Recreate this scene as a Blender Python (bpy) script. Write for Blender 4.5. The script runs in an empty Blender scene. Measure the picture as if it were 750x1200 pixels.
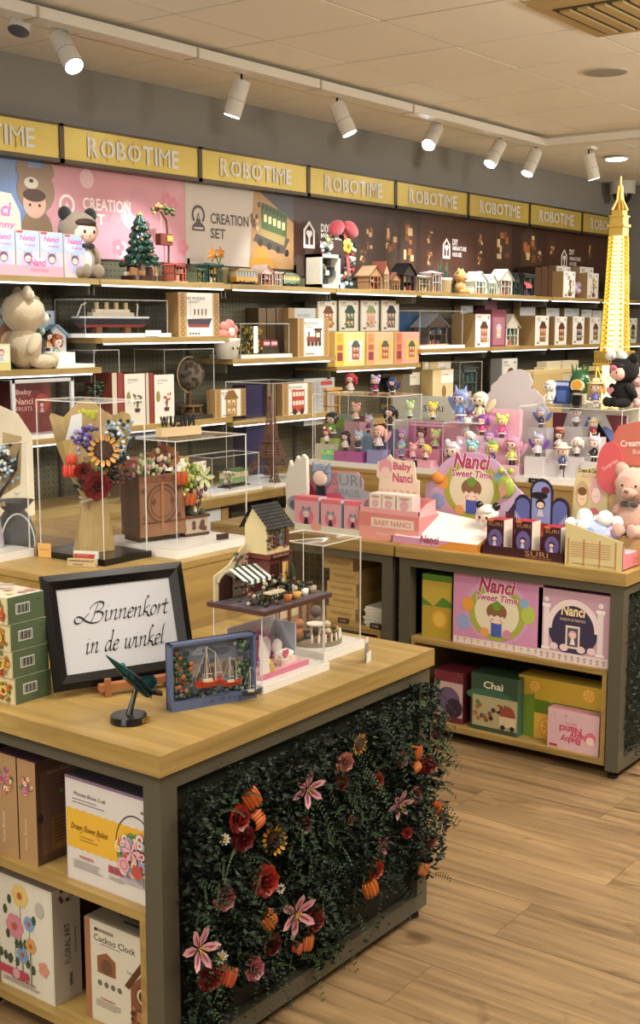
import bpy, math, random
from math import sin, cos, pi, radians, sqrt, atan2
from mathutils import Vector, Matrix
random.seed(7)
SC = bpy.context.scene
COL = SC.collection
# ------------------------------------------------------------------ camera
YAW, PIT, FPX, CAMH = radians(53.33), radians(8.57), 1454.7, 1.65
fw = Vector((sin(YAW)*cos(PIT), cos(YAW)*cos(PIT), -sin(PIT)))
rt = Vector((cos(YAW), -sin(YAW), 0)); dn = fw.cross(rt)
cam = bpy.data.cameras.new('camera'); camo = bpy.data.objects.new('camera', cam); COL.objects.link(camo)
R = Matrix((rt, -dn, -fw)).transposed().to_4x4()
camo.matrix_world = Matrix.Translation((0, 0, CAMH)) @ R
cam.sensor_fit = 'HORIZONTAL'; cam.sensor_width = 36; cam.lens = FPX/750*36; cam.clip_start = .05
SC.camera = camo
# ------------------------------------------------------------------ world, light, exposure
w = bpy.data.worlds.new('world'); SC.world = w; w.use_nodes = True
w.node_tree.nodes['Background'].inputs[0].default_value = (.02, .02, .02, 1)
vs = SC.view_settings; vs.view_transform = 'Standard'; vs.look = 'None'; vs.gamma = 1; vs.use_curve_mapping = False
vs.exposure = .75
try:
    SC.cycles.transparent_max_bounces = 40; SC.cycles.max_bounces = 6
except Exception: pass
WARM = (1, .90, .74); NEUT = (1, .93, .82); COOL = (.93, .97, 1)
def spot(loc, to, e, ang=70, col=NEUT, size=.035, blend=.6):
    l = bpy.data.lights.new('spot_light', 'SPOT'); l.energy = e; l.color = col; l.spot_size = radians(ang)
    l.spot_blend = blend; l.shadow_soft_size = size
    o = bpy.data.objects.new('spot_light', l); COL.objects.link(o); o.location = loc
    o.rotation_euler = (Vector(to)-Vector(loc)).to_track_quat('-Z', 'Y').to_euler(); return o
def area(loc, sx, sy, e, col=WARM, rot=(0, 0, 0)):
    l = bpy.data.lights.new('added_area_fill', 'AREA'); l.shape = 'RECTANGLE'; l.size = sx; l.size_y = sy
    l.energy = e; l.color = col
    o = bpy.data.objects.new('added_area_fill', l); COL.objects.link(o); o.location = loc; o.rotation_euler = rot; return o
CEIL = 2.945
# added soft fill lights at ceiling height, all above and behind the frame
for ax, ay, e in ((1.2, -.6, 22), (3.6, .2, 42), (6.6, .6, 44), (0.2, 2.4, 26), (9.2, 1.2, 36)):
    area((ax, ay, CEIL-.03), 1.2, .6, e)
area((-2.95, .6, 1.6), 3.6, 2.2, 60, (1, .95, .86), (0, -pi/2, 0))   # added fill from behind the camera, lifts walls and ceiling
def point_fill(loc, e):
    l = bpy.data.lights.new('added_point_fill', 'POINT'); l.energy = e; l.color = NEUT; l.shadow_soft_size = .12
    o = bpy.data.objects.new('added_point_fill', l); COL.objects.link(o); o.location = loc
for lo, e in (((.5, 3.0, 2.35), 30), ((9.7, 1.5, 2.4), 55), ((4.7, 1.15, 2.55), 24), ((6.8, .9, 2.5), 42), ((1.6, .3, 2.3), 8)): point_fill(lo, e)     # added point fills beside the frame that brighten the ceiling
# second track of spots, out of frame, aimed at the displays
for lo, to, e in (((1.3, .9, 2.8), (1.9, 2.2, .8), 8), ((2.4, .7, 2.8), (2.5, 2.3, .9), 10), ((3.0, .9, 2.8), (4.9, 3.3, 1.0), 48), ((3.6, .3, 2.8), (4.6, 2.2, .9), 36),
                  ((4.4, .1, 2.8), (5.0, 2.2, 1.1), 45), ((1.9, 1.6, 2.8), (2.4, 2.9, 1.1), 30), ((5.0, .8, 2.8), (5.8, 2.6, 1.4), 30), ((2.9, .2, 2.8), (3.9, 1.2, 0), 20)):
    spot(lo, to, e, 62)
# ------------------------------------------------------------------ pixel ray -> point on a real plane (used to measure positions)
def hit(px, py, x=None, y=None, z=None):
    k = fw + rt*((px-375)/FPX) + dn*((py-600)/FPX); c = Vector((0, 0, CAMH))
    t = (x-c.x)/k.x if x is not None else ((y-c.y)/k.y if y is not None else (z-c.z)/k.z)
    return c + k*t
def rgb(h):
    h = h.lstrip('#'); c = [int(h[i:i+2], 16)/255 for i in (0, 2, 4)]
    return tuple(((v+.055)/1.055)**2.4 if v > .04045 else v/12.92 for v in c)
# ------------------------------------------------------------------ materials
def nodes(name):
    m = bpy.data.materials.new(name); m.use_nodes = True; nt = m.node_tree
    return m, nt, nt.nodes['Principled BSDF']
def link(nt, a, b): nt.links.new(a, b)
def vcmat(name, rough, metal=0, bump=0, bscale=200, emis=0, vary=0, sheen=0):
    m, nt, b = nodes(name); a = nt.nodes.new('ShaderNodeAttribute'); a.attribute_name = 'col'
    b.inputs['Roughness'].default_value = rough; b.inputs['Metallic'].default_value = metal
    src = a.outputs['Color']
    if vary:
        n = nt.nodes.new('ShaderNodeTexNoise'); n.inputs['Scale'].default_value = 18
        tc = nt.nodes.new('ShaderNodeTexCoord'); link(nt, tc.outputs['Object'], n.inputs['Vector'])
        mr = nt.nodes.new('ShaderNodeMapRange'); mr.inputs[3].default_value = 1-vary; mr.inputs[4].default_value = 1+vary
        link(nt, n.outputs['Fac'], mr.inputs[0])
        vm = nt.nodes.new('ShaderNodeVectorMath'); vm.operation = 'SCALE'; link(nt, src, vm.inputs[0]); link(nt, mr.outputs[0], vm.inputs['Scale']); src = vm.outputs[0]
    link(nt, src, b.inputs['Base Color'])
    if emis:
        link(nt, src, b.inputs['Emission Color']); b.inputs['Emission Strength'].default_value = emis
    if sheen: b.inputs['Sheen Weight'].default_value = sheen
    if bump:
        n = nt.nodes.new('ShaderNodeTexNoise'); n.inputs['Scale'].default_value = bscale
        tc = nt.nodes.new('ShaderNodeTexCoord'); link(nt, tc.outputs['Object'], n.inputs['Vector'])
        bp = nt.nodes.new('ShaderNodeBump'); bp.inputs['Strength'].default_value = bump; bp.inputs['Distance'].default_value = .004
        link(nt, n.outputs['Fac'], bp.inputs['Height']); link(nt, bp.outputs[0], b.inputs['Normal'])
    return m
def grain(name, c1, c2, stretch, rough=.4, scale=1, rand=0, knots=False, bump=.08):
    m, nt, b = nodes(name); tc = nt.nodes.new('ShaderNodeTexCoord'); mp = nt.nodes.new('ShaderNodeMapping')
    mp.inputs['Scale'].default_value = stretch; link(nt, tc.outputs['Object'], mp.inputs['Vector']); v = mp.outputs[0]
    if stretch[0] > 20 and not rand:      # board ends are edge-banded with the grain running along them
        mp2 = nt.nodes.new('ShaderNodeMapping'); mp2.inputs['Scale'].default_value = (1.6, 26, 40); link(nt, tc.outputs['Object'], mp2.inputs['Vector'])
        ge = nt.nodes.new('ShaderNodeNewGeometry'); sp_ = nt.nodes.new('ShaderNodeSeparateXYZ'); link(nt, ge.outputs['Normal'], sp_.inputs[0]); ab = nt.nodes.new('ShaderNodeMath'); ab.operation = 'ABSOLUTE'; link(nt, sp_.outputs[1], ab.inputs[0])
        gt = nt.nodes.new('ShaderNodeMath'); gt.operation = 'GREATER_THAN'; gt.inputs[1].default_value = .5; link(nt, ab.outputs[0], gt.inputs[0])
        mv = nt.nodes.new('ShaderNodeMix'); mv.data_type = 'VECTOR'; link(nt, gt.outputs[0], mv.inputs[0]); link(nt, v, mv.inputs[4]); link(nt, mp2.outputs[0], mv.inputs[5]); v = mv.outputs[1]
    if rand:
        oi = nt.nodes.new('ShaderNodeObjectInfo'); vm = nt.nodes.new('ShaderNodeVectorMath'); vm.operation = 'MULTIPLY_ADD'
        cx = nt.nodes.new('ShaderNodeCombineXYZ')
        for i in range(3): link(nt, oi.outputs['Random'], cx.inputs[i])
        vm.inputs[1].default_value = (37, 53, 11); link(nt, cx.outputs[0], vm.inputs[0]); link(nt, v, vm.inputs[2]); v = vm.outputs[0]
    n = nt.nodes.new('ShaderNodeTexNoise'); n.inputs['Scale'].default_value = scale; n.inputs['Detail'].default_value = 8; n.inputs['Distortion'].default_value = .7
    n.inputs['Roughness'].default_value = .62
    link(nt, v, n.inputs['Vector'])
    cr = nt.nodes.new('ShaderNodeValToRGB'); cr.color_ramp.elements[0].position = .24 if knots else .33; cr.color_ramp.elements[1].position = .62 if knots else .66
    cr.color_ramp.elements[0].color = (*rgb(c1), 1); cr.color_ramp.elements[1].color = (*rgb(c2), 1)
    link(nt, n.outputs['Fac'], cr.inputs[0]); src = cr.outputs[0]
    if knots:
        n2 = nt.nodes.new('ShaderNodeTexNoise'); n2.inputs['Scale'].default_value = scale*.8; n2.inputs['Detail'].default_value = 3; n2.inputs['Distortion'].default_value = 1.5
        vm2 = nt.nodes.new('ShaderNodeVectorMath'); vm2.operation = 'MULTIPLY'; vm2.inputs[1].default_value = (.36, 2.2, 1); link(nt, v, vm2.inputs[0]); link(nt, vm2.outputs[0], n2.inputs['Vector'])
        c2r = nt.nodes.new('ShaderNodeValToRGB'); c2r.color_ramp.elements[0].position = .61; c2r.color_ramp.elements[1].position = .75
        c2r.color_ramp.elements[0].color = (1, 1, 1, 1); c2r.color_ramp.elements[1].color = (.33, .24, .17, 1)
        link(nt, n2.outputs['Fac'], c2r.inputs[0])
        mx = nt.nodes.new('ShaderNodeVectorMath'); mx.operation = 'MULTIPLY'; link(nt, src, mx.inputs[0]); link(nt, c2r.outputs[0], mx.inputs[1]); src = mx.outputs[0]
    if rand:
        mr = nt.nodes.new('ShaderNodeMapRange'); mr.inputs[3].default_value = 1-rand; mr.inputs[4].default_value = 1+rand; link(nt, oi.outputs['Random'], mr.inputs[0])
        vm3 = nt.nodes.new('ShaderNodeVectorMath'); vm3.operation = 'SCALE'; link(nt, src, vm3.inputs[0]); link(nt, mr.outputs[0], vm3.inputs['Scale']); src = vm3.outputs[0]
    link(nt, src, b.inputs['Base Color']); b.inputs['Roughness'].default_value = rough
    bp = nt.nodes.new('ShaderNodeBump'); bp.inputs['Strength'].default_value = bump; bp.inputs['Distance'].default_value = .002
    link(nt, n.outputs['Fac'], bp.inputs['Height']); link(nt, bp.outputs[0], b.inputs['Normal'])
    return m
def plain(name, c, rough=.5, metal=0, bump=0, bscale=60, emis=0, ecol=None, vary=0):
    m, nt, b = nodes(name); b.inputs['Base Color'].default_value = (*rgb(c), 1)
    b.inputs['Roughness'].default_value = rough; b.inputs['Metallic'].default_value = metal
    if emis:
        b.inputs['Emission Color'].default_value = (*(rgb(ecol or c)), 1); b.inputs['Emission Strength'].default_value = emis
    if bump or vary:
        n = nt.nodes.new('ShaderNodeTexNoise'); n.inputs['Scale'].default_value = bscale; n.inputs['Detail'].default_value = 5
        tc = nt.nodes.new('ShaderNodeTexCoord'); link(nt, tc.outputs['Object'], n.inputs['Vector'])
        if bump:
            bp = nt.nodes.new('ShaderNodeBump'); bp.inputs['Strength'].default_value = bump; bp.inputs['Distance'].default_value = .003
            link(nt, n.outputs['Fac'], bp.inputs['Height']); link(nt, bp.outputs[0], b.inputs['Normal'])
        if vary:
            cr = nt.nodes.new('ShaderNodeMapRange'); cr.inputs[3].default_value = 1-vary; cr.inputs[4].default_value = 1+vary; link(nt, n.outputs['Fac'], cr.inputs[0])
            vm = nt.nodes.new('ShaderNodeVectorMath'); vm.operation = 'SCALE'; vm.inputs[0].default_value = rgb(c); link(nt, cr.outputs[0], vm.inputs['Scale']); link(nt, vm.outputs[0], b.inputs['Base Color'])
    return m
def pegmat():
    m, nt, b = nodes('pegboard'); tc = nt.nodes.new('ShaderNodeTexCoord'); sp = nt.nodes.new('ShaderNodeSeparateXYZ'); link(nt, tc.outputs['Object'], sp.inputs[0])
    def mth(op, a, v=None):
        n = nt.nodes.new('ShaderNodeMath'); n.operation = op
        link(nt, a, n.inputs[0])
        if v is not None:
            if isinstance(v, (int, float)): n.inputs[1].default_value = v
            else: link(nt, v, n.inputs[1])
        return n.outputs[0]
    def cell(o, ph=0): return mth('ABSOLUTE', mth('SUBTRACT', mth('FRACT', mth('MULTIPLY', mth('ADD', o, ph+50), 1/.03)), .5))
    sx = mth('ADD', sp.outputs[0], sp.outputs[1])
    a = cell(sx); c = cell(sp.outputs[2]); d = mth('SQRT', mth('ADD', mth('MULTIPLY', a, a), mth('MULTIPLY', c, c)))
    h = mth('LESS_THAN', d, .17); mx = nt.nodes.new('ShaderNodeMix'); mx.data_type = 'RGBA'; link(nt, h, mx.inputs[0])
    mx.inputs[6].default_value = (*rgb('56533f'), 1); mx.inputs[7].default_value = (*rgb('1a1914'), 1); link(nt, mx.outputs[2], b.inputs['Base Color']); b.inputs['Roughness'].default_value = .5
    return m
def glassmat(name, tint=(1, 1, 1), g=.05):
    m = bpy.data.materials.new(name); m.use_nodes = True; nt = m.node_tree; nt.nodes.clear()
    o = nt.nodes.new('ShaderNodeOutputMaterial'); t = nt.nodes.new('ShaderNodeBsdfTransparent'); t.inputs[0].default_value = (*tint, 1)
    gl = nt.nodes.new('ShaderNodeBsdfGlossy'); gl.inputs['Roughness'].default_value = .03
    lw = nt.nodes.new('ShaderNodeLayerWeight'); lw.inputs[0].default_value = .5
    pw = nt.nodes.new('ShaderNodeMath'); pw.operation = 'POWER'; pw.inputs[1].default_value = 4; link(nt, lw.outputs['Facing'], pw.inputs[0])
    mt = nt.nodes.new('ShaderNodeMath'); mt.operation = 'MULTIPLY_ADD'; mt.inputs[1].default_value = .3; mt.inputs[2].default_value = .025; link(nt, pw.outputs[0], mt.inputs[0])
    mx = nt.nodes.new('ShaderNodeMixShader'); link(nt, mt.outputs[0], mx.inputs[0]); link(nt, t.outputs[0], mx.inputs[1]); link(nt, gl.outputs[0], mx.inputs[2]); link(nt, mx.outputs[0], o.inputs[0])
    return m
def edgemat():
    m = bpy.data.materials.new('acrylic_edge'); m.use_nodes = True; nt = m.node_tree; b = nt.nodes['Principled BSDF']
    b.inputs['Base Color'].default_value = (.86, .87, .85, 1); b.inputs['Roughness'].default_value = .25; b.inputs['Alpha'].default_value = .75  # whitish colour stands in for the light that pane edges catch
    return m
M = dict(
    pr=vcmat('printed_card', .42), gl=vcmat('glossy_plastic', .22), mt=vcmat('matte_paint', .7, vary=.08),
    fb=vcmat('plush_fabric', .95, bump=.9, bscale=160, vary=.10, sheen=.4), me=vcmat('tinted_metal', .3, metal=.85), wd=vcmat('laser_cut_wood', .6, bump=.15, bscale=90, vary=.1),
    fbk=vcmat('black_plush_fabric', .95, bump=.9, bscale=160),
    lf=vcmat('leaf_foliage', .55, vary=.15), lit=vcmat('lit_bulbs', .5, emis=5),
    oakx=grain('oak_laminate_long', '8c733f', 'b09359', (1.6, 26, 26)), oaky=grain('oak_laminate_cross', '8c733f', 'b09359', (26, 1.6, 26)),
    oakz=grain('oak_laminate_deep', '886e3e', 'a98c55', (1.6, 40, 22)),
    plank=grain('floor_plank_oak', '604c33', 'a18560', (13, .9, 10), rough=.38, scale=1.8, rand=.14, knots=True),
    frame=plain('olive_metal_frame', '5c584a', .45, .2), black=plain('black_lacquer', '0b0b0b', .25), dark=plain('dark_panel', '2c2b24', .6),
    wall=plain('grey_wall_paint', '8d8a84', .85, bump=.1, bscale=300), wallr=plain('grey_side_wall', '84827c', .85),
    tile=plain('ceiling_tile', 'ece7da', .9, bump=.25, bscale=350, vary=.05), bar=plain('ceiling_grid', 'b3a98f', .6),
    white=plain('white_enamel', 'dedad0', .35), wbase=plain('white_gloss_base', 'e8e8e6', .2), led=plain('led_strip', 'ffffff', .5, emis=1.7, ecol='eef4ff'),
    lens=plain('lamp_lens', 'ffffff', .5, emis=22, ecol='f2f7ff'), peg=pegmat(), glass=glassmat('clear_acrylic'), edge=edgemat(), vent=plain('vent_grille', 'b59c68', .5, .3),
    gold=plain('gold_panel', 'c6ae55', .38, .35, vary=.06, bscale=30), silver=plain('silver_lettering', 'd6d5cf', .35, .1), trim=plain('dark_bronze_trim', '4a3f2c', .4, .4))
# ------------------------------------------------------------------ mesh builder
_tc = {}
def textmesh(s, bold=0.0, shear=0.0):
    k = (s, bold, shear)
    if k in _tc: return _tc[k]
    c = bpy.data.curves.new('t', 'FONT'); c.body = s; c.size = 1; c.resolution_u = 2; c.offset = bold; c.shear = shear; c.fill_mode = 'FRONT'
    o = bpy.data.objects.new('t', c); me = o.to_mesh()
    vv = [(v.co.x, v.co.y) for v in me.vertices]; ff = [tuple(p.vertices) for p in me.polygons]
    o.to_mesh_clear(); bpy.data.objects.remove(o); bpy.data.curves.remove(c)
    if not vv: vv = [(0, 0)]
    x0 = min(v[0] for v in vv); x1 = max(v[0] for v in vv); y0 = min(v[1] for v in vv); y1 = max(v[1] for v in vv)
    _tc[k] = (vv, ff, x0, x1, y0, y1); return _tc[k]
class MB:
    def __init__(s): s.v = []; s.f = []; s.c = []; s.s = []; s.m = []; s.M = Matrix(); s.mi = 0; s.l = 0
    def add(s, vs, fs, col, smooth=False):
        b = len(s.v); s.v += [tuple(s.M @ Vector(p)) for p in vs]
        c = rgb(col) if isinstance(col, str) else col
        for f in fs: s.f.append(tuple(i+b for i in f)); s.c.append(c); s.s.append(smooth); s.m.append(s.mi)
        return s
    def at(s, x=0, y=0, z=0, rz=0, rx=0, ry=0, sc=1):
        s.M = Matrix.Translation((x, y, z)) @ Matrix.Rotation(rz, 4, 'Z') @ Matrix.Rotation(ry, 4, 'Y') @ Matrix.Rotation(rx, 4, 'X') @ Matrix.Scale(sc, 4); return s
    def box(s, x0, x1, y0, y1, z0, z1, col, side=None, top=None):
        vs = [(x0, y0, z0), (x1, y0, z0), (x1, y1, z0), (x0, y1, z0), (x0, y0, z1), (x1, y0, z1), (x1, y1, z1), (x0, y1, z1)]
        side = side or col; top = top or side
        for f, c in (((0, 1, 5, 4), col), ((1, 2, 6, 5), side), ((2, 3, 7, 6), side), ((3, 0, 4, 7), side), ((4, 5, 6, 7), top), ((3, 2, 1, 0), side)): 
            s.add([vs[i] for i in f], [(0, 1, 2, 3)], c)
        return s
    def ell(s, cx, cy, cz, rx, ry, rz, col, n=12, k=8, jit=0):
        vs = [(cx, cy, cz-rz)]; fs = []
        for i in range(1, k):
            t = -pi/2+pi*i/k
            for j in range(n):
                a = 2*pi*j/n; q = 1+random.uniform(-jit, jit); vs.append((cx+rx*cos(t)*cos(a)*q, cy+ry*cos(t)*sin(a)*q, cz+rz*sin(t)*q))
        vs.append((cx, cy, cz+rz)); L = len(vs)-1
        for j in range(n):
            j2 = (j+1) % n; fs.append((0, 1+j2, 1+j))
            for i in range(k-2): fs.append((1+i*n+j, 1+i*n+j2, 1+(i+1)*n+j2, 1+(i+1)*n+j))
            fs.append((1+(k-2)*n+j, 1+(k-2)*n+j2, L))
        return s.add(vs, fs, col, True)
    def cyl(s, p0, p1, r0, r1, col, n=10, smooth=True, cap=None):
        p0 = Vector(p0); p1 = Vector(p1); d = (p1-p0); q = d.to_track_quat('Z', 'Y') if d.length > 0 else Matrix().to_quaternion()
        vs = []
        for p, r in ((p0, r0), (p1, r1)):
            for j in range(n): vs.append(tuple(p+q @ Vector((r*cos(2*pi*j/n), r*sin(2*pi*j/n), 0))))
        s.add(vs, [(j, (j+1) % n, n+(j+1) % n, n+j) for j in range(n)], col, smooth)
        s.add(vs[:n], [tuple(range(n-1, -1, -1))], cap or col); return s.add(vs[n:], [tuple(range(n))], cap or col)
    def tube(s, pts, r, col, n=6):
        for a, b in zip(pts, pts[1:]): s.cyl(a, b, r, r, col, n)
        return s
    def lathe(s, prof, col, n=16, cx=0, cy=0):
        vs = [(cx+r*cos(2*pi*j/n), cy+r*sin(2*pi*j/n), z) for r, z in prof for j in range(n)]
        fs = [(i*n+j, i*n+(j+1) % n, (i+1)*n+(j+1) % n, (i+1)*n+j) for i in range(len(prof)-1) for j in range(n)]
        return s.add(vs, fs, col, True)
    def poly(s, pts, y, col, th=0):
        s.l += 1; y -= s.l*8e-6
        n = len(pts); s.add([(x, y, z) for x, z in pts], [tuple(range(n))], col)
        if th:
            s.add([(x, y+th, z) for x, z in pts], [tuple(range(n-1, -1, -1))], col)
            s.add([(x, y, z) for x, z in pts]+[(x, y+th, z) for x, z in pts], [(i, n+i, n+(i+1) % n, (i+1) % n) for i in range(n)], col)
        return s
    def rect(s, x0, x1, z0, z1, y, col): return s.poly([(x0, z0), (x1, z0), (x1, z1), (x0, z1)], y, col)
    def disc(s, cx, cz, r, y, col, n=18, rz=None, th=0):
        rz = rz or r; return s.poly([(cx+r*cos(2*pi*j/n), cz+rz*sin(2*pi*j/n)) for j in range(n)], y, col, th)
    def ring(s, cx, cz, r0, r1, y, col, n=24, a0=0, a1=2*pi, k=1):
        vs = []; s.l += 1; y -= s.l*8e-6
        for j in range(n+1):
            a = a0+(a1-a0)*j/n
            for r in (r0, r1): vs.append((cx+r*cos(a), y, cz+r*k*sin(a)))
        return s.add(vs, [(2*j, 2*j+1, 2*j+3, 2*j+2) for j in range(n)], col)
    def text(s, t, cx, cz, y, col, w=None, h=None, bold=0, shear=0, rot=0, flip=False):
        vv, ff, x0, x1, y0, y1 = textmesh(t, bold, shear); s.l += 1; y -= s.l*8e-6
        sx = w/(x1-x0) if w else None; sy = h/(y1-y0) if h else None
        sx = sx or sy; sy = sy or sx
        c, sn = cos(rot), sin(rot); out = []
        for a, b in vv:
            a = (a-(x0+x1)/2)*sx; b = (b-(y0+y1)/2)*sy
            out.append((cx+a*c-b*sn, y, cz+a*sn+b*c))
        return s.add(out, ff, col)
    def build(s, name, mat, parent=None, loc=None, rz=0, bev=0):
        me = bpy.data.meshes.new(name); me.from_pydata(s.v, [], s.f)
        me.polygons.foreach_set('use_smooth', s.s); me.polygons.foreach_set('material_index', s.m)
        at = me.color_attributes.new('col', 'FLOAT_COLOR', 'CORNER'); dat = []
        for f, c in zip(s.f, s.c): dat += [c[0], c[1], c[2], 1]*len(f)
        at.data.foreach_set('color', dat)
        for m in (mat if isinstance(mat, (list, tuple)) else [mat]): me.materials.append(M[m] if isinstance(m, str) else m)
        me.update(); o = bpy.data.objects.new(name, me); COL.objects.link(o)
        if parent: o.parent = parent
        if loc is not None: o.location = loc
        if rz: o.rotation_euler.z = rz
        if bev:
            b = o.modifiers.new('bevel', 'BEVEL'); b.width = bev; b.segments = 2; b.limit_method = 'ANGLE'
        return o
def empty(name, loc, rz=0):
    o = bpy.data.objects.new(name, None); COL.objects.link(o); o.location = loc; o.rotation_euler.z = rz; o.empty_display_size = .05; return o
def tag(o, label, cat, group=None):
    o['label'] = label; o['category'] = cat
    if group: o['group'] = group
    return o
def thing(name, loc, rz, label, cat, group=None): return tag(empty(name, loc, rz), label, cat, group)
def st(o, nm=None): o['kind'] = 'structure'; return o
def bx(x0, x1, y0, y1, z0, z1, name, mat, parent=None, bev=0, col='ffffff'):
    """box with its own origin in the middle of its base"""
    c = Vector(((x0+x1)/2, (y0+y1)/2, z0)); m = MB(); m.box(x0-c.x, x1-c.x, y0-c.y, y1-c.y, 0, z1-z0, col)
    o = m.build(name, mat, parent, bev=bev)
    o.location = c - (parent.location if parent else Vector()) if not (parent and parent.rotation_euler.z) else c
    return o
TURN = -pi/2      # fronts that look towards -X
# ================================================================== SETTING
WY = 4.9; RX = 11.32
st(bx(-3, RX+.1, WY, WY+.1, 0, CEIL, 'wall_back', 'wall')); st(bx(RX, RX+.1, -4, WY, 0, CEIL, 'wall_right', 'wallr'))
st(bx(-3.1, -3, -4, WY+.1, 0, CEIL, 'wall_left', 'wall')); st(bx(-3.1, RX+.1, -4.1, -4, 0, CEIL, 'wall_front', 'wall'))
# ceiling: slab, grid bars and every tile in view
ceiling = empty('ceiling', (0, 0, CEIL+.02)); ceiling['kind'] = 'structure'
bx(-3, RX, -4, WY, CEIL+.02, CEIL+.08, 'slab', 'dark', ceiling)
TX, TY = .62, .63; GX, GY = 4.63, 2.48
tm = MB(); tm.box(-TX/2+.006, TX/2-.006, -TY/2+.006, TY/2-.006, -.028, .0, 'ffffff'); tile0 = None
g = MB()
for i in range(-13, 12):
    x = GX+i*TX
    if -3 < x < RX: g.box(x-.006, x+.006, -4, WY, -.026, 0, 'ffffff')
for j in range(-11, 5):
    y = GY+j*TY
    if -4 < y < WY: g.box(-3, RX, y-.006, y+.006, -.0255, 0, 'ffffff')
g.build('grid_bar', 'bar', ceiling)['kind'] = 'stuff'
rest = MB()
for i in range(-13, 12):
    for j in range(-11, 5):
        x0 = max(GX+i*TX, -3); x1 = min(GX+(i+1)*TX, RX); y0 = max(GY+j*TY, -4); y1 = min(GY+(j+1)*TY, WY)
        if x1-x0 < .05 or y1-y0 < .05: continue
        full = (x1-x0 > TX-.01 and y1-y0 > TY-.01)
        if x0 > 2.0 and y0 > .6:
            if full and tile0: o = tile0.copy(); COL.objects.link(o)
            else:
                m = MB(); m.box(-(x1-x0)/2+.006, (x1-x0)/2-.006, -(y1-y0)/2+.006, (y1-y0)/2-.006, -.028, 0, 'ffffff'); o = m.build('ceiling_tile', 'tile', ceiling)
                if full: tile0 = o
            o.parent = ceiling; o.location = ((x0+x1)/2, (y0+y1)/2, random.uniform(-.001, .001))
        else: rest.box(x0+.006, x1-.006, y0+.006, y1-.006, -.028, 0, 'ffffff')
rest.build('ceiling_tile_field', 'tile', ceiling)['kind'] = 'stuff'
# floor planks (long side along Y, 0.235 wide)
floor = empty('floor', (0, 0, 0)); floor['kind'] = 'structure'; bx(-3, RX, -4, WY, -.06, -.012, 'subfloor', 'dark', floor)
PW = .235; X0 = 2.835; PL = 1.30; known = {0: 1.52, 1: 2.2, 2: 1.40, 3: 2.07, 4: 1.63, 5: 2.0, -1: 1.0, -2: 1.57, -3: 1.2}; prest = MB()
for i in range(-25, 36):
    x0 = X0+i*PW; off = known.get(i, random.uniform(0, PL)); off = off % PL
    y = off-PL*5
    while y < WY:
        y0, y1 = max(y, -4), min(y+PL, WY)
        if y1-y0 > .02 and x0 > -3 and x0+PW < RX:
            vis = x0 > 1.9 and y1 > -.2 and y0 < 3.2 and x0 < 8.5
            if vis:
                bx(x0+.0007, x0+PW-.0007, y0+.0007, y1-.0007, -.012, random.uniform(-.0002, .0002), 'plank', 'plank', floor)
            else: prest.box(x0+.0007, x0+PW-.0007, y0+.0007, y1-.0007, -.012, 0, 'ffffff')
        y += PL
prest.build('plank_field', 'plank', floor)['kind'] = 'stuff'
# ceiling raceway of the light track
tk = thing('track_rail', (0, 4.06, CEIL-.03), 0, 'white ceiling track rail running over the shelves, turning along the far end', 'light track')
bx(-1, 8.1, 4.02, 4.10, CEIL-.075, CEIL-.03, 'long_rail', 'white', tk, .004); bx(8.02, 8.1, 1.2, 4.02, CEIL-.075, CEIL-.03, 'side_rail', 'white', tk, .004)
bx(-1, 8.0, 4.118, 4.140, CEIL-.05, CEIL-.028, 'cable_rail', 'white', tk)
for x in (1.9, 3.5, 4.45, 5.4, 6.3): bx(x, x+.012, 4.015, 4.105, CEIL-.078, CEIL-.03, 'rail_joint', 'bar', tk)
# spot heads
def head(px, py, lx, ly, k, yy=4.19, e=38, lab='', aim=None, lit=True):
    p = hit(px, py, y=yy); p.z = min(p.z, CEIL-.09); q = hit(lx, ly, y=yy+k)
    d = (q-p).normalized(); L = .17; t = thing('track_spot', p, 0, lab, 'spotlight', 'white cylinder spotlights on the ceiling track')
    m = MB(); m.box(-.05, .05, -.04, .015, CEIL-.05-p.z, CEIL-.028-p.z, 'eceae4'); m.cyl((0, 0, CEIL-.05-p.z), (0, 0, -.01), .006, .006, '222222', 6); m.build('mount', 'gl', t)
    m = MB(); m.cyl(-d*.01, d*(L*.52), .045, .045, 'd9d6cd', 20, cap='2a2a28'); m.cyl(d*(L*.53), d*L, .045, .045, 'd9d6cd', 20, cap='2a2a28'); m.build('barrel', 'gl', t)
    m = MB(); m.cyl(d*(L*.515), d*(L*.535), .0405, .0405, '1c1c1c', 20); m.build('swivel_gap', 'gl', t)
    m = MB(); m.cyl(d*(L-.004), d*(L+.002), .039, .039, 'ffffff', 20); m.build('lens', 'lens', t)
    s = spot(tuple(p+d*(L+.02)), aim or tuple(p+d*3), e, 74, COOL if lit else NEUT, .03)
HD = [(70, 36, 84, 72, -.09, 'track spotlight nearest the left edge, lens glowing toward the shelves'), (283, 88, 276, 121, .03, 'second track spotlight from the left, above the third gold sign'),
      (395, 117, 407, 150, -.05, 'third track spotlight from the left, lens aimed right'), (511, 146, 499, 176, -.03, 'bright track spotlight above the gap of fourth and fifth sign'),
      (586, 166, 575, 190, .02, 'track spotlight above the fifth and sixth gold signs'), (628, 174, 620, 198, .02, 'track spotlight next to the corner of the rail')]
for i, h in enumerate(HD):
    p = hit(h[0], h[1], y=4.19); head(*h[:5], lab=h[5], e=40, aim=(p.x+(.5, -.2, .45, -.1, .1, .1)[i], 4.72, 1.55))
head(690, 176, 694, 200, -.02, 3.95, 25, 'track spotlight past the rail corner, pointing straight down')
head(20, -30, 30, -5, .02, 4.19, 40, 'track spotlight just above the frame at the left', aim=(3.6, 4.7, 1.5))
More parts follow.
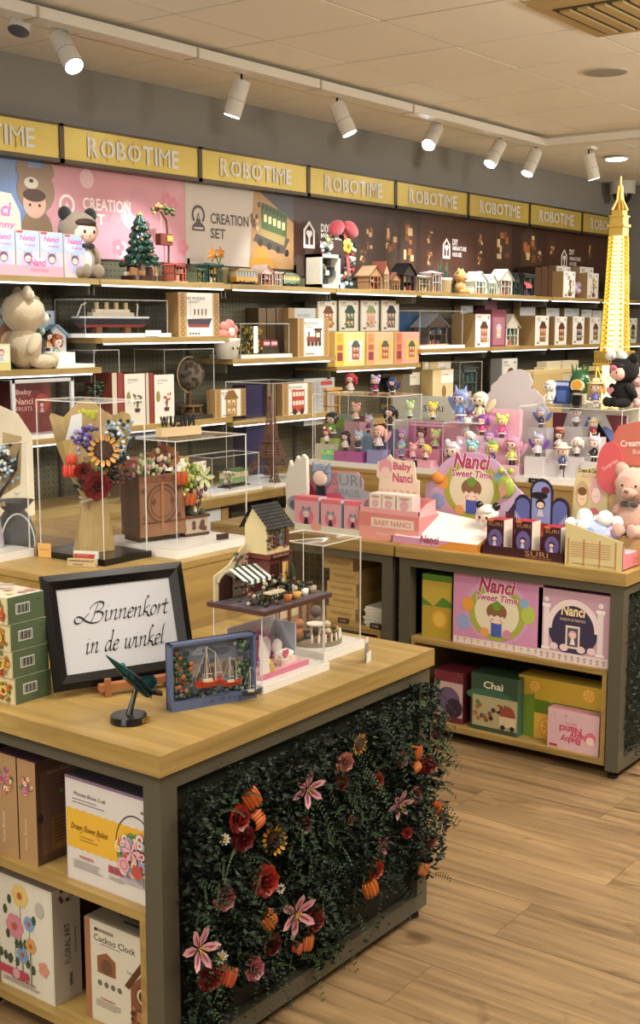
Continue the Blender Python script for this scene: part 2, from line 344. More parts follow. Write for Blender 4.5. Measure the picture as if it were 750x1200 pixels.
# glowing recessed lamp, ceiling speaker, vent, camera dome
p = hit(722, 185, z=CEIL-.02); t = thing('downlight', (p.x, p.y, CEIL-.02), 0, 'round recessed downlight glowing near the far right corner of the ceiling', 'ceiling light')
m = MB(); m.cyl((0, 0, -.002), (0, 0, -.012), .10, .09, 'ecebe6', 24); m.build('trim_ring', 'gl', t); m = MB(); m.cyl((0, 0, -.012), (0, 0, -.016), .075, .075, 'ffffff', 24); m.build('lens', 'lens', t)
spot((p.x, p.y, CEIL-.06), (p.x, p.y, 0), 25, 90)
p = hit(710, 84, z=CEIL-.01); t = thing('ceiling_speaker', (p.x, p.y, CEIL-.008), 0, 'round flat grey speaker grille set in the ceiling tiles', 'speaker')
m = MB(); m.cyl((0, 0, 0), (0, 0, -.008), .115, .112, 'b9b3a2', 28); m.build('rim', 'mt', t); m = MB(); m.cyl((0, 0, -.008), (0, 0, -.010), .1, .1, '9a948a', 28); m.build('mesh', 'mt', t)
vent = thing('air_vent', (5.25, 2.1, CEIL-.03), 0, 'beige louvred air conditioning cassette in the ceiling at top right', 'air vent')
vx0, vx1, vy0, vy1 = -.56, .12, -.45, .36
m = MB(); m.box(vx0, vx1, vy0, vy1, .0, .022, 'c0a468'); m.build('panel', 'vent', vent)
for k in range(9):
    m = MB(); y = vy0+.08+k*.075; m.box(vx0+.13, vx1-.07, y, y+.045, -.012, .0, '9a7f4a'); m.build('louvre', 'vent', vent)
m = MB(); m.box(vx0+.11, vx1-.05, vy0+.05, vy1-.06, -.003, .0005, '3a3222'); m.build('grille_back', 'mt', vent)
p = hit(726, 222, y=4.75); t = thing('security_camera', (p.x, 4.72, CEIL), 0, 'white domed security camera with black eye in the far ceiling corner', 'camera')
m = MB(); m.cyl((0, 0, -.002), (0, 0, -.12), .115, .115, 'cfccc2', 20); m.build('housing', 'gl', t)
m = MB(); m.ell(0, 0, -.12, .085, .085, .09, '101010', 18, 10); m.build('dome', 'gl', t)
# ================================================================== WALL SHELVING
J = [4.28+.98*k for k in range(8)]; LEFT = 3.30; FY = 4.52; BY = 4.86
def shelf(x0, x1, zt, name='display_shelf', lab='', fy=FY, led=True, th=.028, ledl=None):
    t = thing(name, (x0, fy, zt-th), 0, lab, 'shelf', None)
    bx(x0+.004, x1-.004, fy, BY-.014, zt-th, zt, 'board', 'oakx', t)
    if led: bx(x0+.03, x1-.06, fy+.006, fy+.02, zt-th-.007, zt-th, 'light_strip', 'led', t)
    for x in (x0+.012, x1-.02): bx(x, x+.008, fy+.06, BY-.014, zt-th-.05, zt-th, 'bracket', 'frame', t)
    return t
bn = ['leftmost bay', 'bay of the wooden ship box', 'bay of the lighted tunnel model', 'bay of the yellow and pink kit boxes', 'bay of the small cabin model', 'bay left of the golden tower', 'bay behind the golden tower', 'last bay at the far end']
Z1 = 1.872
for k in range(8):
    x0 = LEFT+.98*k; x1 = x0+.98
    shelf(x0, x1, Z1, lab='top oak display shelf in the '+bn[k])
    t = thing('pegboard_panel', (x0, BY, .0), 0, 'dark olive perforated back panel in the '+bn[k], 'back panel')
    bx(x0+.001, x1-.001, BY, BY+.015, .05, 2.02, 'perforated_sheet', 'peg', t)
    m = MB(); m.box(.0, .022, -.012, 0, .05, 2.02, '35332b'); m.build('upright', 'mt', t, (.0, 0, 0))
Z2 = [1.445, 1.588, 1.462, 1.395, 1.487, 1.487, 1.487, 1.487]
rl = ['second-row oak shelf under the seated cream teddy', 'second-row oak shelf carrying the glazed ocean liner', 'second-row oak shelf with the lit tunnel and flower pot', 'second-row oak shelf holding three pastel kit boxes', 'second-row oak shelf under the triangular cabin case',
      'second-row oak shelf of white-fronted kits left of the golden tower', 'second-row oak shelf behind the golden tower', 'second-row oak shelf at the far end right of the golden tower']
for k in range(8): shelf(LEFT+.98*k, LEFT+.98*(k+1), Z2[k], lab=rl[k])
Z3 = [1.12, 1.142, 1.118, 1.04, 1.10, 1.10, 1.10, 1.10]
rl3 = ['third-row oak shelf at the left edge behind the flower cases', 'third-row oak shelf with the bonsai boxes and globe', 'third-row oak shelf behind the brown lattice tower', 'third-row oak shelf behind the pink figure case', 'third-row oak shelf behind the upper figurines', 'third-row oak shelf behind the white scalloped card', 'third-row oak shelf with pale cartons near golden tower', 'third-row oak shelf at far right']
for k in range(8): shelf(LEFT+.98*k, LEFT+.98*(k+1), Z3[k], lab=rl3[k], led=(k < 3))
for k in range(5): shelf(LEFT+.98*k, LEFT+.98*(k+1), .775, lab=['low', 'low', 'low', 'low', 'low'][k]+' deep oak base shelf in the '+bn[k], fy=4.16, led=False, th=.045, name='base_shelf')
for k in range(3): shelf(LEFT+.98*k, LEFT+.98*(k+1), .50, lab='lowest oak shelf near the floor in the '+bn[k], fy=4.12, led=False, name='bottom_shelf')
# ---- posters
def wz(px, py, y=BY-.004): return hit(px, py, y=y)
PB = wz(183, 307).z; PT = 2.45
def poster(x0, x1, zb, zt, base, lab, art):
    t = thing('poster', (x0, BY-.012, zb), 0, lab, 'poster'); W = x1-x0; H = zt-zb
    m = MB(); m.box(0, W-.002, 0, .010, 0, H, base); bo = m.build('board', 'pr', t)
    m = MB(); art(m, W, H); m.build('print', 'pr', t); return t
def logo(m, cx, cz, r, col, bg):       # ring above a stamp foot
    m.ring(cx, cz, r*.72, r, -.0012, col, 28, -.25*pi, 1.25*pi); m.poly([(cx-r*.95, cz-r*1.6), (cx+r*.95, cz-r*1.6), (cx+r*.95, cz-r*1.15), (cx+r*.55, cz-r*.8), (cx-r*.55, cz-r*.8), (cx-r*.95, cz-r*1.15)], -.0012, col)
    m.poly([(cx-r*.42, cz-r*.82), (cx+r*.42, cz-r*.82), (cx, cz+r*.3)], -.0014, col); m.poly([(cx-r*.14, cz-r*.35), (cx+r*.14, cz-r*.35), (cx, cz)], -.0018, bg)
    m.rect(cx-r*.7, cx+r*.7, cz-r*1.42, cz-r*1.22, -.0018, bg)
def house_logo(m, cx, cz, r, col, bg):
    o = [(cx-r*.7, cz-r), (cx-r*.7, cz+r*.35), (cx, cz+r), (cx+r*.7, cz+r*.35), (cx+r*.7, cz-r)]; i = [(cx+(a-cx)*.68, cz+(b-cz)*.74) for a, b in o]
    m.poly(o, -.0012, col); m.poly(i, -.0016, bg)
    m.disc(cx-r*.16, cz+r*.12, r*.2, -.002, col); m.disc(cx+r*.16, cz+r*.12, r*.2, -.002, col); m.poly([(cx-r*.34, cz+r*.06), (cx, cz-r*.38), (cx+r*.34, cz+r*.06)], -.0021, col); m.rect(cx-r*.09, cx+r*.09, cz-r, cz-r*.25, -.002, col)
def blob_bear(m, cx, cz, s, fur, face, y=-.002):
    for a in (-1, 1): m.disc(cx+a*s*.33, cz+s*.78, s*.17, y, fur)
    m.disc(cx, cz+s*.38, s*.5, y-.0003, fur, rz=s*.46); m.disc(cx, cz-s*.45, s*.42, y-.0002, fur, rz=s*.48); m.disc(cx-s*.05, cz+s*.12, s*.3, y-.0006, face); m.disc(cx-s*.05, cz+s*.28, s*.3, y-.0008, '4a3128', rz=s*.13)
def lx(px, y=BY-.004): return hit(px, 260, y=y).x
xs = [LEFT, lx(54), lx(216), lx(343)]
def a1(m, W, H):
    m.disc(W*.9, H*.78, .07, -.0009, 'b58fa8'); m.disc(W*.55, H*.2, .12, -.0009, '93aad0'); q = hit(41, 236, y=BY-.004); bx_, bz_ = q.x-xs[0], q.z-PB; blob_bear(m, bx_, bz_-.04, .24, '94795f', 'd9ae96'); [m.disc(bx_+s*.03-.012, bz_-.02, .008, -.004, '2a2220', 8) for s in (-1, 1)]; m.disc(bx_-.03, bz_+.085, .045, -.004, 'dcd2c2', rz=.028); m.disc(bx_-.03, bz_+.095, .014, -.0045, '3a2c26', rz=.009); m.poly([(W*.52, H*.9), (W*.55, H*.86), (W*.52, H*.82), (W*.49, H*.86)], -.001, 'ffffff')
poster(xs[0], xs[1], PB, PT, '7b93bf', 'blue wall poster with a brown teddy-hooded character', a1)
def P2(x0, px, py): p = hit(px, py, y=BY-.004); return p.x-x0, p.z-PB
def a2(m, W, H):
    for i in range(9): m.disc(random.uniform(.05, W-.05), random.uniform(.05, H-.05), random.uniform(.03, .09), -.0006, ('d79ba5', 'e6bcc3', 'cf8e9a')[i % 3])
    for px, py in ((137, 290), (194, 235), (201, 240), (213, 290)):
        a, b = P2(xs[1], px, py)
        for k in range(5): m.disc(a+.028*cos(k*1.257), b+.028*sin(k*1.257), .018, -.0008, 'd6808e')
    a, b = P2(xs[1], 77, 240); logo(m, a, b, .052, 'f3e6df', 'd3939e'); a, b = P2(xs[1], 124, 241); m.text('CREATION', a, b, -.0012, 'f5e9e4', w=.34, h=.062, bold=.02); a, b = P2(xs[1], 110, 257); m.text('SET', a, b, -.0012, 'f5e9e4', w=.135, h=.058, bold=.02)
poster(xs[1], xs[2], PB, PT, 'd3939e', 'pink wall poster with white ring emblem, white lettering and blossoms', a2)
def tram(m, cx, cz, s, y, body, frame='d8c58a'):
    m.poly([(cx-s, cz-.35*s), (cx+s*.7, cz-.75*s), (cx+s*1.1, cz-.2*s), (cx-s*.6, cz+.2*s)], y, '4d463c'); m.poly([(cx-s*.8, cz-.1*s), (cx+s*.75, cz-.45*s), (cx+s*.9, cz+.15*s), (cx-s*.5, cz+.55*s)], y-.0004, frame)
    m.poly([(cx-s*.55, cz+.1*s), (cx+s*.9, cz-.15*s), (cx+s*.95, cz+.7*s), (cx-s*.5, cz+1.0*s)], y-.0008, body)
    for k in range(5): a = cx-s*.4+k*s*.26; b = cz+.45*s-k*s*.055; m.rect(a, a+s*.17, b-.12*s, b+.14*s, y-.0012, 'efe2a8')
    for k in range(4): m.disc(cx-s*.6+k*s*.5, cz-.4*s-k*.1*s, s*.13, y-.0012, '2c2620')
def a3(m, W, H):
    a, b = P2(xs[2], 290, 260); m.poly([(a, 0), (W-.002, 0), (W-.002, H-.01), (a+.05, H-.01)], -.0004, 'b48a5a'); m.poly([(a+.1, H-.01), (W-.002, H*.62), (W-.002, H-.01)], -.0007, '4b4a52'); m.poly([(a, 0), (a+.25, .0), (a+.1, .16)], -.0008, 'c98d36')
    a, b = P2(xs[2], 316, 272); tram(m, a, b, .17, -.0012, '4c6636', 'a8905a'); [m.rect(a-.12+k*.035, a-.1+k*.035, b+.14-k*.008, b+.17-k*.008, -.003, '3c3a34') for k in range(8)]; [m.disc(a-.18+.05*random.random(), b+.1*random.random(), .015, -.003-.0002*k, ('6a4a34', 'd9b48a', '3c2e28')[k % 3]) for k in range(9)]; a, b = P2(xs[2], 231, 252); logo(m, a, b, .055, '3b2a23', 'c9bcb0')
    a, b = P2(xs[2], 268, 258); m.text('CREATION', a, b, -.0012, '3b2a23', w=.34, h=.062, bold=.02); a, b = P2(xs[2], 254, 274); m.text('SET', a, b, -.0012, '3b2a23', w=.13, h=.058, bold=.02)
poster(xs[2], xs[3], PB, PT, 'cbbfb3', 'cream wall poster with dark ring emblem and a green tram picture', a3)
def mini(m, cx, cz, w, h, y, cols=('7a4a2c', 'a8663c', 'd9b98a', '4a3526')):
    m.poly([(cx-w/2, cz-h/2), (cx+w/2, cz-h/2), (cx+w/2, cz+h*.3), (cx, cz+h/2), (cx-w/2, cz+h*.3)], y, cols[3])
    for i in range(9):
        a = random.uniform(-.4, .2)*w; b = random.uniform(-.42, .2)*h; m.rect(cx+a, cx+a+w*random.uniform(.12, .3), cz+b, cz+b+h*random.uniform(.08, .2), y-.0003*(i+1), cols[i % 3])
PB2 = wz(500, 331).z
xb = [xs[3], lx(450), lx(492), lx(600), lx(640), lx(716)]
def a4(m, W, H):
    a, b = hit(361, 275, y=BY-.004).x-xs[3], hit(361, 275, y=BY-.004).z-PB2; house_logo(m, a, b, .085, 'efe6dd', '43291f'); m.text('DIY', a+.17, b+.05, -.0012, 'efe6dd', w=.09, h=.05, bold=.02); m.text('MINIATURE', a+.24, b, -.0012, 'efe6dd', w=.23, h=.035, bold=.02); m.text('HOUSE', a+.19, b-.05, -.0012, 'efe6dd', w=.14, h=.035, bold=.02)
    for px, py, w, h in ((432, 278, .12, .2), (424, 300, .1, .12)):
        q = hit(px, py, y=BY-.004); mini(m, q.x-xs[3], q.z-PB2, w, h, -.001)
poster(xb[0], xb[1], PB2, PT, '43291f', 'dark brown wall poster with white house emblem behind the wreath', a4)
def mk(xo, items):
    def f(m, W, H):
        for px, py, w, h in items: q = hit(px, py, y=BY-.004); mini(m, q.x-xo, q.z-PB2, w, h, -.001)
    return f
poster(xb[1], xb[2], PB2, PT, '3a251c', 'dark poster of tall miniature houses above the beige house model', mk(xb[1], ((457, 285, .16, .34), (477, 285, .2, .36))))
def a6(m, W, H):
    mk(xb[2], ((502, 276, .09, .15), (502, 301, .09, .15), (561, 281, .1, .16), (561, 301, .1, .14), (588, 284, .25, .34)))(m, W, H)
    q = hit(522, 291, y=BY-.004); a, b = q.x-xb[2], q.z-PB2; house_logo(m, a, b, .075, 'efe6dd', '4a2c20'); m.text('DIY', a+.125, b+.05, -.0012, 'efe6dd', w=.08, h=.045, bold=.02); m.text('MINIATURE', a+.19, b+.005, -.0012, 'efe6dd', w=.20, h=.032, bold=.02); m.text('HOUSE', a+.155, b-.04, -.0012, 'efe6dd', w=.13, h=.032, bold=.02)
poster(xb[2], xb[3], PB2, PT, '4a2c20', 'brown poster with white house emblem above the snake plant', a6)
poster(xb[3], xb[4], PB2, PT, '38221a', 'brown poster with a reddish lantern house beside the golden tower side', mk(xb[3], ((619, 291, .28, .36), (631, 300, .1, .14))))
def a8(m, W, H):
    mk(xb[4], ((646, 290, .1, .16), (690, 294, .1, .16)))(m, W, H)
    q = hit(660, 303, y=BY-.004); a, b = q.x-xb[4], q.z-PB2; house_logo(m, a, b, .08, 'e6ddd4', '45291e'); m.text('DIY', a+.15, b+.06, -.0012, 'e6ddd4', w=.1, h=.045, bold=.02); m.text('MINIATURE', a+.22, b+.005, -.0012, 'e6ddd4', w=.22, h=.032, bold=.02); m.text('HOUSE', a+.18, b-.04, -.0012, 'e6ddd4', w=.14, h=.032, bold=.02)
poster(xb[4], 11.1, PB2, PT, '45291e', 'farthest brown poster with white house emblem left of the golden tower', a8)
# ---- gold signs
SY = 4.76; SB, STP = 2.436, 2.624
sx = [hit(px, 200, y=SY).x for px in (73.5, 235, 362, 464.5, 550, 622.5, 684.5, 738)]; sx = [sx[0]-.99]+sx
sl = ['gold shop sign cut by the left edge of the picture', 'gold shop sign above the pink poster, first complete one', 'gold shop sign above the cream poster', 'gold shop sign above the wreath', 'gold shop sign above the snake plant', 'gold shop sign above the small greenhouse', 'gold shop sign above the stacked brown boxes', 'gold shop sign partly hidden by the golden tower tip']
def slit(m, cx, cz, h, y): m.rect(cx-.0045, cx+.0045, cz-h*.62, cz+h*.62, y, 'c3a24d')
for k in range(8):
    x0, x1 = sx[k], sx[k+1]; W = x1-x0; t = thing('shop_sign', (x0, SY, SB), 0, sl[k], 'sign', 'gold shop signs over the shelves')
    H = STP-SB+ (0 if k else 0)
    m = MB(); m.box(.016, W-.014, .006, .09, .02, H-.012, 'ffffff'); pa = m.build('panel', 'gold', t)
    m = MB()
    for a in ((0, W, 0, .1, H-.012, H), (0, W, 0, .1, 0, .02), (0, .016, 0, .1, 0, H), (W-.014, W, 0, .1, 0, H)): m.box(*a, 'ffffff')
    m.build('frame', 'trim', t)
    m = MB(); n = MB(); word = 'ROBOTIME'; hs = [.1]+[.092]*7
    ws = [textmesh(c, .02)[3]-textmesh(c, .02)[2] for c in word]; gap = .1; tot = sum(ws)+gap*7; TWd = W*.66; sc = TWd/tot; x = W*.5-TWd/2+W*.0; cz = H*.5+.003
    for c, wd, hh in zip(word, ws, hs):
        m.text(c, x+wd*sc/2, cz, .002, 'ffffff', w=wd*sc, h=hh, bold=0 if c == 'M' else .02)
        if c in 'OBR': n.rect(x+wd*sc*(.5 if c == 'O' else .36)-.0045, x+wd*sc*(.5 if c == 'O' else .36)+.0045, cz-hh*.6, cz+hh*.6, .0012, 'c3a24d')
        if c == 'M': n.rect(x+wd*sc*.5-.004, x+wd*sc*.5+.004, cz-hh*.6, cz, .0012, 'c3a24d')
        x += (wd+gap)*sc
    m.build('lettering', 'silver', pa); n.build('stencil_bridge', 'gold', pa)
# right wall shelving, mostly outside the frame
t = thing('side_pegboard', (RX-.02, 4.2, 0), 0, 'grey perforated panel on the side wall at the right edge', 'back panel'); bx(RX-.02, RX-.004, 2.6, 4.57, .05, 2.45, 'perforated_sheet', 'peg', t)
for z, lb in ((1.86, 'short top shelf on the side wall at the right edge'), (1.48, 'short second shelf on the side wall at the right edge')):
    t = thing('side_shelf', (RX-.3, 2.6, z-.03), 0, lb, 'shelf'); bx(RX-.32, RX-.02, 2.6, 4.44, z-.03, z, 'board', 'oaky', t)
# ================================================================== TABLES
def table(name, x0, x1, y0, y1, lab, openface=True, panel=True, zt=.775):
    t = thing(name, (x0, y0, 0), 0, lab, 'display table')
    bx(x0, x1, y0, y1, zt-.046, zt, 'tabletop', 'oaky', t, .0015)
    a = .012; b = .05; zc = zt-.046; fx0, fx1, fy0, fy1 = x0+a, x1-a*.4, y0+a, y1-a
    for px_, py_ in ((fx0, fy0), (fx1-b, fy0), (fx0, fy1-b), (fx1-b, fy1-b)): bx(px_, px_+b, py_, py_+b, .03, zc, 'post', 'frame', t, .002)
    for px_, py_ in ((fx0+.03, fy0+.03), (fx1-.03, fy0+.03), (fx0+.03, fy1-.03), (fx1-.03, fy1-.03)):
        m = MB(); m.cyl((0, 0, 0), (0, 0, .01), .02, .02, '1a1a18'); m.cyl((0, 0, .01), (0, 0, .03), .008, .008, '1a1a18'); m.build('foot', 'mt', t, (px_-x0, py_-y0, 0))
    for y in (fy0, fy1-.04):
        bx(fx0+b, fx1-b, y, y+.04, zc-.04, zc, 'rail', 'frame', t); bx(fx0+b, fx1-b, y, y+.04, .03, .075, 'rail', 'frame', t)
    for x in (fx0, fx1-.04): bx(x, x+.04, fy0+b, fy1-b, zc-.035, zc, 'rail', 'frame', t)
    bx(fx0+b, fx1-b, fy0+.030, fy0+.036, .075, zc-.04, 'side_panel', 'dark', t)
    bx(fx1-.03, fx1-.02, fy0+b, fy1-b, .05, zc-.035, 'back_panel', 'peg', t)
    # wooden insert: upper shelf on two uprights, base board
    ix0 = fx0+.005; ix1 = fx1-.05
    bx(ix0, ix1, fy0+b+.006, fy1-b-.006, .385, .407, 'shelf_board', 'oaky', t); bx(ix0, ix1, fy0+b+.006, fy1-b-.006, .045, .068, 'base_board', 'oaky', t)
    for y in (fy0+b+.006, fy1-b-.024): bx(ix0, ix1, y, y+.018, .068, .385, 'upright_board', 'oakz', t)
    return t
TZ = .775; SZ = .407; BZ = .068
ft = table('display_table', 1.76, 2.835, 1.72, 2.393, 'nearest oak-topped display table with the floral panel on its side')
ta = table('display_table', 4.12, 4.78, 1.71, 2.69, 'far oak-topped display table at right, pink boxes on its shelf')
tb = table('display_table', 4.12, 4.78, 2.70, 3.68, 'oak-topped display table behind the house models, wooden crates on its shelf')
def riser(x0, x1, y0, y1, lab, zt=.977):
    t = thing('raised_platform', (x0, y0, 0), 0, lab, 'display platform')
    bx(x0, x1, y0, y1, .04, zt-.02, 'body_panel', 'oakx' if x0 < 3 else 'oaky', t); bx(x0-.004, x1+.004, y0-.004, y1, zt-.018, zt, 'top_board', 'oaky', t, .0015); bx(x0+.02, x1-.02, y0+.02, y1-.02, 0, .04, 'plinth', 'dark', t); return t
RZ = .977
table('display_table', 1.12, 2.198, 2.405, 3.3, 'oak display table at the left edge behind the stack of green boxes')
rl_ = riser(2.205, 3.0, 2.40, 3.30, 'tall oak block standing on the near table area, carrying the flower display cases')
riser(4.79, 5.75, 1.75, 3.68, 'tall oak platform behind the blind box displays, carrying the figure cases')
# ================================================================== PRINTED ART
def d_ship(m, x, z, s, y, c=('3b3440', '8c3b33', 'd9cfc0')):
    m.poly([(x-s, z-.35*s), (x+.75*s, z-.35*s), (x+s, z), (x-s*1.05, z-.05*s)], y, c[0]); m.poly([(x-s*.95, z-.5*s), (x+.7*s, z-.5*s), (x+.78*s, z-.33*s), (x-s, z-.33*s)], y-.0003, c[1])
    m.rect(x-.7*s, x+.6*s, z-.02*s, z+.16*s, y-.0003, c[2])
    for k in range(4): m.rect(x-.5*s+k*.3*s, x-.4*s+k*.3*s, z+.16*s, z+.5*s, y-.0005, '6b4a40')
    m.rect(x-.8*s, x-.78*s, z, z+.9*s, y-.0005, '555555')
def d_train(m, x, z, s, y, c='8a4a3a'):
    m.rect(x-.8*s, x+.2*s, z-.1*s, z+.25*s, y, c); m.rect(x+.1*s, x+.75*s, z-.1*s, z+.65*s, y-.0003, '6b3328'); m.rect(x+.0*s, x+.85*s, z+.65*s, z+.78*s, y-.0005, '3f241c'); m.rect(x+.22*s, x+.6*s, z+.2*s, z+.5*s, y-.0006, 'e8d6c0'); m.rect(x-.65*s, x-.5*s, z+.25*s, z+.55*s, y-.0005, '3f241c')
    for k in range(4): m.disc(x-.6*s+k*.4*s, z-.22*s, .17*s, y-.0007, '4a2a22', 12)
def d_bus(m, x, z, s, y, c='b5372b'):
    m.rect(x-.7*s, x+.7*s, z-.7*s, z+.8*s, y, c)
    for r in (.35, -.25):
        for k in range(4): m.rect(x-.6*s+k*.32*s, x-.35*s+k*.32*s, z+r*s, z+(r+.3)*s, y-.0004, 'ecd9c8')
    for k in (-.4, .4): m.disc(x+k*s, z-.7*s, .22*s, y-.0005, '2a2020', 12)
def d_house(m, x, z, s, y, c='a96a48', r='6d3b2c', w='efd9b4'):
    m.rect(x-.6*s, x+.6*s, z-.8*s, z+.5*s, y, c); m.poly([(x-.8*s, z+.45*s), (x+.8*s, z+.45*s), (x+.3*s, z+1.05*s), (x-.3*s, z+1.05*s)], y-.0003, r)
    for a, b in ((-.4, .0), (.1, .0), (-.4, -.6), (.1, -.6)): m.rect(x+a*s, x+(a+.3)*s, z+b*s, z+(b+.36)*s, y-.0005, w); m.rect(x+(a+.05)*s, x+(a+.2)*s, z+b*s, z+(b+.2)*s, y-.0007, r)
def d_tree(m, x, z, s, y, leaf='c9586a', pot='5b3f35'):
    m.poly([(x-.08*s, z-.6*s), (x+.1*s, z-.6*s), (x+.25*s, z), (x, z+.6*s), (x-.1*s, z+.1*s)], y, '5b4234')
    for i in range(14): m.disc(x+random.uniform(-.6, .7)*s, z+random.uniform(-.15, 1)*s, .13*s, y-.0003-.00005*i, leaf, 8)
    m.poly([(x-.45*s, z-.55*s), (x+.45*s, z-.55*s), (x+.33*s, z-.95*s), (x-.33*s, z-.95*s)], y-.0008, pot)
def d_chibi(m, x, z, s, y, hair='6b4a7a', dress='b9c9e8', skin='f4d3c0', ear=None):
    m.poly([(x-.35*s, z-.9*s), (x+.35*s, z-.9*s), (x+.15*s, z-.1*s), (x-.15*s, z-.1*s)], y, dress); m.disc(x, z+.3*s, .5*s, y-.0003, hair, 16); m.disc(x, z+.2*s, .38*s, y-.0005, skin, 14, rz=.3*s)
    for a in (-.16, .16): m.disc(x+a*s, z+.18*s, .05*s, y-.0007, '3a2a30', 8)
    if ear:
        for a in (-.38, .38): m.disc(x+a*s, z+.75*s, .17*s, y-.0001, ear, 10)
def d_flowers(m, x, z, s, y, n=22, cols=('e9b7c0', 'd97a6a', 'f0d27a', '8fa3c9', 'c9ba5a', 'f5efe6')):
    for i in range(n):
        a = random.uniform(0, 6.28); r = s*sqrt(random.random())*.85; q = s*random.uniform(.1, .22); cc = random.choice(cols); px, pz = x+r*cos(a), z+r*sin(a)
        m.disc(px, pz, q, y-.0001*i, random.choice(('6f8a4a', '55703c')) if i < n//3 else cc, 9); 
        if i >= n//3: m.disc(px, pz, q*.45, y-.0001*i-.00005, 'b0562f', 7)
def d_lines(m, x0, x1, z, n, y, col='55504a', st=.006, h=.0022):
    for k in range(n): m.rect(x0, x0+(x1-x0)*random.uniform(.6, 1), z-k*st, z-k*st+h, y, col)
ART = dict(ship=d_ship, train=d_train, bus=d_bus, house=d_house, tree=d_tree)
def kraft_art(kind, **kw):
    def f(m, w, h):
        y = -.0006; m.rect(-w*.30, w*.33, .002, h-.002, y, 'e9e7e1')
        for a in (-.40, .42): 
            for k in range(7): m.ring(w*a, h*(.08+.14*k), w*.03, w*.045, y, '6b4c2a', 8)
        m.text('3D PUZZLE', -w*.08, h*.87, y-.0004, '4a4744', w=w*.44, h=h*.06, bold=.02); d_lines(m, -w*.26, w*.02, h*.80, 2, y-.0004, '6a6662', h*.035, h*.012)
        ART[kind](m, w*.02, h*.42, w*.30, y-.0004, **kw)
        for k in range(4): m.rect(-w*.25+k*w*.07, -w*.2+k*w*.07, h*.05, h*.09, y-.0004, '5a4a3a')
    return f
def diy_art(kind='house', **kw):
    def f(m, w, h):
        y = -.0006; m.rect(-w*.42, w*.42, h*.02, h*.98, y, 'ecebe6'); m.text('DIY', -w*.25, h*.9, y-.0004, '7a5a32', w=w*.26, h=h*.075, bold=.03); d_lines(m, -w*.38, w*.1, h*.83, 2, y-.0004, '77736c', h*.03, h*.01)
        ART[kind](m, w*.06, h*.42, w*.36, y-.0004, **kw); [m.disc(w*(.06+random.uniform(-.3, .3)), h*random.uniform(.16, .3), w*.035, y-.003, random.choice(('6a7a3c', '8a4a4a', 'c9a86a')), 7) for i_ in range(7)]; m.rect(w*.28, w*.36, h*.86, h*.92, y-.0004, '55504a'); m.rect(-w*.36, -w*.2, h*.06, h*.12, y-.0004, '6b5b48')
    return f
def carton(name, lab, loc, w, d, h, front, side, top, art=None, rz=0, group=None, cat='box', body='carton', pr='front_print', mat='pr'):
    t = thing(name, loc, rz, lab, cat, group); m = MB(); m.box(-w/2, w/2, 0, d, 0, h, front, side, top); bo = m.build(body, mat, t)
    if art: m = MB(); art(m, w, h); m.build(pr, 'pr', t)
    return t
def wb(name, lab, px0, px1, pyt, zb, yf, d, front, side, top=None, art=None, group=None, cat='box', pyb=None):
    x0, x1 = hit(px0, pyt+20, y=yf).x, hit(px1, pyt+20, y=yf).x; h = hit((px0+px1)/2, pyt, y=yf).z-zb
    return carton(name, lab, ((x0+x1)/2, yf, zb), x1-x0, d, h, front, side, top or side, art, 0, group, cat)
def case(lab, x0, x1, y0, y1, zb, zt, bh=.02, base='wbase', group=None, over=.012, steps=(), name='display_case', cat='display case', back=None):
    cx, cy = (x0+x1)/2, (y0+y1)/2; t = thing(name, (cx, cy, zb), 0, lab, cat, group); W, D = (x1-x0)/2, (y1-y0)/2; H = zt-zb; th = .003
    m = MB(); m.box(-W-over, W+over, -D-over, D+over, 0, bh, 'ffffff'); m.build('base', base, t, bev=.002)
    def pane(a, b, c, d, e, f, thin):
        m = MB(); vs = [(a, c, e), (b, c, e), (b, d, e), (a, d, e), (a, c, f), (b, c, f), (b, d, f), (a, d, f)]
        for q, ax in (((0, 1, 5, 4), 1), ((2, 3, 7, 6), 1), ((1, 2, 6, 5), 0), ((3, 0, 4, 7), 0), ((4, 5, 6, 7), 2), ((3, 2, 1, 0), 2)):
            m.mi = 0 if ax == thin else 1; m.add([vs[i] for i in q], [(0, 1, 2, 3)], 'ffffff')
        m.build('pane', ['glass', 'edge'], t)
    pane(-W, W, -D, -D+th, bh, H-th, 1); pane(-W, W, D-th, D, bh, H-th, 1); pane(-W, -W+th, -D+th, D-th, bh, H-th, 0); pane(W-th, W, -D+th, D-th, bh, H-th, 0); pane(-W, W, -D, D, H-th, H, 2)
    for s in steps:
        m = MB(); m.box(s[0]-cx, s[1]-cx, s[2]-cy, s[3]-cy, s[4]-zb, s[5]-zb, s[6]); m.build('step', 'gl', t)
    if back:
        m = MB(); m.box(*(v-(cx, cx, cy, cy, zb, zb)[i] for i, v in enumerate(back[:6])), back[6]); m.build('backdrop', 'pr', t)
    return t
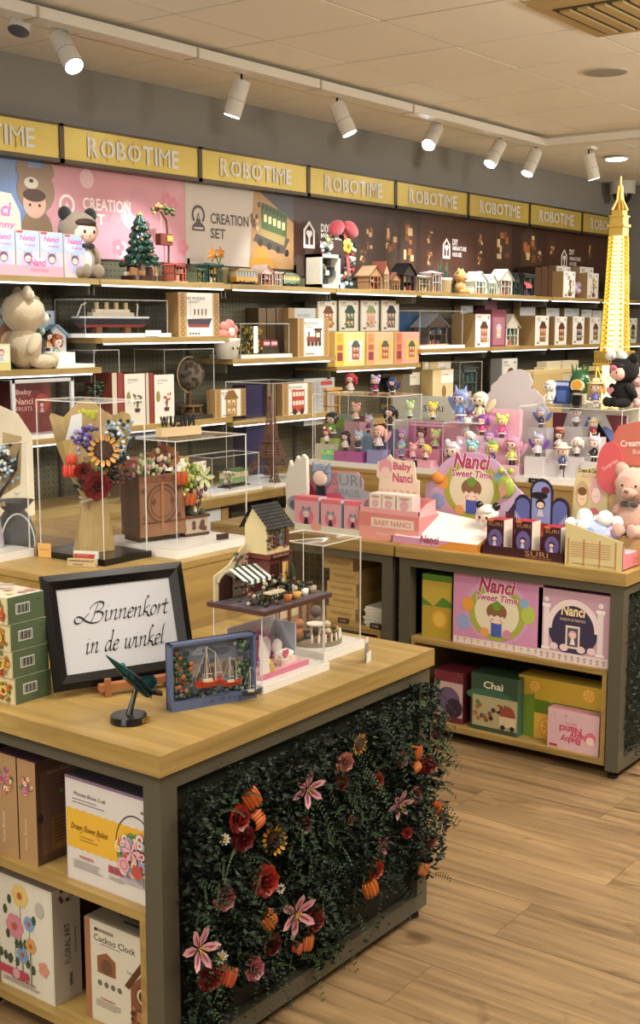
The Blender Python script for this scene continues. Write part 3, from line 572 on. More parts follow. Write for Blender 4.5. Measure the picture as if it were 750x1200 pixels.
# ================================================================== FIGURES
def chibi(lab, loc, h, rz=0, hair='7a3b3b', dress='e8d7e0', skin='f6d9c8', style='', hair2=None, cat='figurine', name='figurine', group=None, wing=None, boots='4a3a44', base=None):
    t = thing(name, loc, rz, lab, cat, group); k = h*.95; z = 0
    if base: m = MB(); m.cyl((0, 0, 0), (0, 0, .04*k), .22*k, .22*k, base, 16); m.build('stand', 'gl', t); z = .04*k
    for s in (-1, 1):
        m = MB(); m.cyl((s*.06*k, 0, z), (s*.055*k, 0, z+.2*k), .045*k, .04*k, boots, 8); m.ell(s*.065*k, -.02*k, z+.03*k, .05*k, .07*k, .035*k, boots, 8, 5); m.build('leg', 'gl', t)
    m = MB(); m.lathe([(.02*k, z+.14*k), (.17*k, z+.17*k), (.12*k, z+.32*k), (.075*k, z+.44*k), (.03*k, z+.5*k)], dress, 14)
    m.lathe([(.175*k, z+.165*k), (.19*k, z+.17*k), (.17*k, z+.21*k)], hair2 or 'f2eef0', 14)
    for s in (-1, 1): m.cyl((s*.08*k, 0, z+.42*k), (s*.17*k, -.07*k, z+.28*k), .035*k, .03*k, dress, 8); m.ell(s*.18*k, -.08*k, z+.265*k, .032*k, .032*k, .032*k, skin, 8, 6)
    m.build('body', 'gl', t)
    zc = z+.66*k; m = MB(); m.ell(0, -.01*k, zc, .2*k, .18*k, .17*k, skin, 16, 10)
    for s in (-1, 1): m.ell(s*.085*k, -.178*k, zc-.01*k, .028*k, .012*k, .036*k, '2d2430', 8, 6); m.ell(s*.12*k, -.165*k, zc-.06*k, .025*k, .008*k, .015*k, 'eda0a0', 6, 5)
    m.ell(0, -.185*k, zc-.075*k, .018*k, .006*k, .007*k, 'b0504a', 6, 4); hd = m.build('head', 'gl', t)
    m = MB(); m.ell(0, .03*k, zc+.045*k, .235*k, .205*k, .205*k, hair, 16, 10); m.ell(0, -.12*k, zc+.13*k, .18*k, .09*k, .08*k, hair, 12, 6)
    for s in (-1, 1):
        m.ell(s*.19*k, -.06*k, zc-.03*k, .05*k, .06*k, .15*k, hair, 8, 6)
        if 'b' in style: m.ell(s*.2*k, .02*k, zc+.22*k, .09*k, .08*k, .09*k, hair2 or hair, 10, 7)
        if 'p' in style: m.ell(s*.27*k, .05*k, zc-.08*k, .07*k, .07*k, .2*k, hair, 8, 7)
        if 'c' in style: m.cyl((s*.13*k, 0, zc+.18*k), (s*.17*k, 0, zc+.36*k), .07*k, .008*k, hair2 or hair, 8)
        if 'r' in style: m.ell(s*.08*k, .02*k, zc+.34*k, .045*k, .03*k, .17*k, hair2 or hair, 8, 7)
        if 'w' in style: m.M = Matrix.Translation((s*.2*k, .1*k, z+.42*k)) @ Matrix.Rotation(s*.6, 4, 'Y'); m.ell(s*.06*k, 0, .12*k, .1*k, .02*k, .25*k, wing or 'b9a4d8', 10, 6); m.M = Matrix()
    if 'l' in style: m.ell(0, .12*k, z+.42*k, .2*k, .08*k, .3*k, hair, 12, 8)
    m.build('hair', 'gl', t)
    if 'h' in style: m = MB(); m.lathe([(.0, zc+.32*k), (.13*k, zc+.3*k), (.15*k, zc+.17*k), (.33*k, zc+.14*k), (.33*k, zc+.12*k), (.0, zc+.13*k)], hair2 or 'e6d9b8', 20); m.build('hat', 'mt', hd)
    if 'n' in style:
        m = MB(); m.ell(0, 0, zc+.26*k, .2*k, .18*k, .08*k, hair2 or 'c9483c', 14, 7)
        for j in range(6): m.ell(.15*k*cos(j*1.05), .12*k*sin(j*1.05), zc+.3*k, .05*k, .05*k, .05*k, hair2 or 'c9483c', 7, 5)
        m.build('headdress', 'gl', hd)
    return t
def plush(lab, loc, h, rz=0, fur='cdb79a', face=None, ear=None, inner=None, nose='4a3a32', belly=None, cat='plush toy', bow=None, earpos=.62, lean=0, hair=None, jit=.02, seed=0):
    t = thing('plush_bear', loc, rz, lab, cat); k = h
    m = MB(); m.ell(0, 0, .27*k, .25*k, .21*k, .27*k, fur, 22, 14, jit)
    if belly: m.ell(0, -.05*k, .27*k, .19*k, .17*k, .22*k, belly, 18, 12, jit)
    m.build('body', 'fb', t)
    for s in (-1, 1):
        m = MB(); m.M = Matrix.Translation((s*.17*k, -.16*k, .09*k)) @ Matrix.Rotation(s*-.35, 4, 'Z'); m.ell(0, -.04*k, 0, .1*k, .19*k, .095*k, fur, 16, 10, jit); m.ell(0, -.2*k, .02*k, .085*k, .05*k, .1*k, fur, 14, 9, jit); m.build('leg', 'fb', t)
        m = MB(); m.M = Matrix.Translation((s*.235*k, -.07*k, .34*k)) @ Matrix.Rotation(s*-.5, 4, 'Y') @ Matrix.Rotation(.5, 4, 'X'); m.ell(0, 0, -.03*k, .08*k, .085*k, .17*k, fur, 14, 10, jit); m.build('arm', 'fb', t)
    zc = .71*k; m = MB(); m.ell(0, 0, zc, .3*k, .27*k, .26*k, fur, 26, 16, jit)
    if not face: m.ell(0, -.24*k, zc-.07*k, .12*k, .09*k, .085*k, inner or fur, 16, 10, jit)
    hd = m.build('head', 'fb', t)
    for s in (-1, 1):
        m = MB(); m.ell(s*.22*k, 0, zc+.22*k, .11*k, .06*k, .11*k, ear or fur, 14, 10, jit)
        if inner: m.ell(s*.22*k, -.05*k, zc+.21*k, .07*k, .03*k, .07*k, inner, 12, 8)
        m.build('ear', 'fb', hd)
    if face:
        m = MB(); m.ell(0, -.17*k, zc-.04*k, .2*k, .13*k, .17*k, face, 18, 12)
        for s in (-1, 1): m.ell(s*.08*k, -.295*k, zc-.04*k, .022*k, .01*k, .026*k, '2a2226', 8, 6); m.ell(s*.11*k, -.275*k, zc-.1*k, .025*k, .01*k, .015*k, 'e79a94', 8, 5)
        m.ell(0, -.302*k, zc-.1*k, .014*k, .008*k, .01*k, 'c0605a', 6, 5); m.build('face', 'gl', hd)
        m = MB(); m.ell(0, -.17*k, zc+.08*k, .19*k, .14*k, .075*k, hair or '4a342a', 16, 8); m.build('fringe', 'mt', hd)
    else:
        m = MB(); m.ell(0, -.335*k, zc-.045*k, .035*k, .02*k, .026*k, nose, 10, 7)
        for s in (-1, 1): m.ell(s*.1*k, -.255*k, zc+.03*k, .02*k, .015*k, .02*k, '1c1614', 8, 6)
        m.build('nose_and_eyes', 'gl', hd)
    if fur < '1':
        for q in list(t.children_recursive):
            if q.data.materials[0] == M['fb']: q.data.materials[0] = M['fbk']
    if bow:
        m = MB()
        for s in (-1, 1): m.ell(s*.07*k, -.22*k, .47*k, .07*k, .03*k, .045*k, bow, 10, 7)
        m.ell(0, -.24*k, .47*k, .025*k, .025*k, .025*k, bow, 8, 6); m.build('bow', 'fb', t)
    return t
# ================================================================== ROW 1 (top shelf)
Y1 = 4.58
def X(px, y=Y1, py=320): return hit(px, py, y=y).x
# blind boxes with a pink bear-hood child, in a tray
xs4 = [(-10, 17.5), (18.5, 46), (47, 73.5), (75, 100)]
def sunny(m, w, h):
    y = -.0006; m.rect(-w*.48, w*.48, h*.55, h*.98, y, 'a9bfe2'); m.disc(-w*.2, h*.75, w*.25, y-.0001, 'e6d3ec'); m.disc(0, h*.3, w*.33, y-.0002, 'c8b6e0'); d_chibi(m, 0, h*.33, w*.36, y-.0004, '6d4a66', 'a9b8d8', ear='a3a8c8')
    m.text('Nanci', 0, h*.84, y-.0008, 'd0609c', w=w*.7, h=h*.13, bold=.03, shear=.25); m.text('Sunny', w*.1, h*.68, y-.0008, 'd0609c', w=w*.5, h=h*.08, bold=.02, shear=.25); m.rect(-w*.46, -w*.2, h*.94, h*.99, y-.001, 'b5473c')
for i, (a, b) in enumerate(xs4):
    wb('blind_box', ['pastel blind box cut by the left picture edge on the top shelf', 'pastel blind box with hooded child, second from left on the top shelf', 'pastel blind box with hooded child, third from left on the top shelf', 'pastel blind box with hooded child beside the panda-eared plush'][i], a, b, (268, 270, 272, 275)[i], Z1+.003, 4.585, .085, 'cfc3c6', 'bdb3b5', art=sunny, group='blind boxes in the top shelf tray')
t = thing('blind_box_tray', (X(45, 4.57), 4.57, Z1), 0, 'pink cardboard tray with magenta lettering holding pastel blind boxes', 'display tray'); w = (X(74)-X(-60))/2; c0 = X(8)-X(45)
m = MB(); m.box(X(-60)-X(45), X(74.5)-X(45), 0, .006, .0, .05, 'd4a3b2'); m.poly([(X(37)-X(45), .05), (X(56)-X(45), .05), (X(54)-X(45), .085), (X(39)-X(45), .085)], 0, 'f2d3da', .006); m.build('front_wall', 'pr', t)
m = MB(); m.text('Nanci', 0, .066, -.001, 'cc4f94', w=.1, h=.035, bold=.03, shear=.25); m.text('Cherry Sunny', .01, .03, -.001, 'cc4f94', w=.11, h=.02, shear=.25); m.build('lettering', 'pr', t)
t = thing('header_card', (X(-2, 4.68), 4.68, Z1), 0, 'tall pastel header card with magenta script behind the pastel blind boxes', 'header card'); m = MB(); m.poly([(-.2, 0), (.16, 0), (.14, .3), (.09, .38), (-.2, .40)], 0, 'b9b9a0', .004); m.build('card', 'pr', t)
m = MB(); m.text('Nanci', -.02, .31, -.002, 'd0609c', w=.22, h=.07, bold=.03, shear=.25); m.text('Sunny', .03, .235, -.002, 'd0609c', w=.16, h=.045, bold=.02, shear=.25); d_chibi(m, .07, .17, .04, -.002, '6d4a66'); m.build('card_print', 'pr', t)
plush('beige plush with black panda ears, fringe hair and bow tie on the top shelf', (X(106), 4.66, Z1), .335, -.15, '8d7c66', face='efc9b2', ear='17130f', belly='e4dccb', bow='191615', hair='3a251c')
# christmas tree model with balcony arch
p = X(175); t = thing('christmas_tree_model', (p, 4.64, Z1), 0, 'dark green miniature Christmas tree with golden star and toy village base', 'model')
m = MB(); m.cyl((0, 0, 0), (0, 0, .028), .105, .105, '3d2318', 24); m.build('base', 'gl', t)
m = MB(); 
for i in range(26): a = i*2.4; r = .03+.05*random.random(); m.box(r*cos(a)-.013, r*cos(a)+.013, r*sin(a)-.013, r*sin(a)+.013, .028, .05+.035*random.random(), random.choice(('7a3b2c', '43241a', 'a67c52', 'd6cbb8', '5a2f3a')))
m.build('village', 'wd', t)
m = MB()
for lv in range(7):
    z = .085+lv*.034; r = .1-lv*.0125
    for j in range(16): a = j*.393+lv*.2; rr = r*random.uniform(.85, 1.1); m.cyl((0, 0, z+.045), (rr*cos(a), rr*sin(a), z+random.uniform(-.008, .008)), .012, .013, random.choice(('1f3a2c', '24463a', '17301f', '3b5a4e')), 5, False)
m.build('branches', 'lf', t)
m = MB()
for i in range(26): z = .09+random.random()*.2; r = (.1-(z-.085)*.38); a = random.random()*6.28; m.ell(r*cos(a), r*sin(a), z, .007, .007, .007, random.choice(('b03a34', 'd9b65a', 'dfe6e8', '8a5bb0')), 7, 5)
m.build('bauble', 'gl', t)['kind'] = 'stuff'
m = MB(); m.at(0, 0, .335); m.poly([(.024*(1 if i % 2 == 0 else .42)*sin(i*pi/5), .024*(1 if i % 2 == 0 else .42)*cos(i*pi/5)) for i in range(10)], -.003, 'e8c75a', .006); m.build('star', 'gl', t)
t = thing('hanging_swing_model', (X(193, 4.72), 4.72, Z1), 0, 'tall blossom arch model with a hanging swing behind the Christmas tree', 'model')
m = MB(); m.box(-.05, .05, -.03, .03, 0, .02, '5a3a2a'); m.tube([(.03, 0, .02), (.035, 0, .2), (.02, 0, .33), (-.03, 0, .385), (-.07, 0, .37)], .006, '4d3426'); m.build('trunk', 'wd', t)
m = MB()
for i in range(46): a = random.random(); m.ell(-.08+.13*a+random.uniform(-.02, .02), random.uniform(-.02, .02), .37+.03*sin(a*3)+random.uniform(-.02, .02), .011, .011, .008, random.choice(('3f5a34', '5b7346', 'c06a52', 'd8a25a')), 6, 4)
m.build('blossoms', 'lf', t)['kind'] = 'stuff'
m = MB(); m.tube([(-.02, 0, .36), (-.02, 0, .26)], .002, 'c9b79a', 4); m.box(-.045, .045, -.02, .02, .20, .26, '6b2c24'); m.box(.0, .04, -.025, -.018, .22, .25, 'd79a3c'); m.tube([(0, 0, .2), (0, 0, .02)], .003, 'b0564a', 4); m.build('swing', 'wd', t)
# small house models
def model_house(lab, x, y, zb, w, d, h, wall, roof, win='e9d3a0', kind='gable', trim=None, rz=0, base='b99a6b', items=8, cat='model', group=None, cols=('b5473c', '4f7a4a', 'd9c9a8', '3f5a78', 'd79a3c')):
    t = thing('miniature_house', (x, y, zb), rz, lab, cat, group); m = MB(); m.box(-w/2-.01, w/2+.01, 0, d+.01, 0, .008, base); m.build('base', 'wd', t)
    m = MB(); zt = h*(.62 if kind == 'gable' else .88); th = .004
    m.box(-w/2, w/2, d-th, d, .008, zt, wall); m.box(-w/2, -w/2+th, .0, d, .008, zt, wall); m.box(w/2-th, w/2, .0, d, .008, zt, wall); m.box(-w/2, w/2, 0, d, zt*.52, zt*.55, wall)
    m.box(-w/2, -w/2+w*.1, 0, th, .008, zt, wall); m.box(w/2-w*.1, w/2, 0, th, .008, zt, wall); m.box(-w/2, w/2, 0, th, zt*.9, zt, trim or wall)
    for a in (-.15, .18): m.box(w*a-.002, w*a+.002, 0, th, .008, zt, trim or wall)
    m.build('walls', 'wd', t)
    m = MB()
    if kind == 'gable':
        m.add([(-w*.62, -.008, zt*.93), (0, -.008, h), (0, d+.008, h), (-w*.62, d+.008, zt*.93), (w*.62, -.008, zt*.93), (w*.62, d+.008, zt*.93)], [(0, 1, 2, 3), (1, 4, 5, 2)], roof)
        m.add([(-w*.62, -.008, zt*.93-.006), (0, -.008, h-.008), (0, d+.008, h-.008), (-w*.62, d+.008, zt*.93-.006), (w*.62, -.008, zt*.93-.006), (w*.62, d+.008, zt*.93-.006)], [(3, 2, 1, 0), (2, 5, 4, 1)], roof)
        m.poly([(-w*.5, zt*.98), (w*.5, zt*.98), (0, h-.012)], .002, wall, .004)
    elif kind == 'hip': m.add([(-w*.6, -.01, zt), (w*.6, -.01, zt), (w*.6, d+.01, zt), (-w*.6, d+.01, zt), (-w*.2, d*.5, h), (w*.2, d*.5, h)], [(0, 1, 5, 4), (1, 2, 5), (2, 3, 4, 5), (3, 0, 4)], roof)
    else: m.box(-w*.54, w*.54, -.008, d+.006, zt, zt+h*.07, roof); m.box(-w*.3, w*.3, d*.3, d*.6, zt+h*.07, h, roof)
    m.build('roof', 'wd', t)
    m = MB()
    for i in range(items):
        a = random.uniform(-.42, .3)*w; f = random.choice((.01, zt*.56)); m.box(a, a+w*.14, d*random.uniform(.15, .4), d*.7, f, f+zt*random.uniform(.12, .34), random.choice(cols))
    m.rect(-w*.4, -w*.1, zt*.62, zt*.84, d-th-.002, win); m.rect(w*.1, w*.4, zt*.62, zt*.84, d-th-.002, win); m.build('furnishings', 'wd', t); return t
def mh(lab, a, b, pyt, wall, roof, kind='gable', zb=Z1, y=4.6, d=.09, **k):
    x0, x1 = X(a, y), X(b, y); return model_house(lab, (x0+x1)/2, y, zb, (x1-x0)*.86, d, hit((a+b)/2, pyt, y=y).z-zb, wall, roof, kind=kind, **k)
t = mh('small red pagoda-roofed shop model right of the Christmas tree', 204, 220, 308, 'b96a5a', 'a8433a', 'hip', cols=('e3c9b8', 'b5473c', 'f0e6d8'))
mh('green-framed kiosk model with open front beside the potted orange flowers', 243, 262, 308, '2f4a40', '35594d', 'flat', win='e6ece4')
mh('tiny pale green booth model left of the green kiosk', 231, 243, 314, '6b7a5c', '4f6a52', 'flat', y=4.63)
t = thing('potted_flower', (X(267), 4.64, Z1), 0, 'olive pot with two orange lilies on the top shelf left of the yellow tram', 'potted plant')
m = MB(); m.lathe([(.0, 0), (.038, 0), (.046, .075), (.05, .078), (.05, .092), (.042, .092), (.0, .085)], '8a8360', 18); m.build('pot', 'mt', t)
m = MB(); m.tube([(0, 0, .085), (.005, 0, .14), (.02, 0, .165)], .004, '5d7a3a'); m.tube([(0, 0, .085), (-.02, 0, .14), (-.035, 0, .16)], .004, '5d7a3a'); m.build('stem', 'lf', t)
for cx, cz in ((.028, .17), (-.04, .163)):
    m = MB()
    for j in range(6): a = j*1.047; m.M = Matrix.Translation((cx, 0, cz)) @ Matrix.Rotation(a, 4, 'Y') @ Matrix.Rotation(-.5, 4, 'X'); m.ell(0, 0, .022, .009, .003, .026, 'e08a2e', 8, 5)
    m.M = Matrix(); m.build('blossom', 'gl', t)
def tramcar(lab, px0, px1, zb, y, h, body, roof, win='9fb6d8', trim='e9d9a8', cat='model tram'):
    x0, x1 = X(px0, y), X(px1, y); L = x1-x0; t = thing('model_tram', ((x0+x1)/2, y, zb), 0, lab, cat); m = MB(); m.box(-L/2, L/2, .0, .06, 0, .008, '4a3a2c')
    for s in (-.3, -.15, .15, .3): m.cyl((s*L, .006, .016), (s*L, .055, .016), .010, .010, '2b2420', 10)
    m.build('base', 'wd', t); m = MB(); m.box(-L*.46, L*.46, .006, .054, .018, h*.5, body); m.build('lower_body', 'gl', t)
    m = MB(); n = 7
    for k in range(n+1): x = -L*.44+k*L*.88/n; m.box(x-.002, x+.002, .006, .054, h*.5, h*.82, trim)
    m.box(-L*.44, L*.44, .012, .05, h*.5, h*.8, win); m.build('windows', 'gl', t); m = MB(); m.box(-L*.49, L*.49, .0, .06, h*.82, h*.9, roof); m.box(-L*.3, L*.3, .015, .045, h*.9, h, roof); m.build('roof', 'gl', t); return t
tramcar('yellow model tram with blue windows on the top shelf', 277, 304, Z1, 4.6, .095, 'd9a62c', 'a8843f')
mh('pale pink model house with white balcony right of the yellow tram', 304, 322, 310, 'd8b3a8', 'e6d2c6', 'gable'); mh('white furnished terrace model beside the pink model house', 321, 332, 318, 'd6c6bd', 'c9b2a8', 'flat', y=4.63)
tramcar('green model tram on a dark track base on the top shelf', 333, 353, Z1, 4.62, .085, '5f7a4a', '3f5238', 'd8cf9a')
# white framed shadow box and wreath
t = thing('shadow_box', (X(387.5, 4.53), 4.53, Z1), 0, 'tall white framed shadow box with a dark book-nook scene inside', 'shadow box'); W = X(399, 4.53)-X(376, 4.53); H = hit(387, 298, y=4.53).z-Z1
m = MB(); 
for a in ((-W/2, -W/2+.018, 0, .12, 0, H), (W/2-.018, W/2, 0, .12, 0, H), (-W/2, W/2, 0, .12, 0, .022), (-W/2, W/2, 0, .12, H-.02, H), (-W/2, W/2, .11, .12, 0, H)): m.box(*a, 'dcd6c6')
m.build('frame', 'mt', t); m = MB()
for i in range(26): x = random.uniform(-.4, .3)*W; z = .025+random.random()*(H-.08); m.box(x, x+W*.16, .02+.08*random.random(), .1, z, z+.03, random.choice(('2e3436', '1d2224', '55605c', 'c9c3b4', '3c4a44')))
m.build('scene', 'wd', t)
t = thing('flower_wreath', (X(396, 4.7), 4.70, Z1), 0, 'flower wreath with a big red ribbon bow leaning above the top shelf', 'wreath'); wz0 = hit(402, 305, y=4.7).z-Z1
m = MB(); 
for i in range(240):
    a = random.random()*6.28; r = .165+random.uniform(-.035, .035); x = r*.85*cos(a); z = wz0+.01+r*1.05*sin(a); 
    if z < .012: z = .012
    m.ell(x, random.uniform(-.03, .02), z, .018, .012, .014, random.choice(('26382c', '1c2b22', 'e6e2dc', 'c7d6dc', '2e4636', '9a3434', '7fa0b0', 'e0d9a0')), 6, 4)
m.build('leaves_and_blossoms', 'lf', t)['kind'] = 'stuff'
m = MB(); m.ring(0, wz0+.01, .13, .15, .01, '2c2a22'); m.build('hoop', 'wd', t)
m = MB()
for s in (-1, 1):
    m.M = Matrix.Translation((-.01, -.05, wz0+.2)) @ Matrix.Rotation(s*.3, 4, 'Y'); m.ell(s*.075, 0, .012, .08, .03, .05, '9c2c34', 14, 8); m.M = Matrix()
m.ell(0, -.06, wz0+.19, .018, .018, .02, '8a2630', 10, 7); m.poly([(-.01, wz0+.19), (.02, wz0+.19), (.06, wz0-.02), (.07, wz0-.1), (.035, wz0-.08), (.015, wz0+.05)], -.05, 'a3303a', .004); m.build('ribbon_bow', 'fb', t)
m = MB()
for j in range(5): a = j*1.257; m.ell(.02+.028*cos(a), -.06, wz0+.085+.028*sin(a), .022, .01, .022, 'e2c94f', 9, 6)
m.ell(.02, -.07, wz0+.085, .016, .01, .016, 'b0762c', 8, 6); m.build('yellow_blossom', 'gl', t)
HS = [(432, 449, 311, 'a8805a', 'b5906b', 'gable', 'tan model house with arched window under the tall-house poster'), (449, 457, 306, 'c9ab86', '8a4a3a', 'gable', 'narrow cream model house with red door'), (458, 470, 319, 'b58a66', '8a5f48', 'gable', 'small brown furnished model house left of the black roof house'),
      (471, 488, 308, '3a322e', '1e1a1a', 'gable', 'black steep-roofed model house with white gable line on top shelf'), (490, 505, 322, 'b9a58a', 'd8cdb8', 'hip', 'low cream model cottage between black house and pink-roof house'), (506, 519, 317, 'cfc9c2', 'e3a7b2', 'hip', 'small white model house with pink dome roof beside the snake plant'),
      (556, 572, 318, 'dfe6dc', 'e9efe8', 'gable', 'white greenhouse model left half, right of the golden bear'), (572, 584, 321, 'd5e0d0', 'e6ece4', 'gable', 'white greenhouse annex model with green plants'), (586, 602, 315, 'd8d2c6', 'ece8e0', 'gable', 'white A-frame cabin model with dark interior on top shelf'), (603, 611, 319, '34443e', '2a3430', 'gable', 'dark green cypress-side model hut'), (613, 629, 320, '4a4a48', '3b4648', 'flat', 'dark corner shop model with pink awning')]
for a, b, pt, wc, rc, kd, lb in HS: mh(lb, a, b, pt, wc, rc, kd, y=4.60, d=.1, items=9)
t = thing('awning', (X(620), 4.575, Z1), 0, 'small coral awning standing out from the dark corner shop model', 'awning'); m = MB(); m.add([(-.05, 0, .075), (.05, 0, .075), (.05, .025, .105), (-.05, .025, .105)], [(0, 1, 2, 3)], 'd8606a'); m.box(-.05, .05, 0, .003, .062, .075, 'e57c84'); m.box(-.048, -.045, .0, .004, 0, .07, '555555'); m.box(.045, .048, .0, .004, 0, .07, '555555'); m.build('canopy', 'mt', t)
t = thing('snake_plant', (X(530), 4.66, Z1), 0, 'snake plant in a cream fabric pot on the top shelf', 'potted plant'); m = MB(); m.lathe([(.0, 0), (.058, 0), (.066, .085), (.07, .09), (.07, .108), (.058, .108), (.0, .1)], 'd9c9a8', 20); m.build('pot', 'mt', t)
for dx, dz, ln, tl in ((-.03, 0, .12, -.3), (.0, .01, .14, .02), (.035, 0, .13, .25), (-.012, .02, .11, -.12), (.02, -.015, .1, .35), (-.045, .01, .09, -.45)):
    m = MB(); m.M = Matrix.Translation((dx, dz, .1)) @ Matrix.Rotation(tl, 4, 'Y'); m.add([(-.012, 0, 0), (.012, 0, 0), (.016, -.004, ln*.5), (0, 0, ln), (-.016, -.004, ln*.5), (0, -.006, ln*.4)], [(0, 1, 5), (1, 2, 5), (2, 3, 5), (3, 4, 5), (4, 0, 5)], '2f4a38'); m.add([(-.017, .001, ln*.5), (-.013, .001, ln*.5), (0, .001, ln*.97), (-.001, .001, ln*1.0)], [(0, 1, 2, 3)], 'a9a860'); m.build('leaf_blade', 'lf', t)
plush('small golden brown bear figure with leafy collar beside the snake plant', (X(548), 4.64, Z1), .175, .2, 'b98d4a', jit=.04)
# brown cartons and white kits near the tower, top row
for i, (a, b, pt) in enumerate(((627, 634, 313), (634.5, 642, 312), (642.5, 650, 312))): wb('brown_carton', ['plain brown carton on top shelf, leftmost of three beside white kits', 'plain brown carton on top shelf, middle of three beside white kits', 'plain brown carton on top shelf, right one touching the white kits'][i], a, b, pt, Z1, 4.66, .16, '4d3626', '3a281d', group='plain brown cartons on the top shelf')
wb('kit_box', 'white kit box standing high behind front one on the top shelf', 652, 668, 312, Z1, 4.70, .1, 'e4e2dc', 'b09a74', art=diy_art()); wb('kit_box', 'white-fronted kit box on top shelf right of the brown cartons', 660, 674, 318, Z1, 4.56, .1, 'e8e6e0', '9c8058', art=diy_art('tree', leaf='8a6a5a'))
wb('kit_box', 'white kit box behind the lilac balloons on the top shelf', 679, 695, 313, Z1, 4.72, .09, 'e4e2dc', 'b09a74', art=diy_art()); wb('kit_box', 'white-fronted kit box just left of golden tower on top shelf', 688, 701, 320, Z1, 4.56, .1, 'e8e6e0', '9c8058', art=diy_art('tree', leaf='b0983f'))
wb('kit_box', 'narrow white kit box just right of the golden tower on top shelf', 731, 738, 322, Z1, 4.56, .12, 'd9d5ca', '8a6f4c', art=diy_art())
t = thing('balloon_cluster', (X(682), 4.64, Z1), 0, 'cluster of lilac balls between two white kit boxes on the top shelf', 'ornament'); m = MB()
for i in range(12): m.ell(random.uniform(-.05, .06), random.uniform(-.03, .03), .028+random.random()*.09, .026, .026, .026, random.choice(('b9a2c6', 'cdb9d6', 'a58bb5')), 10, 7)
m.build('balls', 'gl', t)
t = thing('black_lantern', (10.9, 4.3, 1.86), 0, 'black lantern-like model at the right edge on the side wall shelf', 'model')
m = MB(); m.box(-.09, .09, -.07, .07, 0, .02, '15171a')
for s in ((-.08, -.06), (.08, -.06), (-.08, .06), (.08, .06)): m.box(s[0]-.008, s[0]+.008, s[1]-.008, s[1]+.008, .02, .15, '15171a')
m.box(-.1, .1, -.08, .08, .15, .17, '1c2024'); m.box(-.05, .05, -.04, .04, .02, .1, '4a5a66'); m.build('frame', 'gl', t); m = MB(); m.cyl((0, 0, .17), (0, 0, .22), .05, .01, '1c2024', 8); m.build('roof', 'gl', t)
# ================================================================== ROW 2
z = Z2[0]; Y2 = 4.6
def zoo(m, w, h): m.rect(-w*.5+.002, w*.5-.002, h*.55, h-.002, -.0004, 'a9c0d8'); m.text('ZOO', -w*.1, h*.86, -.0008, '5a3438', w=w*.6, h=h*.1, bold=.03); m.disc(w*.2, h*.5, w*.28, -.001, '9c7a62'); m.disc(w*.18, h*.42, w*.2, -.0013, 'e8cdb4')
wb('toy_box', 'large pale blue toy box behind cream teddy, cut by the left edge', -30, 30, 361, z, 4.72, .1, '8fb0cc', 'a9bccb', art=zoo); wb('toy_box', 'large pale blue toy box behind cream teddy, right of its twin', 31, 64, 364, z, 4.72, .1, '9db9d2', 'a9bccb', art=zoo)
def cardy(m, w, h): m.rect(-w*.45, w*.45, h*.3, h*.95, -.0004, 'f3ead2'); d_chibi(m, w*.1, h*.6, w*.25, -.0008, 'a06a4a')
wb('toy_card', 'small cream boxed card with cartoon child at the left edge', -14, 12.5, 403, z, 4.56, .05, 'd9cf8e', 'cfc7a0', art=cardy)
t = plush('big seated cream teddy bear seen from the side on the left shelf', (hit(37, 430, y=4.6).x-.005, 4.64, z), .37, 1.15, 'cdbb9c', inner='e9e2d2', jit=.035, bow='8fb5ac')
case('clear display case over the blue birdhouse and ginger doll', hit(-40, 400, y=4.55).x, hit(102, 400, y=4.55).x, 4.545, 4.83, z, hit(50, 361, y=4.55).z, .006, base='white') if False else None
t = thing('birdhouse_display', (X(64, 4.68), 4.68, z), 0, 'white birdhouse display with pale blue gable roof behind the cream teddy', 'display stand'); m = MB(); H = hit(64, 383, y=4.68).z-z; m.poly([(-.06, 0), (.06, 0), (.06, H*.8), (0, H), (-.06, H*.8)], 0, 'dfe0e0', .06); m.build('body', 'mt', t)
m = MB(); 
for s in (-1, 1): m.M = Matrix.Translation((0, 0, H+.008)) @ Matrix.Rotation(s*.62, 4, 'Y'); m.box(*((0, .10) if s > 0 else (-.10, 0)), -.01, .07, -.006, .006, '86aac8')
m.M = Matrix(); m.build('roof', 'mt', t); chibi('small doll with black mouse-ear buns before the white birdhouse', (X(60, 4.6), 4.64, z+.075), .115, .3, '201a1c', 'b98d55', style='b', base='dfe0e0')
t = thing('acrylic_base', (X(84, 4.57), 4.56, z), 0, 'long white display plinth beside the cream teddy', 'plinth'); L = X(106, 4.57)-X(60, 4.57); m = MB(); m.box(-L/2, L/2, .0, .2, 0, .018, 'eeeeea'); m.box(-L/2, L*.1, .03, .16, .018, .075, 'e3e6e6'); m.build('plinth', 'gl', t)
chibi('ginger-haired doll on the white plinth right of the cream teddy', (X(76, 4.6), 4.68, z+.018), .17, .2, 'b0633a', 'a9b5a0', style='p')
z = Z2[1]; a, b = hit(100, 380, y=4.56).x, hit(200, 380, y=4.56).x
case('clear display case with the ocean liner model, white strip along its lid', a+.01, b-.01, 4.57, 4.79, z, hit(150, 351, y=4.56).z+.0, .02)
t = thing('model_ship', ((a+b)/2-.005, 4.68, z+.02), 0, 'laser-cut ocean liner model with cream funnels inside the clear case', 'model ship'); L = (b-a)*.42
m = MB(); m.poly([(-L, .07), (-L*.9, .045), (L*.85, .045), (L, .075)], -.03, '2c2c34', .06); m.poly([(-L*.9, .045), (-L*.82, .03), (L*.78, .03), (L*.85, .045)], -.028, '8a3b34', .056); m.build('hull', 'gl', t)
m = MB(); m.box(-L*.98, L*.95, -.03, .03, .075, .085, 'dfe4e8'); m.box(-L*.6, L*.55, -.02, .02, .085, .105, 'cfc6b6'); m.box(-L*.5, L*.45, -.015, .015, .105, .12, 'dad3c4'); m.build('deck', 'wd', t)
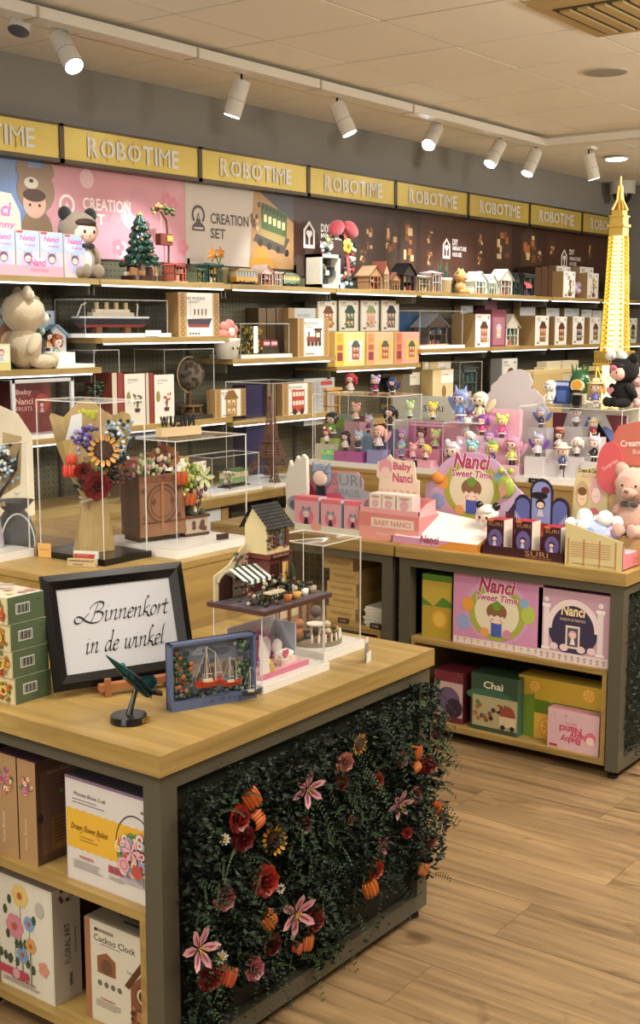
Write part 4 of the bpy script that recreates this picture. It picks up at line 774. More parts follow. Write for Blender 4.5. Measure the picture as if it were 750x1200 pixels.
for k in range(4): m = MB(); m.cyl((-L*.42+k*L*.27, 0, .12), (-L*.42+k*L*.27, 0, .155), .012, .012, 'cdb98c', 12, cap='2a2420'); m.build('funnel', 'gl', t)
for s in (-1, 1): m = MB(); m.tube([(s*L*.82-.03, 0, .085), (s*L*.78-.01, 0, .14), (s*L*.7, 0, .15)], .004, 'e2e6ea'); m.build('crane_arm', 'gl', t)
m = MB(); m.box(-L*.5, -L*.35, -.02, .02, 0, .03, '7a5a34'); m.box(L*.3, L*.45, -.02, .02, 0, .03, '7a5a34'); m.build('stand', 'wd', t)
t = thing('name_plate', (X(178, 4.55), 4.546, z), 0, 'small white name plate leaning before the ship case', 'sign'); m = MB(); m.box(-.055, .055, 0, .005, .005, .035, 'e6ebf0'); m.build('plate', 'gl', t)
K = ('b7945f', '96774a', 'a88657')
def kb(lab, a, b, pt, z, kind, y=4.57, d=.09, group=None, **kw): return wb('puzzle_box', lab, a, b, pt, z, y, d, K[0], K[1], K[2], art=kraft_art(kind, **kw), group=group)
kb('kraft puzzle box with ocean liner print beside the glazed ship', 209, 257, 343, z, 'ship')
kb('kraft puzzle box with red train print on the tunnel shelf', 349, 385, 373, Z2[2], 'train', y=4.55, d=.1)
z = Z2[2]
for i, (a, b) in enumerate(((303, 312), (313, 323), (324, 334))): wb('kraft_carton', ['dim kraft carton behind the tunnel case, left of three', 'dim kraft carton behind the tunnel case, middle of three', 'dim kraft carton behind the tunnel case, right of three'][i], a, b, 361, z, 4.76, .09, '6f5a3d', '57462f')
wb('puzzle_box', 'pale blue labelled kraft box half hidden behind the red train box', 338, 373, 361, z, 4.72, .1, K[0], K[1], art=lambda m, w, h: (m.rect(-w*.3, w*.4, 0, h, -.0004, 'cfdbe4'), m.text('3D PUZZLE', 0, h*.85, -.0008, '5a6066', w=w*.4, h=h*.05)))
t = thing('flower_pot_character', (X(268, 4.56), 4.58, z), 0, 'white smiling flower pot with coral pink flower top between two shelves', 'ornament')
m = MB(); m.lathe([(0, 0), (.06, 0), (.075, .1), (.078, .115), (.066, .115), (0, .105)], 'dcd8cc', 24); m.build('pot', 'gl', t); m = MB()
for s in (-1, 1): m.ell(s*.02-.01, -.072, .06, .006, .004, .008, '2a2220', 8, 6)
m.build('eyes', 'gl', t)
for j in range(6): a_ = j*1.047+.3; m = MB(); m.ell(.042*cos(a_), -.01, .15+.04*sin(a_), .032, .03, .03, 'd48478', 12, 8, .02); m.build('petal', 'fb', t)
m = MB(); m.ell(0, -.035, .15, .024, .018, .024, 'ead8cc', 12, 8); m.build('flower_centre', 'fb', t)
a, b = hit(283, 400, y=4.57).x, hit(340, 400, y=4.57).x; zt = hit(310, 379, y=4.57).z
case('clear case with lit leafy tunnel and pink carriages on second row', a, b, 4.575, 4.79, z, zt, .02)
t = thing('lit_tunnel_model', (a+(b-a)*.36, 4.68, z+.02), 0, 'leafy tunnel model with a glowing lamp strip inside the clear case', 'model'); H = zt-z-.03; m = MB()
for i in range(190): m.ell(random.uniform(-.13, .1), random.uniform(-.07, .07), random.random()*H*.93+.005, .009, .008, .009, random.choice(('6b6a2c', '3f4a24', '8a5a2c', 'a88a3a', '2c3420')), 5, 4)
m.build('foliage', 'lf', t)['kind'] = 'stuff'
m = MB(); m.box(-.012, .012, -.085, -.078, .01, H*.95, 'fff0b0'); m.build('lamp_strip', 'lit', t)
t = thing('model_carriage', (a+(b-a)*.78, 4.66, z+.02), 0, 'two small pink railway carriages beside the lit tunnel model', 'model train'); m = MB()
for k in (-1, 1): m.box(k*.035-.03, k*.035+.03, -.02, .02, .045, .075, 'a8525e'); m.box(k*.035-.026, k*.035+.026, -.021, .021, .053, .068, 'e3bfc0'); m.box(k*.035-.03, k*.035+.03, -.02, .02, .075, .08, '7a3b44')
m.box(-.08, .08, -.02, .02, 0, .045, '3c342a'); m.build('carriages', 'gl', t)
# bay 3: four white kits behind, three pastel kits in front
z = Z2[3]
t = thing('shelf_riser', (X(420, 4.72), 4.71, z), 0, 'cream display riser behind the pastel kit boxes', 'riser'); rz3 = hit(420, 388, y=4.70).z; m = MB(); m.box(X(368, 4.7)-X(420, 4.72), X(470, 4.7)-X(420, 4.72), 0, .14, 0, rz3-z, 'b09468'); m.build('riser_box', 'mt', t)
cl = [('diy', 'a8663c'), ('b', '4f7a5a'), ('c', 'b98a9a'), ('d', '7a5a52')]
for i, (a, b) in enumerate(((372, 394.5), (397, 420), (422.5, 444), (446.5, 467.5))): wb('kit_box', 'white kit box with %s house print, %s of four in the row' % (('brown', 'green', 'pastel', 'dark')[i], ('first', 'second', 'third', 'last')[i]), a, b, 352, rz3, 4.715, .1, 'd8d5cc', '8a8578', art=diy_art('house', c=('a8663c', '3f6a52', 'd9a7a8', '6a5a6a')[i], r=('6d3b2c', '2d4a3c', '8aa06a', '2c2a3a')[i]))
def past(bg, c1):
    def f(m, w, h): m.rect(-w*.48, -w*.22, .01*h, h*.98, -.0004, c1); d_lines(m, -w*.45, -w*.27, h*.92, 6, -.0008, '8a6a3c', h*.04, h*.012); m.rect(-w*.44, -w*.26, h*.45, h*.62, -.0008, 'b0623c'); m.rect(-w*.44, -w*.26, h*.15, h*.4, -.0008, '8a3b3c'); m.poly([(-w*.05, h*.12), (w*.4, h*.16), (w*.42, h*.74), (-w*.05, h*.74)], -.0008, 'c9d3d6' if bg == 'e8cf8a' else 'e3b45a'); d_house(m, w*.18, h*.42, w*.2, -.0012, 'a8483a', '3f5a4c')
    return f
for i, (a, b, bg, c1, nm) in enumerate(((393, 427.5, 'e8cf8a', 'd9b43c', 'pale yellow'), (430, 461, 'e6b48e', 'd99a6a', 'peach'), (463.5, 491, 'ddA08c'.lower(), 'cf7f5c', 'salmon'))): wb('kit_box', '%s house kit box, %s of the three pastel ones' % (nm, ('left', 'middle', 'right')[i]), a, b, 389, z, 4.555, .11, bg, 'd8b56a', art=past(bg, c1))
wb('kit_box', 'yellow kit box side peeking out left of the pale yellow kit', 384.5, 391, 391, z, 4.60, .1, 'c99a3c', 'b0883c')
# bays 4..7
z = Z2[4]; a, b = hit(493, 390, y=4.57).x, hit(543, 390, y=4.57).x; zt = hit(515, 364, y=4.57).z
case('clear case over the triangular cabin model on second row', a, b, 4.575, 4.79, z, zt, .022, back=(a+.01, a+(b-a)*.55, 4.775, 4.785, z+.022, zt-.01, '274a7a'))
model_house('dark triangular cabin model with lit rooms inside the clear case', (a+b)/2+.02, 4.62, z+.022, .27, .12, zt-z-.04, '4a3a34', '9aa6b4', kind='gable', items=12)
row = [(557, 575, 368, 540, 'white-fronted kit box with red cart print right of the cabin case'), (627, 643, 370, 611, 'white-fronted kit box with clock tower print, first after the little white house'), (650, 664, 371, 644, 'white-fronted kit box with brown building print, second after the little white house'), (671, 684.5, 371, 665, 'white-fronted kit box with navy print, third after the little white house'), (691, 703, 372, 685, 'white-fronted kit box with gabled print, touching the golden tower'), (736, 746, 373, 730, 'white-fronted kit box just right of the golden tower, second row')]
for i, (a, b, pt, s, lb) in enumerate(row): wb('kit_box', lb, a, b, pt, z, 4.57, .2, 'e8e6e0', 'a3855a', art=diy_art('house', c=('b56a5a', 'a8684a', '8a4a34', '3c3f63', '6b5a48', '5a6048')[i], r='5a3a2c'))
wb('kit_box', 'deep maroon kit box with castle print on second row', 576, 593, 363, z, 4.56, .16, '7a3f4e', '5c2d3a', art=lambda m, w, h: (m.rect(-w*.4, w*.4, h*.05, h*.8, -.0004, 'a8707c'), d_house(m, 0, h*.4, w*.25, -.0008, 'e0b9a0', 'd8c0d8')))
wb('small_box', 'small plum box lying on top of the shelf behind maroon kit', 568, 582, 353, z, 4.74, .08, '7a4a5c', '6a3f50')
mh('little white model house with green plants between maroon kit and case', 593, 611, 368, 'd9d6c8', 'e6e3da', 'gable', zb=z, y=4.6, d=.1)
for i, (a, b, pt) in enumerate(((540, 554, 358), (609, 627, 354), (640, 655, 361), (661, 678, 361), (681, 693, 363), (694, 705, 364), (734, 744, 366))): wb('kit_box', ['pale topped kit box at the back right of the cabin case', 'tall kit box at the back above the little white house', 'kit box at the back, behind the gap of clock tower and brown kits', 'kit box at the back above the brown building kit', 'kit box at the back left of the golden tower', 'kit box at the back half hidden by the golden tower', 'kit box at the back right of the golden tower'][i], a, b, pt, z, 4.79, .06, 'd9dde0', 'a3855a', art=lambda m, w, h: m.text('DIY', -w*.2, h*.9, -.0006, '6a6662', w=w*.3, h=h*.05))
# ================================================================== ROW 3 and below
z = Z3[0]
t = wb('plush_box', 'dark red box with pink lettering inside the white framed cabinet at left', 14, 60, 448, z, 4.66, .12, '7a3030', '6a2a2a', art=lambda m, w, h: (m.text('Baby', -w*.2, h*.82, -.0006, 'e8b9b0', w=w*.4, h=h*.12, bold=.02), m.text('Nanci', -w*.2, h*.66, -.0006, 'e8b9b0', w=w*.45, h=h*.12, bold=.02), m.text('FRUITS', -w*.2, h*.52, -.0006, 'e8b9b0', w=w*.4, h=h*.08), m.disc(w*.25, h*.6, w*.2, -.0006, 'b0453c'), d_chibi(m, w*.25, h*.55, w*.13, -.001, '5a2a2a')))
x0, x1 = hit(10, 460, y=4.56).x, hit(82, 460, y=4.56).x
t = case('white framed glass cabinet below the cream teddy at the left', x0, x1, 4.545, 4.84, z, Z2[0]-.045, .02)
m = MB(); W = (x1-x0)/2; H = Z2[0]-.045-z
for a in ((-W-.002, -W+.016, -.16, -.148, .0, H), (W-.016, W+.002, -.16, -.148, 0, H), (-W, W, -.16, -.148, H-.016, H)): m.box(*a, 'd9dcdf')
m.build('front_frame', 'gl', t)
t = thing('sculpted_card', (hit(14, 500, y=4.5).x, 4.48, .775), 0, 'large cream curved cardboard display piece at the left edge', 'display card'); m = MB(); zz = hit(30, 470, y=4.5).z-.775
m.poly([(-.5, 0), (.1, 0), (.1, zz*.7), (.02, zz*.9), (-.08, zz*.98), (-.2, zz*.9), (-.3, zz*1.1), (-.5, zz*1.25)], 0, 'ded6c0', .02); m.build('card', 'mt', t)
z = Z3[1]
def bon(leaf, pot): return lambda m, w, h: (m.text('3D PUZZLE', -w*.1, h*.88, -.0006, '4a4744', w=w*.5, h=h*.045), d_lines(m, -w*.35, 0, h*.82, 1, -.0006), d_tree(m, w*.1, h*.42, w*.32, -.0006, leaf, pot), m.disc(-w*.32, h*.55, w*.1, -.0008, '8a8a4a', rz=w*.2))
wb('puzzle_box', 'white bonsai puzzle box with dark green tree print', 146, 170, 438, z, 4.56, .03, 'e0d9ca', 'a03f35', art=bon('4a5a3a', '3a2a28')); wb('puzzle_box', 'white bonsai puzzle box with red tree print beside the globe', 181, 204, 439, z, 4.56, .03, 'e4ddd0', '9c3c33', art=bon('b5473f', '4a3530'))
for i, (a, b) in enumerate(((131.5, 137), (138, 144.5), (171, 174.5), (175.5, 180))): wb('puzzle_box', ['dark red bonsai puzzle spine at the far left of the row', 'dark red bonsai puzzle spine beside the green bonsai box', 'dark red bonsai puzzle spine just right of the green bonsai box', 'dark red bonsai puzzle spine touching the red bonsai box'][i], a, b, 437, z, 4.565, .2, '8a3a30' if i % 2 else 'c9bda8', '7a332a')
a, b = hit(194, 440, y=4.57).x, hit(252, 440, y=4.57).x
case('tall clear case around the wooden globe model', a, b, 4.575, 4.80, z, hit(220, 409, y=4.57).z, .02, base='dark')
t = thing('model_globe', (hit(222, 440, y=4.68).x, 4.68, z+.02), 0, 'laser-cut wooden globe on a stand inside a clear case', 'model globe'); gz = hit(222, 439, y=4.68).z-z-.02; r = .086
m = MB(); m.cyl((0, 0, 0), (0, 0, .012), .08, .08, '5a3a26', 20); m.cyl((0, 0, .012), (0, 0, gz-r), .012, .012, '6b4a30', 10)
for j in range(6): a_ = j*1.047; m.cyl((.06*cos(a_), .06*sin(a_), .012), (.06*cos(a_), .06*sin(a_), .045), .005, .005, '8a6844', 6)
m.cyl((0, 0, .045), (0, 0, .052), .075, .075, '8a6844', 20); m.build('stand', 'wd', t); m = MB(); m.ell(0, 0, gz, r*.96, r*.96, r*.96, '6f6558', 24, 16); m.build('sphere', 'wd', t)
m = MB()
for i in range(90):
    u = random.gauss(.4, 1.2); v = random.gauss(.3, .5); n_ = Vector((cos(v)*sin(u), -cos(v)*cos(u), sin(v)))
    if random.random() < .75: m.cyl(n_*r*.95+Vector((0, 0, gz)), n_*r*.985+Vector((0, 0, gz)), .014, .012, '3f3428', 6, False)
m.build('continents', 'wd', t)['kind'] = 'stuff'
m = MB(); m.M = Matrix.Translation((0, 0, gz)) @ Matrix.Rotation(.4, 4, 'Y'); 
for j in range(24): a0, a1 = pi*.6+j*pi*1.1/24-.2, pi*.6+(j+1)*pi*1.1/24-.2; m.cyl((r*1.13*cos(a0), 0, r*1.13*sin(a0)), (r*1.13*cos(a1), 0, r*1.13*sin(a1)), .005, .005, 'a89070', 6)
m.M = Matrix(); m.build('meridian_arm', 'wd', t)
a, b = hit(109, 430, y=4.56).x, hit(147, 430, y=4.56).x
case('small clear case with a green bonsai plant model on the third shelf', a+.02, b-.03, 4.57, 4.76, z, hit(128, 410, y=4.56).z, .01)
t = thing('model_plant', ((a+b)/2, 4.64, z+.01), 0, 'green leafy model plant in a white pot inside a small clear case', 'model plant'); m = MB(); m.lathe([(0, 0), (.03, 0), (.04, .06), (0, .055)], 'd8d8d0', 14); m.box(-.05, .05, -.03, .03, 0, .003, '4a3a30'); m.build('pot', 'gl', t); m = MB(); m.tube([(0, 0, .05), (.01, 0, .16)], .005, '4a3828')
m.build('stem', 'wd', t); m = MB()
for i in range(40): m.ell(random.uniform(-.06, .06), random.uniform(-.04, .04), .12+random.random()*.1, .014, .012, .006, random.choice(('2f5a44', '3f7a5a', '24402f')), 6, 4)
m.build('leaves', 'lf', t)['kind'] = 'stuff'
# temple box and things on / below the third row
kb('kraft puzzle box with little temple print on the third shelf', 252, 288, 456, z-.005 if False else z, 'house', y=4.545, d=.06, c='b0884a', r='8a6030')
z = Z3[2]
wb('tower_box', 'tall dark blue box behind the brown lattice tower', 288, 312, 451, .775, 4.60, .10, '231f52', '1d1a44', cat='box'); kb('kraft puzzle box with red double-decker bus print', 331, 366, 449, z, 'bus', y=4.56, d=.1)
for i, (a, b) in enumerate(((313, 318), (319, 324), (325, 330))): wb('kraft_carton', 'dark kraft carton spine, %s of three left of the bus box' % ('first', 'second', 'third')[i], a, b, 450, z, 4.58, .16, '6a5236', '4f3d28')
def lattice(t, w0, z0, w1, z1, n, r, mat, col, name='leg', single=True):
    """four-sided tapering lattice between heights z0 and z1, half-widths w0 and w1; each side one mesh"""
    for s in range(4):
        m = MB(); m.at(rz=s*pi/2)
        for k in range(n):
            a, b = k/n, (k+1)/n; ya = z0+(z1-z0)*a; yb = z0+(z1-z0)*b; wa = w0+(w1-w0)*a; wb_ = w0+(w1-w0)*b
            m.cyl((-wa, -wa, ya), (-wb_, -wb_, yb), r, r, col, 4, False); m.cyl((-wa, -wa, ya), (wa, -wa, ya), r*.7, r*.7, col, 4, False)
            q = 2 if wa > (yb-ya)*.7 else 1
            for j in range(q): xa0 = -wa+2*wa*j/q; xa1 = -wa+2*wa*(j+1)/q; xb0 = -wb_+2*wb_*j/q; xb1 = -wb_+2*wb_*(j+1)/q; m.cyl((xa0, -wa, ya), (xb1, -wb_, yb), r*.6, r*.6, col, 4, False); m.cyl((xa1, -wa, ya), (xb0, -wb_, yb), r*.6, r*.6, col, 4, False)
        m.build(name, mat, t)
def eiffel(t, H, W, mat, col, r, deck):
    """W half width of the feet"""
    for sx_ in (-1, 1):
        for sy_ in (-1, 1):
            m = MB()
            for k in range(6):
                a, b = k/6, (k+1)/6; f = lambda u: W*(1-.62*u**.8)
                for (ox, oy) in ((0, 0), (1, 0), (0, 1), (1, 1)):
                    w_ = .24*W
                    m.cyl((sx_*(f(a)-ox*w_*(1-a*.4)), sy_*(f(a)-oy*w_*(1-a*.4)), a*H*.22), (sx_*(f(b)-ox*w_*(1-b*.4)), sy_*(f(b)-oy*w_*(1-b*.4)), b*H*.22), r, r, col, 4, False)
                    m.cyl((sx_*(f(a)-ox*w_), sy_*f(a), a*H*.22), (sx_*(f(b)-(1-ox)*w_), sy_*f(b), b*H*.22), r*.7, r*.7, col, 4, False); m.cyl((sx_*f(a), sy_*(f(a)-ox*w_), a*H*.22), (sx_*f(b), sy_*(f(b)-(1-ox)*w_), b*H*.22), r*.7, r*.7, col, 4, False)
            m.box(*sorted((sx_*W*1.04, sx_*W*.7)), *sorted((sy_*W*1.04, sy_*W*.7)), 0, H*.012, col); m.build('leg', mat, t)
    for s in range(4):
        m = MB(); m.at(rz=s*pi/2)
        for j in range(12): a0, a1 = pi*j/12, pi*(j+1)/12; m.cyl((-W*.62*cos(a0), -W*.78+W*.3*sin(a0), H*.02+H*.12*sin(a0)), (-W*.62*cos(a1), -W*.78+W*.3*sin(a1), H*.02+H*.12*sin(a1)), r, r, col, 4, False)
        m.build('arch', mat, t)
    w1 = W*.44; m = MB(); m.box(-w1, w1, -w1, w1, H*.21, H*.225, deck); m.box(-w1*.95, w1*.95, -w1*.95, w1*.95, H*.225, H*.245, deck); m.build('first_deck', mat, t)
    lattice(t, W*.36, H*.245, W*.24, H*.39, 5, r, mat, col, 'lower_stage'); w2 = W*.29; m = MB(); m.box(-w2, w2, -w2, w2, H*.39, H*.405, deck); m.build('second_deck', mat, t)
    lattice(t, W*.2, H*.405, W*.055, H*.86, 16, r*.8, mat, col, 'upper_stage'); w3 = W*.085
    m = MB(); m.box(-w3, w3, -w3, w3, H*.86, H*.885, deck); m.cyl((0, 0, H*.885), (0, 0, H*.92), w3*.6, w3*.2, col, 8); m.cyl((0, 0, H*.92), (0, 0, H), r*.6, r*.4, col, 6); m.build('summit', mat, t)
ex, ey = hit(318, 560, y=4.38).x, 4.38; t = thing('model_tower', (ex, ey, .795), 0, 'brown laser-cut lattice tower model inside a tall clear case', 'model tower'); eh = hit(316, 452, y=ey).z-.795; eiffel(t, eh, .145, 'wd', '6f4a38', .0035, '5a3a2c')
case('tall clear case around the brown lattice tower', ex-.19, ex+.19, ey-.17, ey+.17, .775, .80+eh+.02, .018)
# green tram in a low case on the base shelf
a, b = hit(247, 545, y=4.25).x, hit(302, 545, y=4.25).x; case('low clear case with green tram and pink tree on the base shelf', a, b, 4.24, 4.42, .775, hit(275, 533, y=4.25).z, .016)
tramcar('pale green model tram inside the low clear case', 262, 291, .791, 4.30, .1, '7f9a7a', '4f6a4c', 'd8d2b0'); t = thing('model_tree', (X(270, 4.27, 555), 4.275, .791), 0, 'pink blossom tree model beside the pale green tram', 'model'); m = MB()
for i in range(22): m.ell(random.uniform(-.03, .03), random.uniform(-.015, .015), .04+random.random()*.05, .012, .01, .01, random.choice(('c98a90', 'e0b4b4', '7a9a6a')), 6, 4)
m.cyl((0, 0, 0), (0, 0, .05), .005, .004, '4a3426', 6); m.build('crown', 'lf', t)
for i, (a, b, pt, c) in enumerate(((160, 182, 538, '8a4a3a'), (184, 204, 532, '6b4230'), (206, 222, 536, '9a6a40'), (224, 243, 540, '5a3a2c'))): wb('puzzle_box', ['rust coloured box behind the copper planter case', 'dark brown box behind the orange flowers', 'tan box seen through the planter case', 'dark carton left of the low tram case'][i], a, b, pt, .775, 4.36, .12, c, c, art=diy_art())
z = .50
for i, (a, b, pt, c, s, lb) in enumerate(((238, 259, 595, 'd9e0e6', 'b9c2ca', 'pale blue-white box on the lowest shelf'), (260, 268, 595, 'a8854f', '8a6a3c', 'small kraft box beside the pale box on the lowest shelf'), (272, 292, 600, '22221f', '161614', 'black low box on the lowest shelf behind the house model'))): wb('storage_box', lb, a, b, pt, z, 4.2, .14, c, s)
# bay 3 row 3: grey striped kit and wooden stand, pale cartons
z = Z3[3]
def stripes(m, w, h):
    for k in range(26): m.rect(-w*.4, -w*.02 if k % 3 else w*.1, h*(.1+k*.032), h*(.1+k*.032)+h*.012, -.0006, '7f858c')
    m.rect(w*.05, w*.42, h*.84, h*.93, -.0006, 'b5473c')
wb('book_nook_box', 'tall grey box with fine printed text lines behind the figure case', 356, 392, 443, z, 4.60, .12, 'b7bcc0', '5a646e', art=stripes); mh('wooden framed toy shop with green curtain above the figure case', 381, 401, 452, 'b98d55', 'c9a064', 'flat', zb=z, y=4.58, d=.1, cols=('86a83c', '9ac04a', 'c9ab78'))
z = Z3[4]
for i, (a, b, pt, c, lb) in enumerate(((495, 502, 424, 'cbb27e', 'narrow cream carton right of the pastel kits on the third shelf'), (503, 528, 424, 'd3bd8a', 'cream carton with white label on the third shelf'), (507, 531, 433, 'd6c496', 'cream carton with bottle print standing forward'), (472, 492, 436, '6f6a5c', 'dim glass-fronted kit behind the blue cat figure'))): wb('cream_carton', lb, a, b, pt, z, (4.7, 4.7, 4.56, 4.66)[i], .1, c, 'b09a6b', art=(lambda m, w, h: (m.rect(-w*.1, w*.5, h*.6, h*.98, -.0004, 'e8e6dc'), m.text('craft', w*.1, h*.85, -.0008, '7a7468', w=w*.3, h=h*.06), m.disc(w*.05, h*.35, w*.1, -.0008, '8a6a4a', rz=w*.16))))
t = thing('open_crate_shelf', (hit(665, 470, y=4.40).x, 4.40, .775), 0, 'pale oak open cabinet with cartons stacked on top, left of the golden tower', 'cabinet'); xL, xR = hit(625, 470, y=4.4).x-hit(665, 470, y=4.4).x, hit(715, 470, y=4.4).x-hit(665, 470, y=4.4).x; H = hit(665, 432, y=4.4).z-.775
m = MB(); m.box(xL, xR, 0, .11, H-.03, H, 'cbb27e'); m.box(xL, xL+.5, 0, .02, 0, H-.03, 'bfa56f'); m.box(xR-.03, xR, 0, .11, 0, H-.03, 'bfa56f'); m.box(xL, xR, .095, .11, 0, H-.03, '8c8c7c'); m.box(xL, xR, 0, .11, 0, .02, 'cbb27e'); m.build('carcass', 'mt', t)
cx0 = hit(665, 470, y=4.4).x; zc = .775+H
for i, (a, b, zz, yy) in enumerate(((637, 656, 0, 4.42), (657, 675, 0, 4.42), (676, 694, 0, 4.42), (640, 657, 1, 4.415), (658, 677, 1, 4.415))): wb('flat_carton', ['flat pale carton on the oak cabinet, lower left', 'flat pale carton on the oak cabinet, lower middle', 'flat pale carton on the oak cabinet, lower right', 'flat pale carton on the oak cabinet, upper left', 'flat pale carton on the oak cabinet, upper right'][i], a, b, 432, zc+zz*.062, yy, .085, 'cfc4a8', 'b5a78a').scale.z = .06/max(.02, hit((a+b)/2, 432, y=yy).z-zc-zz*.062)
wb('kit_box', 'pale kit box on the third shelf above the white scalloped card', 588, 606, 420, Z3[5], 4.62, .1, 'cdd6dc', '9aa0a0', art=diy_art())
case('low clear case on the third shelf above the ivory butterfly figure', hit(540, 430, y=4.57).x, hit(566, 430, y=4.57).x, 4.575, 4.76, Z3[4], hit(550, 424, y=4.57).z, .015); mh('small dim room model on the third shelf in low clear case', 543, 563, 428, '5a6a6a', '3a4648', 'flat', zb=Z3[4]+.015, y=4.62, d=.08)
# ================================================================== FAR TABLES: things facing the aisle (-X)
def Yx(px, x, py=600): return hit(px, py, x=x).y
def xb(name, lab, px0, px1, pyt, z, xf, d, front, side, top=None, art=None, group=None, cat='box', turn=0):
    y0, y1 = Yx(px0, xf), Yx(px1, xf); h = hit((px0+px1)/2, pyt, x=xf).z-z
    return carton(name, lab, (xf, (y0+y1)/2, z), abs(y0-y1), d, h, front, side, top or side, art, TURN+turn, group, cat)
def sweet_art(m, w, h, y=-.0006, band=True):
    m.disc(0, h*.5, w*.36, y, 'd9a3cf', 28, rz=h*.43); m.disc(0, h*.49, w*.32, y-.0003, 'a9b24a', 28, rz=h*.38); m.disc(0, h*.48, w*.25, y-.0006, 'e9dfc4', 28, rz=h*.3)
    m.disc(-w*.33, h*.55, w*.07, y-.0009, 'e8a24a'); m.disc(w*.35, h*.52, w*.075, y-.0009, 'b9c85a', rz=h*.12); m.disc(w*.3, h*.66, w*.05, y-.0009, '8fb3d6'); m.disc(-w*.38, h*.3, w*.08, y-.0003, '9aa9dc')
    m.disc(0, h*.5, w*.115, y-.0010, '8a6544', 16, rz=h*.12); m.disc(0, h*.58, w*.05, y-.0012, '6f9a3c'); m.disc(0, h*.41, w*.085, y-.0012, 'f4dfd0', 14, rz=h*.07); m.poly([(-w*.1, h*.5), (-w*.03, h*.43), (w*.01, h*.46), (w*.05, h*.43), (w*.1, h*.5)], y-.0015, '8a6544'); [(m.rect(s*w*.04-w*.015, s*w*.04+w*.015, h*.395, h*.402, y-.0016, '4a3028'), m.disc(s*w*.06, h*.375, w*.012, y-.0016, 'e89a94', 8), m.poly([(s*w*.06, h*.3), (s*w*.14, h*.24), (s*w*.15, h*.28), (s*w*.07, h*.35)], y-.0011, 'f4dfd0')) for s in (-1, 1)]; m.disc(w*.0, h*.34, w*.01, y-.0018, 'c0504a', 8); m.rect(-w*.06, w*.06, h*.17, h*.35, y-.0011, '4d63b8')
    m.disc(-w*.13, h*.21, w*.05, y-.0013, 'e8a86a'); m.disc(w*.12, h*.22, w*.05, y-.0013, 'd490b0')
    for dx, dz, c in ((-.003, -.002, 'fdf0f4'), (.003, .002, 'fdf0f4'), (0, 0, 'b5416f')): m.text('Nanci', dx, h*.84+dz, y-.0014-(.0003 if c[0] == 'b' else 0), c, w=w*.42, h=h*.2, bold=.035, shear=.25); m.text('Sweet Time', dx, h*.68+dz, y-.0014-(.0003 if c[0] == 'b' else 0), c, w=w*.46, h=h*.09, bold=.025, shear=.2)
    if band:
        m.rect(-w*.49, w*.49, h*.01, h*.1, y-.0003, 'ece0d6')
        for k in range(12): d_chibi(m, -w*.44+k*w*.08, h*.06, h*.035, y-.0006, random.choice(('8a5a4a', '6a7ab0', 'b09ac0', 'c98aa0')), random.choice(('e8c9a8', 'b9c9e0', 'd9a0b0')))
# lower shelves, right unit
XF = 4.155
t = xb('gift_box', 'green gift box with orange slices at the left end of the upper shelf', 496, 531, 674, SZ, XF+.02, .12, 'b9a03c', '4d7a2c', '5d8a34', art=lambda m, w, h: (m.rect(-w*.5, w*.5, h*.5, h, -.0004, '5f8a34'), m.poly([(-w*.5, h*.62), (-w*.1, h*.5), (w*.2, h*.66), (w*.5, h*.58), (w*.5, h*.9), (-w*.5, h*.9)], -.0006, 'c9b04a'), m.disc(w*.1, h*.3, w*.28, -.0008, 'e0a83c'), m.disc(w*.1, h*.3, w*.2, -.001, 'e8c25a')), turn=.0)
xb('large_box', 'large pink box with green candy ring and mushroom-haired child on the upper shelf', 533, 639, 673, SZ, XF, .13, 'd596bf', 'c583b0', 'cf9ac4', art=lambda m, w, h: sweet_art(m, w, h))
def museum(m, w, h):
    y = -.0006; m.disc(0, h*.5, w*.36, y, '3c3552', 28, rz=h*.4); m.ring(0, h*.45, w*.3, w*.38, y-.0003, 'efdbe0', 24, 0, pi, (h*.42)/(w*.36)); 
    for s in (-1, 1):
        m.rect(s*w*.38-w*.04, s*w*.38+w*.04, h*.16, h*.78, y-.0005, 'eeddE2'.lower()); m.rect(s*w*.38-w*.06, s*w*.38+w*.06, h*.74, h*.79, y-.0007, 'f8eef0'); m.rect(s*w*.38-w*.06, s*w*.38+w*.06, h*.14, h*.18, y-.0007, 'f8eef0'); m.disc(s*w*.38, h*.85, w*.035, y-.0007, 'f2e4e6')
    m.rect(-w*.1, w*.1, h*.2, h*.52, y-.0006, 'e6d6c4'); m.rect(-w*.075, w*.075, h*.23, h*.49, y-.0008, '5c5268'); d_chibi(m, 0, h*.36, w*.11, y-.001, 'd9b9c4', 'efe2e6'); [m.disc(s*w*.12, h*.2, w*.06, y-.0006, 'e9cfd6', rz=h*.05) for s in (-1, 1, 2.2, -2.2)]
    m.text('Nanci', 0, h*.73, y-.0012, 'efd9a8', w=w*.34, h=h*.15, bold=.03, shear=.1); m.text('MUSEUM OF FANTASY', 0, h*.6, y-.0012, 'efd9a8', w=w*.36, h=h*.035)
    m.rect(-w*.5, w*.5, 0, h*.13, y-.0002, 'e6d3d6'); 
    for k in range(11): d_chibi(m, -w*.44+k*w*.088, h*.06, h*.04, y-.0006, '5a4a52', '9a8a90')
xb('large_box', 'large pink box with white columns and dark arch, right end of the upper shelf', 634, 719, 694, SZ, XF+.0, .13, 'c9a3b5', '8a5a70', 'b57f98', art=museum)
xb('gift_box', 'maroon and blush box at the left end of the bottom shelf', 512, 546, 788, BZ, XF+.02, .13, 'cdb2ae', '6a2a38', '7a3040', art=lambda m, w, h: (m.rect(-w*.5, w*.5, h*.8, h, -.0004, '7a3040'), m.disc(0, h*.45, w*.4, -.0004, '6a5a7c'), m.disc(w*.2, h*.3, w*.3, -.0006, '3c2a40'), m.rect(-w*.5, w*.5, 0, h*.12, -.0008, '6a2a30')))
